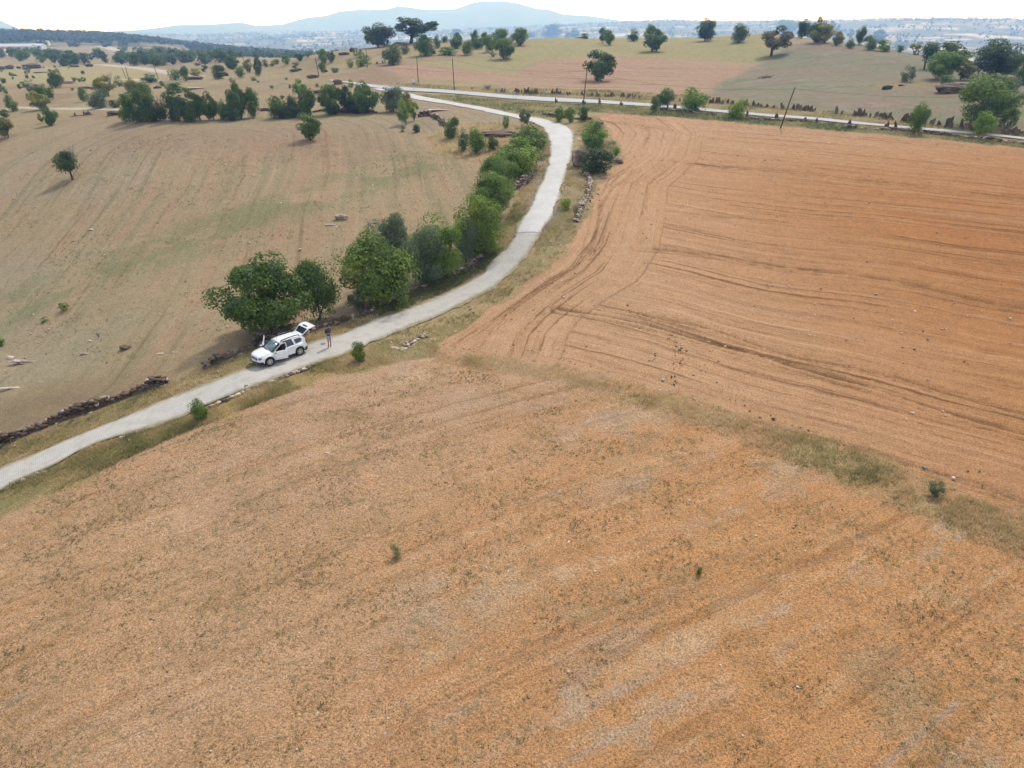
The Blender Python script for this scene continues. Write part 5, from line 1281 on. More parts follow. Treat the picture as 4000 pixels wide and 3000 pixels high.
ROCKS = [
    (1950, 535, 1860, 2012, 508, "long dark layered outcrop above the roadside row's top end", .18, 3, 4, .4, 'rock_outcrop'),
    (2268, 655, 2240, 2302, 582, "stack of thick rock layers beside the white concrete lane", .5, 4, 5, .5, 'rock_outcrop'),
    (2400, 640, 2370, 2435, 614, "flat grey boulder between dark bush and ploughed field", .4, 5, 3, .6, 'boulder'),
    (2342, 490, 2326, 2362, 474, "grey boulder at the upper left corner of the ploughed field", .4, 6, 0, .7, 'boulder'),
    (3465, 350, 3446, 3484, 334, "black rounded rock alone on the open right slope", .05, 7, 0, .6, 'boulder'),
    (3520, 337, 3508, 3530, 329, "smaller dark flat rock up-slope of the black rounded one", .1, 8, 0, .6, 'boulder'),
    (3725, 364, 3662, 3780, 326, "large brown mound behind the big light-topped roadside tree", .3, 9, 0, .6, 'boulder'),
    (125, 268, 91, 160, 250, "long dark outcrop in the meadow at left", .2, 10, 3, .4, 'rock_outcrop'),
    (40, 270, 24, 60, 255, "dark outcrop left of the long one in the meadow", .2, 11, 3, .4, 'rock_outcrop'),
    (8, 272, -12, 20, 259, "dark outcrop cut by the left edge in the meadow", .2, 12, 3, .4, 'rock_outcrop'),
    (75, 268, 66, 82, 259, "small round dark rock between two meadow outcrops", .15, 13, 0, .6, 'boulder'),
    (160, 285, 135, 188, 279, "thin flat dark rock ledge in the meadow", .25, 14, 2, .4, 'rock_outcrop'),
    (57, 297, 50, 66, 290, "small dark block at the lower meadow edge", .2, 15, 0, .6, 'boulder'),
    (255, 258, 240, 268, 248, "dark rock in the bushes at the head of the meadow", .2, 16, 2, .5, 'rock_outcrop'),
    (350, 261, 335, 365, 250, "dark rock beside the start of the far pale road", .15, 17, 2, .5, 'rock_outcrop'),
    (290, 262, 272, 312, 252, "dark jagged rocks below the meadow-head bushes", .2, 18, 2, .5, 'rock_outcrop'),
    (135, 345, 120, 155, 326, "pale grey outcrop behind the dark bush at left", .55, 19, 3, .5, 'rock_outcrop'),
    (270, 327, 245, 300, 313, "pale flat outcrop left of the three small bushes", .6, 20, 2, .5, 'rock_outcrop'),
    (335, 347, 297, 348, 338, "dark low ledge above the leaning young tree", .25, 21, 2, .4, 'rock_outcrop'),
    (374, 349, 358, 392, 338, "dark boulder at the foot of the willow-like tree", .25, 22, 2, .5, 'boulder'),
    (447, 452, 425, 478, 432, "heap of dark boulders below the leftmost ridge trees", .2, 23, 2, .6, 'boulder_heap'),
    (760, 312, 742, 806, 296, "pair of flat brown boulders beside the column-like tree", .3, 24, 2, .6, 'boulder'),
    (618, 346, 605, 632, 335, "smooth brown boulder above the ridge row", .3, 25, 0, .6, 'boulder'),
    (755, 350, 722, 800, 338, "wide pale flat outcrop on the dry plateau", .6, 26, 2, .6, 'rock_outcrop'),
    (1157, 279, 1124, 1172, 268, "long dark rock in the brown slope", .1, 27, 0, .5, 'boulder'),
    (1270, 282, 1262, 1282, 271, "dark rock at the foot of the small trees on the brown slope", .1, 28, 0, .5, 'boulder'),
    (1225, 305, 1200, 1250, 291, "tilted pointed slab on the plateau rise beside the pole", .3, 29, 2, .4, 'boulder'),
    (1320, 330, 1300, 1340, 312, "heap of brown rocks at the far end of the main road", .25, 30, 2, .6, 'boulder_heap'),
    (1255, 364, 1218, 1280, 352, "dark undercut rock ledge behind the right ridge clump", .2, 31, 2, .5, 'rock_outcrop'),
    (878, 297, 864, 896, 283, "tilted red-brown slab on the plateau", .12, 32, 0, .3, 'boulder'),
    (1376, 203, 1366, 1386, 188, "big round boulder on the skyline left of the huge oaks", .12, 33, 0, .8, 'boulder'),
    (1345, 215, 1325, 1362, 205, "smaller dark boulder left of the round skyline boulder", .12, 34, 0, .6, 'boulder'),
    (2075, 146, 2060, 2086, 126, "brown round boulder on the skyline at the crest wall's left end", .12, 35, 0, .8, 'boulder'),
    (2218, 148, 2205, 2230, 130, "brown round boulder on the crest wall between the bushes", .15, 36, 0, .8, 'boulder'),
    (490, 1366, 470, 516, 1340, "dark stump-like rock in the left field", .08, 37, 3, .8, 'boulder'),
    (333, 1386, 312, 354, 1374, "flat grey stone slab left of the stump-like rock", .45, 38, 0, .5, 'boulder'),
    (120, 1418, 58, 200, 1398, "long flat grey outcrop in the left field", .5, 39, 2, .35, 'rock_outcrop'),
    (40, 1404, 26, 56, 1386, "little pile of pinkish stones at the left field edge", .85, 40, 0, .7, 'boulder_heap'),
    (50, 1518, -20, 115, 1508, "pale flat outcrop flush with the ground at the left edge", .65, 41, 2, .5, 'rock_outcrop'),
    (628, 1382, 618, 640, 1376, "white stone alone between car and stump-like rock", .98, 42, 0, .6, 'boulder'),
    (1335, 862, 1318, 1372, 836, "slabby pinkish rocks breaking the soil in the middle of the left field", .6, 43, 3, .5, 'rock_outcrop'),
    (1290, 882, 1262, 1300, 872, "pale flat rock at the lower left of the slabby pinkish ones", .8, 44, 0, .4, 'boulder'),
    (1365, 1400, 1352, 1382, 1390, "grey flat stone on the verge next to the sapling opposite the man", .6, 45, 0, .6, 'boulder'),
    (1340, 1412, 1322, 1346, 1402, "white stone at the road edge left of the grey flat stone", .85, 46, 0, .6, 'boulder'),
    (1536, 1362, 1518, 1556, 1350, "pinkish white flat stone on the verge right of the man", .85, 47, 0, .6, 'boulder'),
    (1450, 1370, 1432, 1482, 1366, "thin pale slab lying on the verge right of the man", .8, 48, 0, .4, 'boulder'),
    (1600, 1348, 1582, 1612, 1336, "large pale stone at the lower end of the stone spill", .8, 49, 0, .7, 'boulder'),
    (357, 898, 349, 367, 892, "white stone high in the left field, larger of two", .95, 50, 0, .6, 'boulder'),
    (408, 998, 402, 414, 993, "white stone high in the left field, smaller of two", .95, 51, 0, .6, 'boulder'),
    (762, 567, 756, 768, 563, "pale stone just below the ridge row", .9, 52, 0, .6, 'boulder'),
    (1866, 1007, 1855, 1874, 996, "white boulder on the low wall under the roadside oaks", .98, 53, 0, .8, 'boulder'),
    (1720, 433, 1686, 1780, 424, "pale flat outcrop on the grass bank beside the curved wall", .6, 54, 2, .5, 'rock_outcrop'),
    (2264, 2483, 2258, 2272, 2478, "pinkish white stone in the lower middle of the stubble", .95, 55, 0, .6, 'boulder'),
    (1920, 2222, 1914, 1925, 2218, "white stone near the middle of the stubble", .98, 56, 0, .6, 'boulder'),
    (3075, 955, 3068, 3081, 948, "white stone in the middle of the ploughed field", .98, 57, 0, .6, 'boulder'),
    (1280, 1772, 1270, 1292, 1764, "pinkish stone in the stubble below the sapling pair", .8, 58, 0, .6, 'boulder'),
    (1180, 2264, 1172, 1188, 2259, "white stone left of the pale feathery weed", .95, 59, 0, .6, 'boulder'),
]
for q in ROCKS:
    rock(q[0], q[1], q[2], q[3], q[4], q[5], q[6], q[7], q[8], q[9], q[10], {'rock_outcrop': 'rock outcrop', 'boulder_heap': 'boulder heap'}.get(q[10], 'boulder' if q[2] < q[3] - 24 else 'stone'))
# ---------------------------------------------------------------- poles, wires, signs, posts, sheds
POLE = plain("weathered_pole", (.07, .055, .045), .9, .1, vary=.3, scale=3)
METAL = plain("dull_metal", (.35, .36, .38), .5, .5, .6, vary=.1)
WIRE = plain("black_wire", (.03, .03, .03), .6, .3)
BLUE = plain("sign_blue", (.07, .16, .36), .5, .4, vary=.06)
WHITE = plain("sign_white", (.75, .76, .78), .6, .3, vary=.05)
WOOD = plain("grey_post", (.3, .27, .23), .95, .1, vary=.3, scale=5)

def pole(u, v, ut, vt, label, group="wooden power poles"):
    base = ground(u, v); d = depth(base); h = span(u, vt, base); lean = (ut - u) * d / F4
    root = empty('power_pole', base, 0, label, 'power pole', group)
    r = .105
    V, F = tube([(0, 0, -.3), (lean * .5, 0, h * .5), (lean, 0, h)], [r * 1.15, r, r * .75], 10); F = list(F) + [tuple(range(20, 24)), (20, 24, 25, 26), (20, 26, 27, 28), (20, 28, 29, 29)][:0]
    o = mesh_np('shaft', V, F, POLE, root, smooth=True)
    bm = bmesh.new()
    for s in (-1, 1):
        m = Matrix.Translation((lean + s * .16, 0, h - .25 - .25 * (s > 0)))
        bmesh.ops.create_cone(bm, cap_ends=True, segments=8, radius1=.05, radius2=.06, depth=.2, matrix=m)
        bmesh.ops.create_cube(bm, size=1, matrix=Matrix.Translation((lean + s * .09, 0, h - .34 - .25 * (s > 0))) @ Matrix.Diagonal((.18, .03, .03, 1)))
    bmesh.ops.create_cone(bm, cap_ends=True, segments=10, radius1=r * .8, radius2=r * .3, depth=.06, matrix=Matrix.Translation((lean, 0, h + .02)))
    bm_obj('insulators', bm, METAL, root)
    return Vector(base) + Vector((lean, 0, h - .3))

TOPS = {}
for k, a in {'a': (1634, 323, 1633, 222, "power pole nearest the junction sign, with grass verge at its foot"), 'b': (1775, 355, 1771, 228, "power pole standing right at the far edge of the main road before the hill strip"),
             'c': (2279, 401, 2288, 271, "power pole in front of the leaning-trunk tree, near side of the main road"), 'd': (3047, 502, 3080, 339, "power pole leaning to the right beside the big ploughed field"),
             'e': (1435, 264, 1435, 188, "power pole on the grassy track below the twin oaks"), 'f': (1246, 298, 1240, 226, "power pole at the foot of the brown slope"),
             'g': (963, 273, 956, 219, "power pole leaning left on the plateau between bushes"), 'h': (619, 308, 610, 253, "power pole leaning left, alone on the side valley meadow"),
             'i': (503, 308, 500, 260, "right of two power poles close together in the meadow"), 'j': (494, 308, 485, 264, "left and tilted of two power poles close together in the meadow"),
             'k': (243, 304, 235, 267, "thin leaning pole behind the cone-shaped dark bush"), 'l': (148, 259, 145, 228, "thin far pole above the long dark meadow outcrop")}.items():
    TOPS[k] = pole(*a)
TOPS['z'] = Vector(ground(4350, 520)) + Vector((0, 0, 7.2))

def wire(a, b, sag, label):
    a, b = TOPS[a], TOPS[b]; pts = []
    for i in range(25):
        t = i / 24; p = a.lerp(b, t); p.z -= sag * 4 * t * (1 - t); pts.append(p - a)
    V, F = tube(pts, [.016] * 25, 5)
    o = mesh_np('power_line', V, F, WIRE, loc=a)
    tag(o, label, 'power line', "wires between the power poles")
wire('e', 'a', 1.0, "thin wire from the grassy-track pole to the junction pole"); wire('a', 'b', .5, "thin wire between the two poles before the hill strip"); wire('b', 'c', 1.2, "thin wire sagging across the ploughed hill strip")
wire('c', 'd', 1.4, "thin wire from the leaning-trunk tree's pole to the leaning pole"); wire('d', 'z', 1.6, "thin wire from the leaning pole out of the right picture edge"); wire('f', 'e', .9, "thin wire over the brown slope"); wire('g', 'f', 1.2, "thin wire over the valley edge bushes")

def sign(u, v, vt, w, hh, two, label, round_=False):
    base = ground(u, v); h = span(u, vt, base)
    root = empty('road_sign', base, random.uniform(-.15, .15), label, 'road sign')
    for x in ((-w * .35, w * .35) if two else (0,)):
        V, F = tube([(x, 0, -.2), (x, 0, h)], [.035, .035], 8); mesh_np('post', V, F, METAL, root)
    bm = bmesh.new()
    if round_: bmesh.ops.create_cone(bm, cap_ends=True, segments=28, radius1=w / 2, radius2=w / 2, depth=.02, matrix=Matrix.Translation((0, -.05, h - w / 2)) @ Matrix.Rotation(math.pi / 2, 4, 'X'))
    else:
        bmesh.ops.create_cube(bm, size=1, matrix=Matrix.Translation((0, -.05, h - hh / 2)) @ Matrix.Diagonal((w, .02, hh, 1))); bmesh.ops.bevel(bm, geom=bm.edges[:], offset=.006, segments=1, affect='EDGES')
    p = bm_obj('panel', bm, WHITE if round_ else BLUE, root)
    bm = bmesh.new()
    if round_:
        bmesh.ops.create_cone(bm, cap_ends=True, segments=3, radius1=w * .3, radius2=w * .3, depth=.012, matrix=Matrix.Translation((0, -.066, h - w / 2)) @ Matrix.Rotation(math.pi / 2, 4, 'X')); bm_obj('symbol', bm, BLUE, p)
        bm = bmesh.new(); bmesh.ops.create_cube(bm, size=1, matrix=Matrix.Translation((0, -.05, h - w - .35)) @ Matrix.Diagonal((w * .9, .02, .5, 1))); bm_obj('lower_panel', bm, BLUE, root)
    else:
        for (x0, x1, z) in ((-.4, .3, .3), (-.4, .42, .58), (-.4, .12, .84)):      # pale unreadable lines of lettering
            bmesh.ops.create_cube(bm, size=1, matrix=Matrix.Translation(((x0 + x1) / 2 * w, -.063, h - hh * z)) @ Matrix.Diagonal(((x1 - x0) * w * .85, .006, hh * .12, 1)))
        bm_obj('pale_lines', bm, WHITE, p)
    return root
sign(2010, 397, 357, .85, .5, True, "blue road sign on two posts on the near side of the main road")
sign(2128, 379, 347, .85, .45, True, "blue road sign on two posts on the far side of the main road")
sign(1617, 359, 311, .6, .6, False, "round white road sign with blue plate on one post", True)
sign(1984, 372, 353, .25, .5, False, "small pale roadside marker post left of the far blue sign")['category'] = 'marker post'

def post(u, v, vt, label, w=.2):
    base = ground(u, v); h = span(u, vt, base); V, F = tube([(0, 0, -.2), (.01, 0, h * .5), (-.02, .02, h)], [w * .55, w * .5, w * .45], 8)
    F = list(F) + [(16, 17, 18, 19), (16, 19, 20, 23), (20, 21, 22, 23)]
    o = mesh_np('weathered_post', V, F, WOOD, loc=base); tag(o, label, 'post')
post(1200, 1304, 1286, "squat grey post under the raised tailgate of the white car", .42); post(1378, 1248, 1226, "grey gate post at the right end of the tumbled wall", .3)

# long white sheds and little houses at the far left
ROOFW = plain("white_sheet_roof", (.72, .73, .76), .5, .4, vary=.04); SHEDW = plain("shed_wall", (.5, .5, .5), .9, .1); TILE = plain("red_roof", (.42, .16, .1), .9, .1, vary=.2); CREAM = plain("cream_wall", (.6, .55, .47), .9, .1)
def shed(u, v, length, wdt, h, rz, label, roof=ROOFW, wallm=SHEDW, name='long_shed', wins=8, group=None):
    base = ground(u, v); root = empty(name, base, rz, label, 'shed' if name == 'long_shed' else 'house', group)
    bm = bmesh.new(); L2, W_ = length / 2, wdt / 2; e = h * .72
    vs = [bm.verts.new(p) for p in [(-L2, -W_, -1), (L2, -W_, -1), (L2, W_, -1), (-L2, W_, -1), (-L2, -W_, e), (L2, -W_, e), (L2, W_, e), (-L2, W_, e), (-L2, 0, h - .05), (L2, 0, h - .05)]]
    for f in ((0, 1, 5, 4), (1, 2, 6, 9, 5), (2, 3, 7, 6), (3, 0, 4, 8, 7)): bm.faces.new([vs[i] for i in f])
    bm_obj('wall', bm, wallm, root)
    bm = bmesh.new(); o_ = .5; z = e - .15
    vs = [bm.verts.new(p) for p in [(-L2 - o_, -W_ - o_, z), (L2 + o_, -W_ - o_, z), (L2 + o_, 0, h), (-L2 - o_, 0, h), (L2 + o_, W_ + o_, z), (-L2 - o_, W_ + o_, z)]]
    bm.faces.new([vs[i] for i in (0, 1, 2, 3)]); bm.faces.new([vs[i] for i in (3, 2, 4, 5)]); bmesh.ops.solidify(bm, geom=bm.faces[:], thickness=-.12)
    bm_obj('roof', bm, roof, root)
    for i in range(wins):
        x = -L2 + length * (i + .5) / wins; bm = bmesh.new(); bmesh.ops.create_cube(bm, size=1, matrix=Matrix.Translation((x, -W_ - .02, e * .55)) @ Matrix.Diagonal((length / wins * .4, .06, e * .35, 1))); bm_obj('window', bm, WIRE, root)
shed(10, 197, 68, 13, 6, .06, "long white-roofed farm shed in front, cut by the left edge"); shed(92, 193, 46, 13, 6, .1, "long white-roofed farm shed behind, its right end visible")
shed(172, 178, 13, 9, 6, .3, "pale little house among trees right of the white sheds", CREAM, CREAM, 'small_house', 2); shed(4, 214, 9, 8, 6, .2, "tiny white house with red roof at the left edge", TILE, CREAM, 'small_house', 2)

# dead wood
def branch(u, v, wpx, label):
    base = ground(u, v); s = wpx * depth(base) / F4; R = np.random.default_rng(5); parts = []
    for i in range(5):
        a = R.uniform(-.4, .4); l = s * R.uniform(.3, .55); x0 = R.uniform(-.4, .2) * s
        parts.append(tube([(x0, 0, .05), (x0 + l * .5, R.normal() * .2, .3 + .2 * R.random()), (x0 + l, R.normal() * .3, .15 + R.uniform(0, .9))], [.12, .09, .03], 6))
    V, F = join(parts); o = mesh_np('fallen_branch', V, F, BARK, smooth=True, loc=base); tag(o, label, 'branch')
branch(2985, 306, 70, "dark fallen branches on the grey-green slope right of the ploughed strip")
def brush(u, v, wpx, vt, label):
    base = ground(u, v); w = wpx * depth(base) / F4; h = span(u, vt, base); o = bpy.data.objects.new('brush_heap', twig_mesh(u, 40, .5)); COL.objects.link(o); o.location = base; o.scale = (w, w, h); tag(o, label, 'brush heap')
brush(1925, 222, 50, 202, "brown heap of cut brush under the light green thin-trunked tree"); brush(1905, 350, 45, 330, "grey heap of cut brush on the far verge behind the blue signs"); brush(1845, 352, 20, 338, "small grey brush heap on the far verge, left of the bigger one")
# ---------------------------------------------------------------- the white car
def paint(name, col, rough=.25, metal=0.0, coat=.6):
    m, nt, b = newmat(name, rough, .5); b.inputs['Coat Weight'].default_value = coat; b.inputs['Metallic'].default_value = metal
    tc = N(nt, 'ShaderNodeTexCoord'); f = noise(nt, tc.outputs['Object'], 2.5, 5, .6)
    L(nt, mixc(nt, ramp(nt, f, .4, .75), col, tuple(c * .93 for c in col)), b.inputs['Base Color']); return m
CARW = paint("white_car_paint", (.70, .735, .79), .28); CARB = plain("black_plastic", (.02, .021, .023), .65, .3, vary=.1); RUB = plain("tyre_rubber", (.022, .022, .022), .85, .2)
ALLOY = plain("alloy", (.55, .56, .58), .3, .5, .8, vary=.05); INT = plain("dark_interior", (.025, .025, .028), .9, .1); SEAT = plain("seat_cloth", (.06, .06, .065), .95, .1); REDC = plain("red_cloth", (.45, .04, .04), .9, .1)
GLASS = paint("car_glass", (.02, .03, .036), .05, 0, .5); SCREEN = paint("screen_glass_sky_tint", (.10, .165, .19), .06, 0, .8); LAMP = paint("lamp_glass", (.16, .17, .18), .12, .3); TAIL = paint("tail_lamp", (.4, .02, .02), .2); CHROME = paint("chrome", (.7, .71, .73), .12, .9); PLATE = plain("number_plate", (.72, .73, .74), .5, .3, vary=.04)  # windscreen base lightened to teal: sky reflection put into the colour
def boxp(bm, c, s, rot=None, bev=0.0):
    m = Matrix.Translation(c) @ (rot.to_4x4() if rot else Matrix.Identity(4)) @ Matrix.Diagonal((*s, 1))
    r = bmesh.ops.create_cube(bm, size=1, matrix=m)
    if bev: bmesh.ops.bevel(bm, geom=list({e for v in r['verts'] for e in v.link_edges}), offset=bev, segments=2, affect='EDGES')
def sheet(name, pts, faces, mat, parent, thick=.03, smooth=False, off=-1):
    bm = bmesh.new(); vs = [bm.verts.new(p) for p in pts]
    for f in faces: bm.faces.new([vs[i] for i in f])
    bmesh.ops.recalc_face_normals(bm, faces=bm.faces)
    o = bm_obj(name, bm, mat, parent, smooth)
    if thick: md = o.modifiers.new('thick', 'SOLIDIFY'); md.thickness = thick; md.offset = 0
    return o
XW = (1.33, -1.34); RW = .355
itp = lambda x, xs, ys: float(np.interp(x, xs, ys))
def c_half(x): return itp(x, [-2.16, -2.05, -1.8, -1.34, -.9, -.4, .4, .9, 1.33, 1.7, 1.95, 2.08, 2.15], [.66, .78, .855, .905, .875, .865, .865, .875, .905, .86, .78, .68, .58])
def c_bot(x):
    z = itp(x, [-2.16, -1.9, -1.0, 1.0, 1.9, 2.15], [.46, .36, .3, .3, .3, .36])
    for xw in XW:
        d = abs(x - xw)
        if d < .43: z = max(z, .34 + math.sqrt(.43 ** 2 - d * d))
    return z
def c_belt(x): return itp(x, [-2.16, -2.0, -1.2, 0, .95, 1.4, 1.8, 2.0, 2.1, 2.15], [.92, 1.02, 1.06, 1.03, 1.0, .96, .9, .83, .74, .66])
def c_top(x): return itp(x, [.95, 1.3, 1.7, 2.0, 2.1, 2.15], [1.1, 1.06, .99, .9, .79, .68])
def side_pts(x, s):
    w, zb, zt = c_half(x), c_bot(x), c_belt(x); arch = min(abs(x - q) for q in XW); fl = max(0, 1 - abs(arch - .43) / .12) * .02 if arch < .6 else 0
    return [(x, s * (w - .04), zb), (x, s * (w + .01 + fl), min(zb + .07, zt - .1)), (x, s * (w + .005), zb + (zt - zb) * .45), (x, s * (w - .005), zt - .14), (x, s * (w - .035), zt - .04), (x, s * (w - .075), zt)]

def build_car():
    a = ground(1056, 1432); b = ground(1173, 1390)
    fw = Vector((a.x - b.x, a.y - b.y, 0)); sc = fw.length / (XW[0] - XW[1]); sc = max(.93, min(1.0, sc)); fwn = fw.normalized(); left = Vector((-fwn.y, fwn.x, 0))
    cen = (Vector((a.x, a.y, 0)) + Vector((b.x, b.y, 0))) / 2 - left * .78 * sc
    pit = math.atan2(a.z - b.z, fw.length)
    root = empty('parked_car', (cen.x, cen.y, (a.z + b.z) / 2 + .07), 0, "white off-road car parked on the pavers with front doors and tailgate open", 'car')
    side = cen - left * .8; tilt = math.atan2(hgt(*(cen + left * .8).xy) - hgt(*side.xy), 1.6)
    root.rotation_mode = 'QUATERNION'
    root.rotation_quaternion = Quaternion((0, 0, 1), math.atan2(fwn.y, fwn.x)) @ Quaternion((0, 1, 0), -pit) @ Quaternion((1, 0, 0), tilt * .6)
    root.scale = (sc,) * 3
    D0, D1 = .86, -.14           # front door opening
    # body sides, nose, tail
    xs = sorted(set([round(v, 3) for v in np.linspace(-2.16, 2.15, 90)] + [D0, D1] + [q + .43 * math.cos(t) for q in XW for t in np.linspace(0.02, math.pi - .02, 15)]))
    bm = bmesh.new()
    for s in (-1, 1):
        rows = [[bm.verts.new(p) for p in side_pts(x, s)] for x in xs]
        for i in range(len(xs) - 1):
            xm = (xs[i] + xs[i + 1]) / 2
            if D1 < xm < D0: continue
            for j in range(5): bm.faces.new((rows[i][j], rows[i + 1][j], rows[i + 1][j + 1], rows[i][j + 1]))
    # nose and tail faces
    for x, flip in ((2.15, 1), (-2.16, -1)):
        L_, R_ = side_pts(x, 1), side_pts(x, -1); n = 7
        g = [[bm.verts.new((x + flip * .06 * math.sin(math.pi * k / (n - 1)), l[1] + (r[1] - l[1]) * k / (n - 1), l[2])) for k in range(n)] for l, r in zip(L_, R_)]
        for j in range(len(g) - 1 if flip > 0 else 3):
            for k in range(n - 1): bm.faces.new((g[j][k], g[j][k + 1], g[j + 1][k + 1], g[j + 1][k]))
    bmesh.ops.remove_doubles(bm, verts=bm.verts, dist=.004); bmesh.ops.recalc_face_normals(bm, faces=bm.faces)
    body = bm_obj('body', bm, CARW, root, True); md = body.modifiers.new('thick', 'SOLIDIFY'); md.thickness = .02; md.offset = -1
    # sills, under-floor, arches
    bm = bmesh.new(); boxp(bm, (0, 0, .36), (3.9, 1.5, .14)); boxp(bm, (-.2, 0, .46), (2.3, 1.6, .06))
    for q in XW: bmesh.ops.create_cone(bm, cap_ends=True, segments=24, radius1=.42, radius2=.42, depth=1.5, matrix=Matrix.Translation((q, 0, .40)) @ Matrix.Rotation(math.pi / 2, 4, 'X'))
    boxp(bm, (.1, 0, .75), (.1, 1.6, .5)) if False else None
    bm_obj('underbody', bm, INT, root)
    bm = bmesh.new()
    for s in (-1, 1): boxp(bm, (0, s * .85, .31), (1.72, .08, .1), bev=.02)
    bm_obj('side_sill', bm, CARB, root)
    # bonnet
    bx = np.linspace(.95, 2.15, 12); pts = []; fc = []; n = 9
    for x in bx:
        w = c_half(x) - .075; zt, zc = c_belt(x), c_top(x)
        for k in range(n):
            t = k / (n - 1) * 2 - 1; pts.append((x, t * w, zt + .006 + (zc - zt) * (1 - abs(t) ** 2.6) + (.012 if .45 < abs(t) < .7 else 0)))
    for i in range(len(bx) - 1):
        for k in range(n - 1): fc.append((i * n + k, (i + 1) * n + k, (i + 1) * n + k + 1, i * n + k + 1))
    sheet('bonnet', pts, fc, CARW, root, .02, True)
    # roof
    rx = np.linspace(-1.86, .22, 12); pts = []; fc = []
    def r_half(x): return itp(x, [-1.86, -1.2, -.2, .22], [.57, .61, .63, .6])
    def r_z(x): return itp(x, [-1.86, -1.2, -.5, .0, .22], [1.55, 1.6, 1.62, 1.59, 1.545])
    for x in rx:
        for k in range(n):
            t = k / (n - 1) * 2 - 1; pts.append((x, t * r_half(x), r_z(x) - .07 * abs(t) ** 3))
    for i in range(len(rx) - 1):
        for k in range(n - 1): fc.append((i * n + k, (i + 1) * n + k, (i + 1) * n + k + 1, i * n + k + 1))
    roof = sheet('roof', pts, fc, CARW, root, .035, True)
    bm = bmesh.new(); V, F = tube([(.1, 0, 1.6), (-.05, 0, 1.78)], [.006, .004], 6); mesh_np('aerial', V, F, CARB, roof)
    rz = lambda x: r_z(x) - .07
    # windscreen and pillars
    ws = [(1.02, .70, 1.07), (1.08, .35, 1.09), (1.1, 0, 1.1), (1.08, -.35, 1.09), (1.02, -.70, 1.07), (.22, -.57, 1.5), (.235, -.3, 1.53), (.24, 0, 1.54), (.235, .3, 1.53), (.22, .57, 1.5)]
    sheet('windscreen', ws, [(0, 1, 8, 9), (1, 2, 7, 8), (2, 3, 6, 7), (3, 4, 5, 6)], SCREEN, root, .012, True)
    for s in (-1, 1):
        sheet('windscreen_pillar', [(1.06, s * .72, 1.05), (.92, s * .80, 1.03), (.16, s * .63, rz(.2) + .01), (.24, s * .575, 1.5)], [(0, 1, 2, 3)], CARB if s else CARW, root, .05)
        sheet('centre_pillar', [(-.10, s * .795, 1.02), (-.22, s * .795, 1.02), (-.22, s * .635, 1.54), (-.12, s * .635, 1.54)], [(0, 1, 2, 3)], CARB, root, .05)
        # rear door window, quarter panel with small window
        sheet('rear_side_window', [(-.23, s * .797, 1.03), (-.98, s * .80, 1.06), (-.86, s * .625, 1.53), (-.23, s * .637, 1.545)], [(0, 1, 2, 3)], GLASS, root, .012)
        rd = sheet('rear_door', [(x, s * (c_half(x) + .014), z) for x, z in ((-.17, .42), (-.82, .42), (-.98, .68), (-1.02, 1.0), (-.17, .98))], [(0, 1, 2, 3, 4)], CARW, root, .012)
        bm = bmesh.new(); boxp(bm, (-.78, s * .90, .88), (.18, .03, .035), bev=.012); bm_obj('handle', bm, CARW, rd)
        sheet('rear_quarter', [(-.97, s * .81, 1.04), (-2.06, s * .74, 1.0), (-2.04, s * .67, 1.2), (-1.86, s * .575, 1.5), (-1.2, s * .612, 1.535), (-.85, s * .625, 1.53)], [(0, 1, 2, 3, 4, 5)], CARW, root, .04)
        sheet('quarter_window', [(-1.12, s * .812, 1.1), (-1.6, s * .79, 1.14), (-1.72, s * .735, 1.28), (-1.58, s * .68, 1.43), (-1.06, s * .69, 1.44)], [(0, 1, 2, 3, 4)], GLASS, root, .02)
        sheet('roof_edge', [(.22, s * .60, rz(.22) + .005), (-1.86, s * .57, rz(-1.8) + .005), (-1.86, s * .59, rz(-1.8) - .05), (-.9, s * .645, rz(-.9) - .05), (.18, s * .635, rz(.2) - .05)], [(0, 1, 2, 3, 4)], CARW, root, .03)
        V, F = tube([(.04, s * .56, 1.55), (-.08, s * .565, 1.64), (-.5, s * .57, 1.68), (-1.2, s * .555, 1.67), (-1.5, s * .545, 1.65), (-1.66, s * .54, 1.55)], [.04, .042, .042, .042, .042, .04], 8)
        rail = mesh_np('roof_rail', V, F, CARB, root, smooth=True)
        bm = bmesh.new(); boxp(bm, (-.75, s * .567, 1.70), (.7, .06, .04), bev=.012); bm_obj('rail_cover', bm, ALLOY, rail)
        # lights
        bm = bmesh.new(); boxp(bm, (1.98, s * .66, .755), (.26, .22, .17), Matrix.Rotation(s * -.55, 3, 'Z') @ Matrix.Rotation(.18, 3, 'Y'), bev=.035); bm_obj('headlight', bm, LAMP, root)
        bm = bmesh.new(); boxp(bm, (-2.07, s * .74, .98), (.12, .12, .34), bev=.03); bm_obj('tail_light', bm, TAIL, root)
        bm = bmesh.new(); bmesh.ops.create_cone(bm, cap_ends=True, segments=14, radius1=.06, radius2=.05, depth=.05, matrix=Matrix.Translation((2.08, s * .6, .47)) @ Matrix.Rotation(math.pi / 2, 4, 'Y')); bm_obj('fog_lamp', bm, LAMP, root)
    # front and rear bumpers, grille, plate
    for nm, x0, s in (('front_bumper', 2.13, 1), ('rear_bumper', -2.12, -1)):
        bm = bmesh.new(); pr = [(x0 - s * .27, .90), (x0 + s * .0, .73), (x0 + s * .09, .4), (x0 + s * .11, 0), (x0 + s * .09, -.4), (x0 + s * .0, -.73), (x0 - s * .27, -.90)]
        lo = [bm.verts.new((x, y, .30)) for x, y in pr]; hi = [bm.verts.new((x + s * .01, y * 1.01, .50 if s > 0 else .56)) for x, y in pr]; ba = [bm.verts.new((x - s * .12, y * .95, .3)) for x, y in pr]
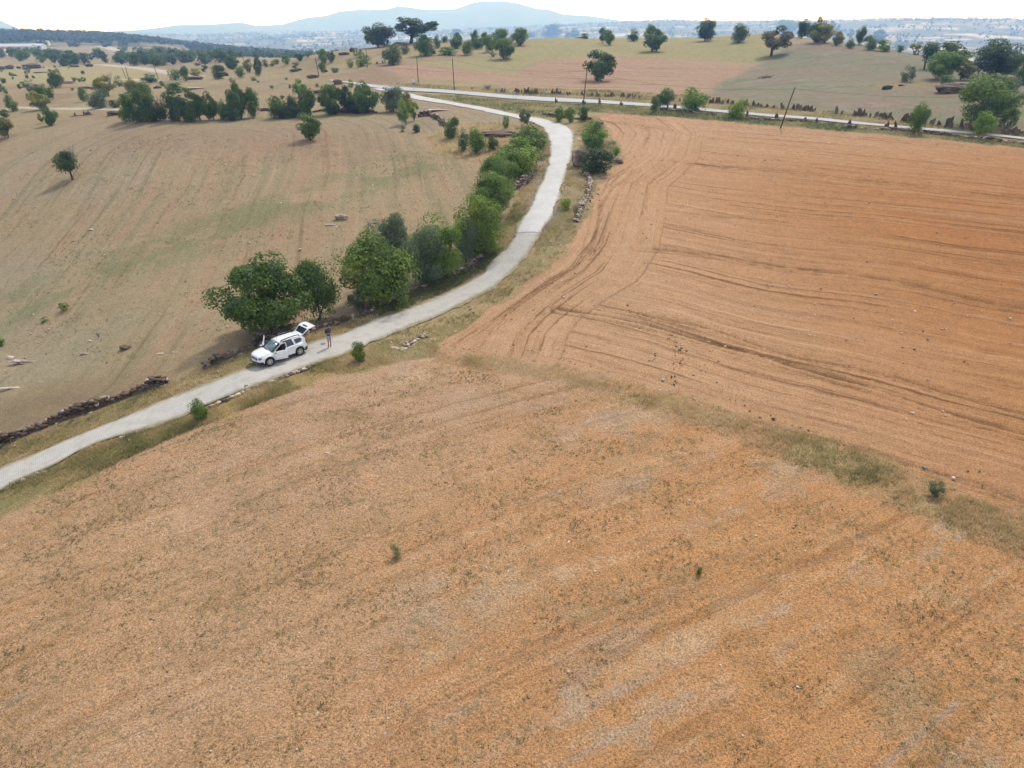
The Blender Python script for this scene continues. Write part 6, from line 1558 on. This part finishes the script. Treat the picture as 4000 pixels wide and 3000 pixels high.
        for i in range(6): bm.faces.new((lo[i], lo[i + 1], hi[i + 1], hi[i])); bm.faces.new((ba[i], ba[i + 1], lo[i + 1], lo[i]))
        bmesh.ops.recalc_face_normals(bm, faces=bm.faces); o = bm_obj(nm, bm, CARB, root, True); md = o.modifiers.new('t', 'SOLIDIFY'); md.thickness = .03
    bm = bmesh.new(); boxp(bm, (2.225, 0, .34), (.03, .9, .05), bev=.012); bm_obj('skid_plate', bm, ALLOY, root)
    bm = bmesh.new(); boxp(bm, (2.19, 0, .735), (.06, .98, .17), bev=.02); gr = bm_obj('grille', bm, CARB, root)
    bm = bmesh.new()
    for s in (-1, 1):
        boxp(bm, (2.222, s * .29, .765), (.02, .36, .028), bev=.006); boxp(bm, (2.222, s * .29, .70), (.02, .36, .022), bev=.006)
    bm_obj('grille_bars', bm, CHROME, gr)
    bm = bmesh.new(); vs = [bm.verts.new((2.245, y, z)) for y, z in ((-.085, .775), (.085, .775), (.055, .72), (0, .70), (-.055, .72))]; bm.faces.new(vs); r = bmesh.ops.extrude_face_region(bm, geom=bm.faces[:]); bmesh.ops.translate(bm, verts=[v for v in r['geom'] if isinstance(v, bmesh.types.BMVert)], vec=(-.04, 0, 0)); bmesh.ops.recalc_face_normals(bm, faces=bm.faces); bm_obj('emblem', bm, CHROME, gr)
    bm = bmesh.new(); boxp(bm, (2.235, 0, .545), (.02, .52, .115), bev=.005); pl = bm_obj('number_plate', bm, PLATE, root)
    bm = bmesh.new(); boxp(bm, (2.247, -.232, .545), (.006, .05, .105)); bm_obj('blue_band', bm, BLUE, pl)
    # wheels
    for q in XW:
        for s in (-1, 1):
            prof = [(.215, -.085), (.25, -.1), (.32, -.108), (.35, -.085), (.357, -.04), (.357, .04), (.35, .085), (.32, .108), (.25, .1), (.215, .085)]; ns = 36; V = []; F = []
            for i in range(ns):
                t = 2 * math.pi * i / ns
                for r_, y_ in prof: V.append((r_ * math.cos(t), y_, r_ * math.sin(t)))
            m_ = len(prof)
            for i in range(ns):
                for j in range(m_): F.append((i * m_ + j, i * m_ + (j + 1) % m_, ((i + 1) % ns) * m_ + (j + 1) % m_, ((i + 1) % ns) * m_ + j))
            w = mesh_np('wheel', V, F, RUB, root, smooth=True, loc=(q, s * .80, RW)); w.rotation_euler = (0, random.uniform(0, 2), 0)
            bm = bmesh.new(); bmesh.ops.create_cone(bm, cap_ends=True, segments=28, radius1=.21, radius2=.21, depth=.1, matrix=Matrix.Rotation(math.pi / 2, 4, 'X')); bm_obj('wheel_well', bm, CARB, w)
            bm = bmesh.new(); y = s * .075
            for k in range(6):
                for dd in (-.12, .12): boxp(bm, (.125 * math.cos(k * math.pi / 3 + dd), y, .125 * math.sin(k * math.pi / 3 + dd)), (.2, .03, .035), Matrix.Rotation(-(k * math.pi / 3 + dd * .5), 3, 'Y'))
            bmesh.ops.create_cone(bm, cap_ends=True, segments=16, radius1=.055, radius2=.045, depth=.05, matrix=Matrix.Translation((0, y, 0)) @ Matrix.Rotation(math.pi / 2, 4, 'X'))
            for i in range(28):
                t = 2 * math.pi * i / 28; boxp(bm, (.212 * math.cos(t), y * .9, .212 * math.sin(t)), (.022, .05, .052), Matrix.Rotation(-t, 3, 'Y'))
            bm_obj('rim', bm, ALLOY, w)
    # cabin
    bm = bmesh.new(); boxp(bm, (.88, 0, .88), (.3, 1.5, .28), bev=.05); bm_obj('dashboard', bm, INT, root)
    bm = bmesh.new(); bmesh.ops.create_cone(bm, cap_ends=False, segments=20, radius1=.18, radius2=.18, depth=.03, matrix=Matrix.Translation((.62, .36, .98)) @ Matrix.Rotation(1.2, 4, 'Y')); o = bm_obj('steering_wheel', bm, CARB, root); md = o.modifiers.new('t', 'SOLIDIFY'); md.thickness = .03
    for y in (.37, -.37):
        bm = bmesh.new(); boxp(bm, (.22, y, .62), (.5, .48, .16), bev=.05); boxp(bm, (-.1, y, .94), (.14, .46, .62), Matrix.Rotation(-.25, 3, 'Y'), bev=.05); boxp(bm, (-.19, y, 1.33), (.09, .26, .18), bev=.03); bm_obj('seat', bm, SEAT, root)
    bm = bmesh.new(); boxp(bm, (-.75, 0, .62), (.5, 1.3, .16), bev=.05); boxp(bm, (-1.08, 0, .94), (.14, 1.3, .6), Matrix.Rotation(-.25, 3, 'Y'), bev=.05); bm_obj('rear_bench', bm, SEAT, root)
    bm = bmesh.new(); boxp(bm, (-1.6, 0, .62), (.9, 1.3, .04)); boxp(bm, (-1.15, 0, .75), (.05, 1.5, .5)); bm_obj('boot_floor', bm, INT, root)
    bm = bmesh.new(); boxp(bm, (.26, .37, .715), (.42, .44, .05), bev=.02); bm_obj('red_cushion', bm, REDC, root)
    # open front doors
    for s, ang in ((1, 20), (-1, 64)):
        h = empty('front_door', (D0, s * .86, 0)); h.parent = root; h.rotation_euler = (0, 0, -math.radians(ang) * s)
        xs_ = np.linspace(0, D1 - D0, 10); pts = []; fc = []
        for x in xs_:
            P_ = side_pts(x + D0, s)
            for p in P_: pts.append((x, p[1] - s * .855, max(p[2], .34) if p[2] < .5 else p[2]))
        for i in range(9):
            for j in range(5): fc.append((i * 6 + j, (i + 1) * 6 + j, (i + 1) * 6 + j + 1, i * 6 + j + 1))
        sheet('door_panel', pts, fc, CARW, h, .05, True)
        wf = [(.02, -s * .07, 1.01), (-.16, -s * .095, 1.16), (-.62, -s * .21, 1.50), (-.78, -s * .225, 1.535), (-.99, -s * .225, 1.54), (-.995, -s * .07, 1.02)]
        for i in range(5):
            V, F = tube([wf[i], wf[i + 1]], [.028, .028], 6)
            if i == 0: VV, FF = list(V), list(F)
            else: n0 = len(VV); VV += list(V); FF += [tuple(q + n0 for q in f) for f in F]
        mesh_np('window_frame', VV, FF, CARW, h, smooth=True)
        bm = bmesh.new(); boxp(bm, (-.1, s * .13, 1.06), (.12, .2, .15), bev=.04); mi = bm_obj('wing_mirror', bm, CARW, h, True)
        bm = bmesh.new(); boxp(bm, (-.165, s * .13, 1.06), (.012, .16, .11)); bm_obj('mirror_glass', bm, CHROME, mi); bm = bmesh.new(); boxp(bm, (-.1, s * .13, .975), (.1, .17, .03), bev=.01); bm_obj('mirror_foot', bm, CARB, mi)
        bm = bmesh.new(); boxp(bm, (-.83, s * .035, .9), (.18, .03, .035), bev=.012); bm_obj('handle', bm, CARW, h)
    # roof spoiler and raised tailgate
    bm = bmesh.new(); boxp(bm, (-1.93, 0, 1.535), (.2, 1.14, .05), Matrix.Rotation(-.1, 3, 'Y'), bev=.02); bm_obj('spoiler', bm, CARW, root)
    tg = empty('tailgate', (-1.93, 0, 1.5)); tg.parent = root; tg.rotation_euler = (0, math.radians(40), 0)
    # tailgate local: -x runs outwards from the hinge, glass first
    sheet('rear_window', [(-.03, .54, 0), (-.62, .62, -.02), (-.62, -.62, -.02), (-.03, -.54, 0)], [(0, 1, 2, 3)], GLASS, tg, .015)
    sheet('gate_panel', [(-.60, .68, -.02), (-.60, -.68, -.02), (-.82, -.74, -.12), (-1.1, -.7, -.32), (-1.2, -.62, -.46), (-1.2, .62, -.46), (-1.1, .7, -.32), (-.82, .74, -.12)], [(0, 1, 2, 7), (7, 2, 3, 6), (6, 3, 4, 5)], CARW, tg, .06)
    for s in (-1, 1): sheet('gate_edge', [(0, s * .54, .005), (0, s * .58, .005), (-.63, s * .68, -.02), (-.63, s * .61, -.02)], [(0, 1, 2, 3)], CARW, tg, .05)
    bm = bmesh.new(); boxp(bm, (-.80, 0, -.085), (.16, .66, .03), Matrix.Rotation(-.5, 3, 'Y'), bev=.01); bm_obj('plate_recess', bm, CARB, tg)
    return root
CAR = build_car()
# ---------------------------------------------------------------- the man with the phone
SKIN = plain("skin", (.42, .22, .15), .6, .3, vary=.06, scale=20); HAIR = plain("dark_hair", (.02, .014, .01), .8, .2, vary=.3, scale=60); SHIRT = plain("slate_shirt", (.045, .065, .10), .95, .1, vary=.2, scale=12)
SHORTS = plain("grey_blue_shorts", (.27, .32, .40), .95, .1, vary=.12, scale=12); SHOE = plain("white_shoes", (.75, .76, .76), .7, .2, vary=.05); SOCK = plain("dark_socks", (.03, .035, .06), .95, .1); PHONE = plain("black_phone", (.012, .012, .014), .3, .5)
def skin_mesh(name, verts, edges, radii, mat, parent, sub=2):
    me = bpy.data.meshes.new(name); me.from_pydata(verts, edges, []); o = bpy.data.objects.new(name, me); COL.objects.link(o)
    o.modifiers.new('s', 'SKIN'); sv = me.skin_vertices[0].data
    for i, r in enumerate(radii):
        sv[i].radius = r if isinstance(r, tuple) else (r, r); sv[i].use_root = (i == 0)
    md = o.modifiers.new('u', 'SUBSURF'); md.levels = sub; md.render_levels = sub
    dg = bpy.context.evaluated_depsgraph_get(); m2 = bpy.data.meshes.new_from_object(o.evaluated_get(dg)); bpy.data.objects.remove(o)
    for p in m2.polygons: p.use_smooth = True
    m2.materials.clear(); m2.materials.append(mat); m2.name = name
    o = bpy.data.objects.new(name, m2); COL.objects.link(o); o.parent = parent
    return o
def build_person():
    base = ground(1289, 1359); h = span(1289, 1274, base); s = h / 1.80
    root = empty('person', (base.x, base.y, base.z + .06), 0, "man in dark slate T-shirt and grey-blue shorts looking at a phone on the road", 'person')
    root.rotation_euler = (0, 0, math.atan2(-.62, .78)); root.scale = (s, s, s)
    # facing local +X; left is +Y
    hip = (0, 0, .95)
    V = [hip, (.0, 0, 1.10), (.0, 0, 1.28), (-.01, 0, 1.42), (.0, 0, 1.50), (.03, 0, 1.56), (.055, 0, 1.64), (.05, 0, 1.72),
         (0, .09, .90), (.02, .11, .50), (-.02, .12, .10), (.10, .14, .045),          # left leg 8-11
         (0, -.09, .90), (.03, -.10, .50), (-.01, -.10, .10), (.11, -.12, .045),      # right leg 12-15
         (-.02, .17, 1.43), (.0, .235, 1.16), (.20, .15, 1.17), (.27, .10, 1.20),     # left arm 16-19
         (-.02, -.17, 1.43), (-.02, -.235, 1.15), (.20, -.10, 1.19), (.27, -.05, 1.22)]
    E = [(0, 1), (1, 2), (2, 3), (3, 4), (4, 5), (5, 6), (6, 7), (0, 8), (8, 9), (9, 10), (10, 11), (0, 12), (12, 13), (13, 14), (14, 15), (3, 16), (16, 17), (17, 18), (18, 19), (3, 20), (20, 21), (21, 22), (22, 23)]
    R = [(.12, .15), (.115, .14), (.12, .155), (.10, .13), .055, .058, (.092, .078), (.08, .07), .095, .062, .042, .03, .095, .062, .042, .03, .06, .045, .034, .03, .06, .045, .034, .03]
    body = skin_mesh('body', V, E, R, SKIN, root)
    bm = bmesh.new()
    for y, yaw in ((.03, 0), (-.03, 0)): bmesh.ops.create_uvsphere(bm, u_segments=8, v_segments=6, radius=.012, matrix=Matrix.Translation((.135, y, 1.655)))
    bm_obj('eyes', bm, HAIR, root, True)
    bm = bmesh.new(); bmesh.ops.create_cone(bm, cap_ends=True, segments=8, radius1=.02, radius2=.006, depth=.06, matrix=Matrix.Translation((.145, 0, 1.63)) @ Matrix.Rotation(.35, 4, 'Y')); bm_obj('nose', bm, SKIN, root, True)
    bm = bmesh.new()
    for y in (.078, -.078): bmesh.ops.create_uvsphere(bm, u_segments=8, v_segments=6, radius=.03, matrix=Matrix.Translation((.05, y, 1.645)) @ Matrix.Diagonal((.7, .35, 1.1, 1)))
    bm_obj('ears', bm, SKIN, root, True)
    # hair cap and beard
    bm = bmesh.new(); bmesh.ops.create_uvsphere(bm, u_segments=20, v_segments=14, radius=1, matrix=Matrix.Translation((.04, 0, 1.705)) @ Matrix.Diagonal((.108, .092, .105, 1)))
    bmesh.ops.delete(bm, geom=[v for v in bm.verts if v.co.z < 1.665 - (v.co.x - .03) * -.55 and v.co.x > -.0 or v.co.z < 1.63], context='VERTS'); bm_obj('hair', bm, HAIR, root, True)
    bm = bmesh.new(); bmesh.ops.create_uvsphere(bm, u_segments=14, v_segments=10, radius=1, matrix=Matrix.Translation((.1, 0, 1.59)) @ Matrix.Diagonal((.05, .058, .05, 1))); bm_obj('beard', bm, HAIR, root, True)
    # clothes
    cv = [(0, 0, .84), (0, 0, 1.08), (0, 0, 1.27), (-.01, 0, 1.42), (.0, 0, 1.53), (-.02, .17, 1.44), (-.008, .235, 1.20), (-.02, -.17, 1.44), (-.018, -.24, 1.20)]
    skin_mesh('shirt', cv, [(0, 1), (1, 2), (2, 3), (3, 4), (3, 5), (5, 6), (3, 7), (7, 8)], [(.15, .18), (.145, .17), (.15, .19), (.135, .175), .085, .1, .085, .1, .085], SHIRT, root)
    sv = [(0, 0, 1.06), (0, 0, .92), (.005, .095, .86), (.02, .108, .55), (.005, -.095, .86), (.03, -.10, .55)]
    skin_mesh('shorts', sv, [(0, 1), (1, 2), (2, 3), (1, 4), (4, 5)], [(.14, .17), (.14, .175), .12, .092, .12, .092], SHORTS, root)
    for k, (x, y) in enumerate(((-.02, .12), (-.01, -.10))):
        yaw = .12 if y > 0 else -.12
        skin_mesh('shoe', [(x - .05, y, .05), (x + .04, y, .045), (x + .13, y + yaw * .15, .04), (x + .18, y + yaw * .2, .035)], [(0, 1), (1, 2), (2, 3)], [(.05, .05), (.052, .046), (.05, .035), (.04, .025)], SHOE, root)
        V_, F_ = tube([(x, y, .06), (x, y, .15)], [.05, .048], 10); mesh_np('sock', V_, F_, SOCK, root, smooth=True)
    # hands: palm and five fingers closed round the phone
    for sgn, wrist in ((1, Vector((.27, .10, 1.20))), (-1, Vector((.27, -.05, 1.22)))):
        tgt = Vector((.36, .02, 1.27)); d = (tgt - wrist).normalized(); sdv = Vector((0, 0, 1)).cross(d).normalized(); up = d.cross(sdv)
        pv = [wrist, wrist + d * .04, wrist + d * .085]; pe = [(0, 1), (1, 2)]; pr = [(.022, .028), (.018, .038), (.015, .036)]
        for f in range(4):
            o0 = wrist + d * .085 + sdv * (.03 - .02 * f); ln = (.065, .075, .07, .055)[f]; i0 = len(pv)
            pv += [o0 + d * ln * .45 + up * .012, o0 + d * ln * .75 + up * .035 - sdv * sgn * .012, o0 + d * ln * .7 + up * .055 - sdv * sgn * .025]; pe += [(2, i0), (i0, i0 + 1), (i0 + 1, i0 + 2)]; pr += [.0095, .009, .008]
        i0 = len(pv); t0 = wrist + d * .03 - sdv * sgn * .035
        pv += [t0 + up * .012, t0 + d * .035 + up * .035, t0 + d * .06 + up * .04]; pe += [(1, i0), (i0, i0 + 1), (i0 + 1, i0 + 2)]; pr += [.012, .010, .009]
        skin_mesh('hand', [tuple(p) for p in pv], pe, pr, SKIN, root, 1)
    bm = bmesh.new(); boxp(bm, (0, 0, 0), (.15, .075, .01), bev=.004); o = bm_obj('phone', bm, PHONE)
    o.matrix_world = Matrix.Translation(Vector((base.x, base.y, base.z + .06)) + Matrix.Rotation(math.atan2(-.62, .78), 3, 'Z') @ (Vector((.39, .02, 1.30)) * s)) @ Matrix.Rotation(math.atan2(-.62, .78), 4, 'Z') @ Matrix.Rotation(-.7, 4, 'Y') @ Matrix.Diagonal((s, s, s, 1))
    tag(o, "black phone held in both hands by the man on the road", 'phone')
build_person()
# ---------------------------------------------------------------- grass, weeds, small stones, clods (too many to count)
def grass_mat():
    m, nt, b = newmat("grass_blades", .8, .1)
    at = N(nt, 'ShaderNodeAttribute', attribute_name='tint'); cr = nt.nodes.new('ShaderNodeValToRGB'); e = cr.color_ramp.elements
    e[0].position = 0; e[0].color = (.10, .135, .055, 1); e[1].position = 1; e[1].color = (.62, .52, .34, 1)
    for p, c in ((.3, (.22, .225, .085, 1)), (.55, (.40, .33, .16, 1)), (.8, (.54, .41, .22, 1))):
        x = e.new(p); x.color = c
    L(nt, at.outputs['Fac'], cr.inputs['Fac']); L(nt, cr.outputs['Color'], b.inputs['Base Color'])
    tr = N(nt, 'ShaderNodeBsdfTranslucent'); L(nt, cr.outputs['Color'], tr.inputs['Color']); mx = N(nt, 'ShaderNodeMixShader'); mx.inputs['Fac'].default_value = .45
    L(nt, b.outputs['BSDF'], mx.inputs[1]); L(nt, tr.outputs['BSDF'], mx.inputs[2]); L(nt, mx.outputs['Shader'], nt.nodes['Material Output'].inputs['Surface']); return m
BLADE = grass_mat()
def tufts(name, P, n_blade, h, spread, tint, label, seed, wid=.016):
    R = np.random.default_rng(seed); n = len(P); k = np.repeat(np.arange(n), n_blade); m = len(k)
    hh = (h if np.ndim(h) else np.full(n, h))[k] * R.uniform(.45, 1.2, m); a = R.uniform(0, 6.283, m); r = spread * np.sqrt(R.random(m))
    bx = P[k, 0] + r * np.cos(a); by = P[k, 1] + r * np.sin(a); z = height(bx, by)
    le = R.uniform(.1, .75, m) * hh; b = a + R.normal(size=m) * .6; tx = bx + le * np.cos(b); ty = by + le * np.sin(b)
    pa = b + 1.57; w = wid * R.uniform(.7, 1.5, m)
    V = np.stack([np.stack([bx - w * np.cos(pa), by - w * np.sin(pa), z - .01], 1), np.stack([bx + w * np.cos(pa), by + w * np.sin(pa), z - .01], 1), np.stack([tx, ty, z + hh], 1)], 1).reshape(-1, 3)
    t = np.clip(tint[k] + R.normal(size=m) * .1, 0, 1)
    o = mesh_np(name, V, np.arange(3 * m).reshape(m, 3), BLADE, tint=np.repeat(t, 3)); return tag(o, label, kind='stuff')
def in_poly(px, n, seed, grow=None, fray=0.0):
    R = np.random.default_rng(seed); poly = W2(px); lo, hi = poly.min(0), poly.max(0); out = np.zeros((0, 2))
    while len(out) < n:
        p = R.uniform(lo, hi, (n * 3, 2)); p = p[inside(p + (R.normal(size=p.shape) * fray if fray else 0), poly)]
        if grow: p = p[(fbm(p[:, 0] / grow, p[:, 1] / grow, 3, seed) + R.uniform(-.35, .35, len(p))) > 0]
        out = np.concatenate([out, p])
    return out[:n]
def tn(P, sc, seed, a, b): return np.clip(a + b * fbm(P[:, 0] / sc, P[:, 1] / sc, 3, seed), 0, 1)
_near = lambda P, y: P[P[:, 1] < y]
P = in_poly(VERGE_LO, 4600, 1, 3.0); tufts('dry_grass', P, 8, .24, .14, tn(P, 4, 2, .6, .9), "dry olive grass on the verge between pavers and stubble", 1)
P = in_poly(STRIP, 4600, 2, 3.0, .5); e = np.clip(P[:, 0] / 26, 0, 1); tufts('dry_grass', P, 8, .18 + .1 * e, .14, np.clip(tn(P, 4, 3, .8, .8) - .12 * e, 0, 1), "grass strip between stubble and ploughed field", 2)
P = in_poly(VERGE_RT, 4200, 3, 3.0); tufts('dry_grass', P, 8, .32, .14, tn(P, 5, 4, .68, .8), "pale grass on the verge between lane and ploughed field", 3, .018)
P = in_poly(VERGE_UP, 4200, 4, 3.0); tufts('dry_grass', P, 8, .26, .14, tn(P, 4, 5, .56, .8), "grass verge between pavers and stone walls", 4, .018)
P = in_poly([(1400, 1235), (1640, 1130), (1760, 1075), (1860, 1010), (1930, 960), (1960, 975), (1880, 1060), (1740, 1140), (1575, 1205), (1480, 1228)], 2200, 5); tufts('green_grass', P, 9, .28, .14, tn(P, 4, 6, .12, .35), "fresh green grass under the roadside oaks", 5, .018)
P = in_poly(ROADSIDE, 2600, 6); tufts('green_grass', P, 7, .5, .2, tn(P, 5, 7, .36, .7), "rank grass below the main road", 6, .03)
P = in_poly(JUNCTION, 1800, 7); tufts('dry_grass', P, 7, .4, .2, tn(P, 5, 8, .42, .7), "grass triangle at the lane junction", 7, .03)
P = in_poly(UPSIDE, 3500, 8); tufts('dry_grass', P, 7, .5, .25, tn(P, 5, 9, .6, .7), "tall dry grass along the slab fences", 8, .035)
P = in_poly([(1660, 540), (1800, 480), (1960, 480), (2080, 500), (2060, 560), (1980, 600), (1880, 640), (1700, 600)], 1800, 9); tufts('dry_grass', P, 7, .4, .2, tn(P, 5, 10, .75, .5), "straw-coloured grass on the bank below the lane", 9, .028)
STUB = [(-50, 3050), (-50, 2080), (180, 1950), (540, 1780), (904, 1630), (1265, 1500), (1680, 1420), (2000, 1475), (2350, 1560), (2893, 1770), (3255, 1950), (3616, 2100), (4050, 2300), (4050, 3050)]
P = in_poly(STUB, 14000, 10, 2.5); R_ = np.random.default_rng(3); tufts('green_weeds', P, 8, .02 + .11 * R_.random(len(P)) ** 2.5, .085, tn(P, 2, 11, .2, .6), "low green weeds scattered through the stubble", 10, .013)
P = in_poly(STUB, 30000, 11, 2.0); tufts('straw_stubble', P, 4, .09, .10, tn(P, 1.5, 12, .86, .5), "pale broken straw lying on the stubble field", 11, .009)
LF = [(0, 1500), (400, 1420), (800, 1380), (1150, 1240), (1400, 1150), (1800, 950), (1950, 720), (1600, 540), (800, 520), (100, 600), (0, 900)]
P = in_poly(LF, 5200, 12, 6.0); tufts('green_weeds', P, 7, R_.uniform(.06, .2, len(P)), .14, tn(P, 4, 13, .34, .6), "low weeds scattered over the left field", 12, .022)
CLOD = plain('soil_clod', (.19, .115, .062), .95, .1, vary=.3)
def pebbles(name, P, smin, smax, tint, label, seed, mat=None):
    R = np.random.default_rng(seed); n = len(P); s = smin + (smax - smin) * R.random(n) ** 3
    C = np.stack([P[:, 0], P[:, 1], height(P[:, 0], P[:, 1]) + s * .2], 1)
    V, F, T = stones(C, np.stack([s * R.uniform(.8, 1.5, n), s, s * R.uniform(.3, .55, n)], 1), R.uniform(0, 6.28, n), R.normal(size=n) * .3, np.clip(tint + R.normal(size=n) * .12, 0, 1), R)
    o = mesh_np(name, V, F, mat or STONE, tint=T); tag(o, label, kind='stuff')
pebbles('field_pebbles', in_poly(STUB, 420, 21), .03, .13, .9, "pale pebbles in the stubble", 1)
pebbles('field_pebbles', in_poly(FIELD, 1100, 22), .05, .22, .88, "pale pebbles in the ploughed soil", 2)
pebbles('field_pebbles', in_poly(LF, 420, 23), .08, .35, .85, "pale stones over the left field", 3)
pebbles('verge_pebbles', in_poly(VERGE_RT, 300, 24), .06, .3, .8, "pale stones on the verge beside the lane", 4)
P = np.concatenate([in_poly([(2540, 1300), (2580, 1310), (2560, 1400), (2520, 1480), (2480, 1500), (2530, 1400)], 45, 25), in_poly([(2630, 1320), (2670, 1340), (2665, 1480), (2650, 1540), (2610, 1520), (2630, 1420)], 75, 26), in_poly([(2030, 1360), (2120, 1370), (2350, 1460), (2200, 1430)], 45, 27)])
pebbles('soil_clods', P, .05, .13, .0, "dark clods scattered across the ploughed field's near edge", 5)
pebbles('soil_clods', in_poly(STUB, 5000, 29, 2.5), .02, .085, .3, "brown crumbs of soil and dead weeds in the stubble", 7, CLOD)
pebbles('soil_clods', in_poly([(1760, 1365), (2100, 1120), (2240, 960), (2290, 900), (2350, 900), (2200, 1150), (2060, 1300), (1980, 1385)], 260, 28), .03, .12, .4, "brown clods along the field headland", 6, CLOD)

_tr = resample(W2([(2420, 1190), (2520, 1240), (2690, 1390), (2745, 1440), (2780, 1490), (2870, 1560), (3000, 1640), (3120, 1650), (3220, 1720), (3380, 1790), (3560, 1850)]), 60)[0]  # footprint trail: dark clods stand in for the shaded hollows
pebbles('soil_clods', _tr + np.random.default_rng(4).normal(size=_tr.shape) * .25, .08, .2, .1, "trail of footprints across the ploughed field, shown as dark clods", 8, CLOD)
pebbles('soil_clods', in_poly(FIELD, 900, 33), .05, .16, .1, "small brown clods over the ploughed field", 9, CLOD)
# ---------------------------------------------------------------- the air between here and the mountains
def build_haze():
    bm = bmesh.new(); bmesh.ops.create_cube(bm, size=1.0)
    zlo, zhi = -520.0, 420.0
    for v in bm.verts: v.co = Vector((v.co.x * 26000, v.co.y * 26000, (zlo + zhi) / 2 + v.co.z * (zhi - zlo)))
    o = bm_obj("haze", bm)
    m = bpy.data.materials.new("haze_air"); m.use_nodes = True; nt = m.node_tree; nt.nodes.clear()
    pv = nt.nodes.new('ShaderNodeVolumePrincipled'); out = nt.nodes.new('ShaderNodeOutputMaterial')
    pv.inputs['Color'].default_value = (.27, .50, 1.0, 1); pv.inputs['Density'].default_value = 2.7e-4; pv.inputs['Absorption Color'].default_value = (1, 1, 1, 1); pv.inputs['Anisotropy'].default_value = 0.2
    nt.links.new(pv.outputs['Volume'], out.inputs['Volume'])
    o.data.materials.append(m)
    tag(o, "pale blue haze over the valley", kind='stuff')
build_haze()
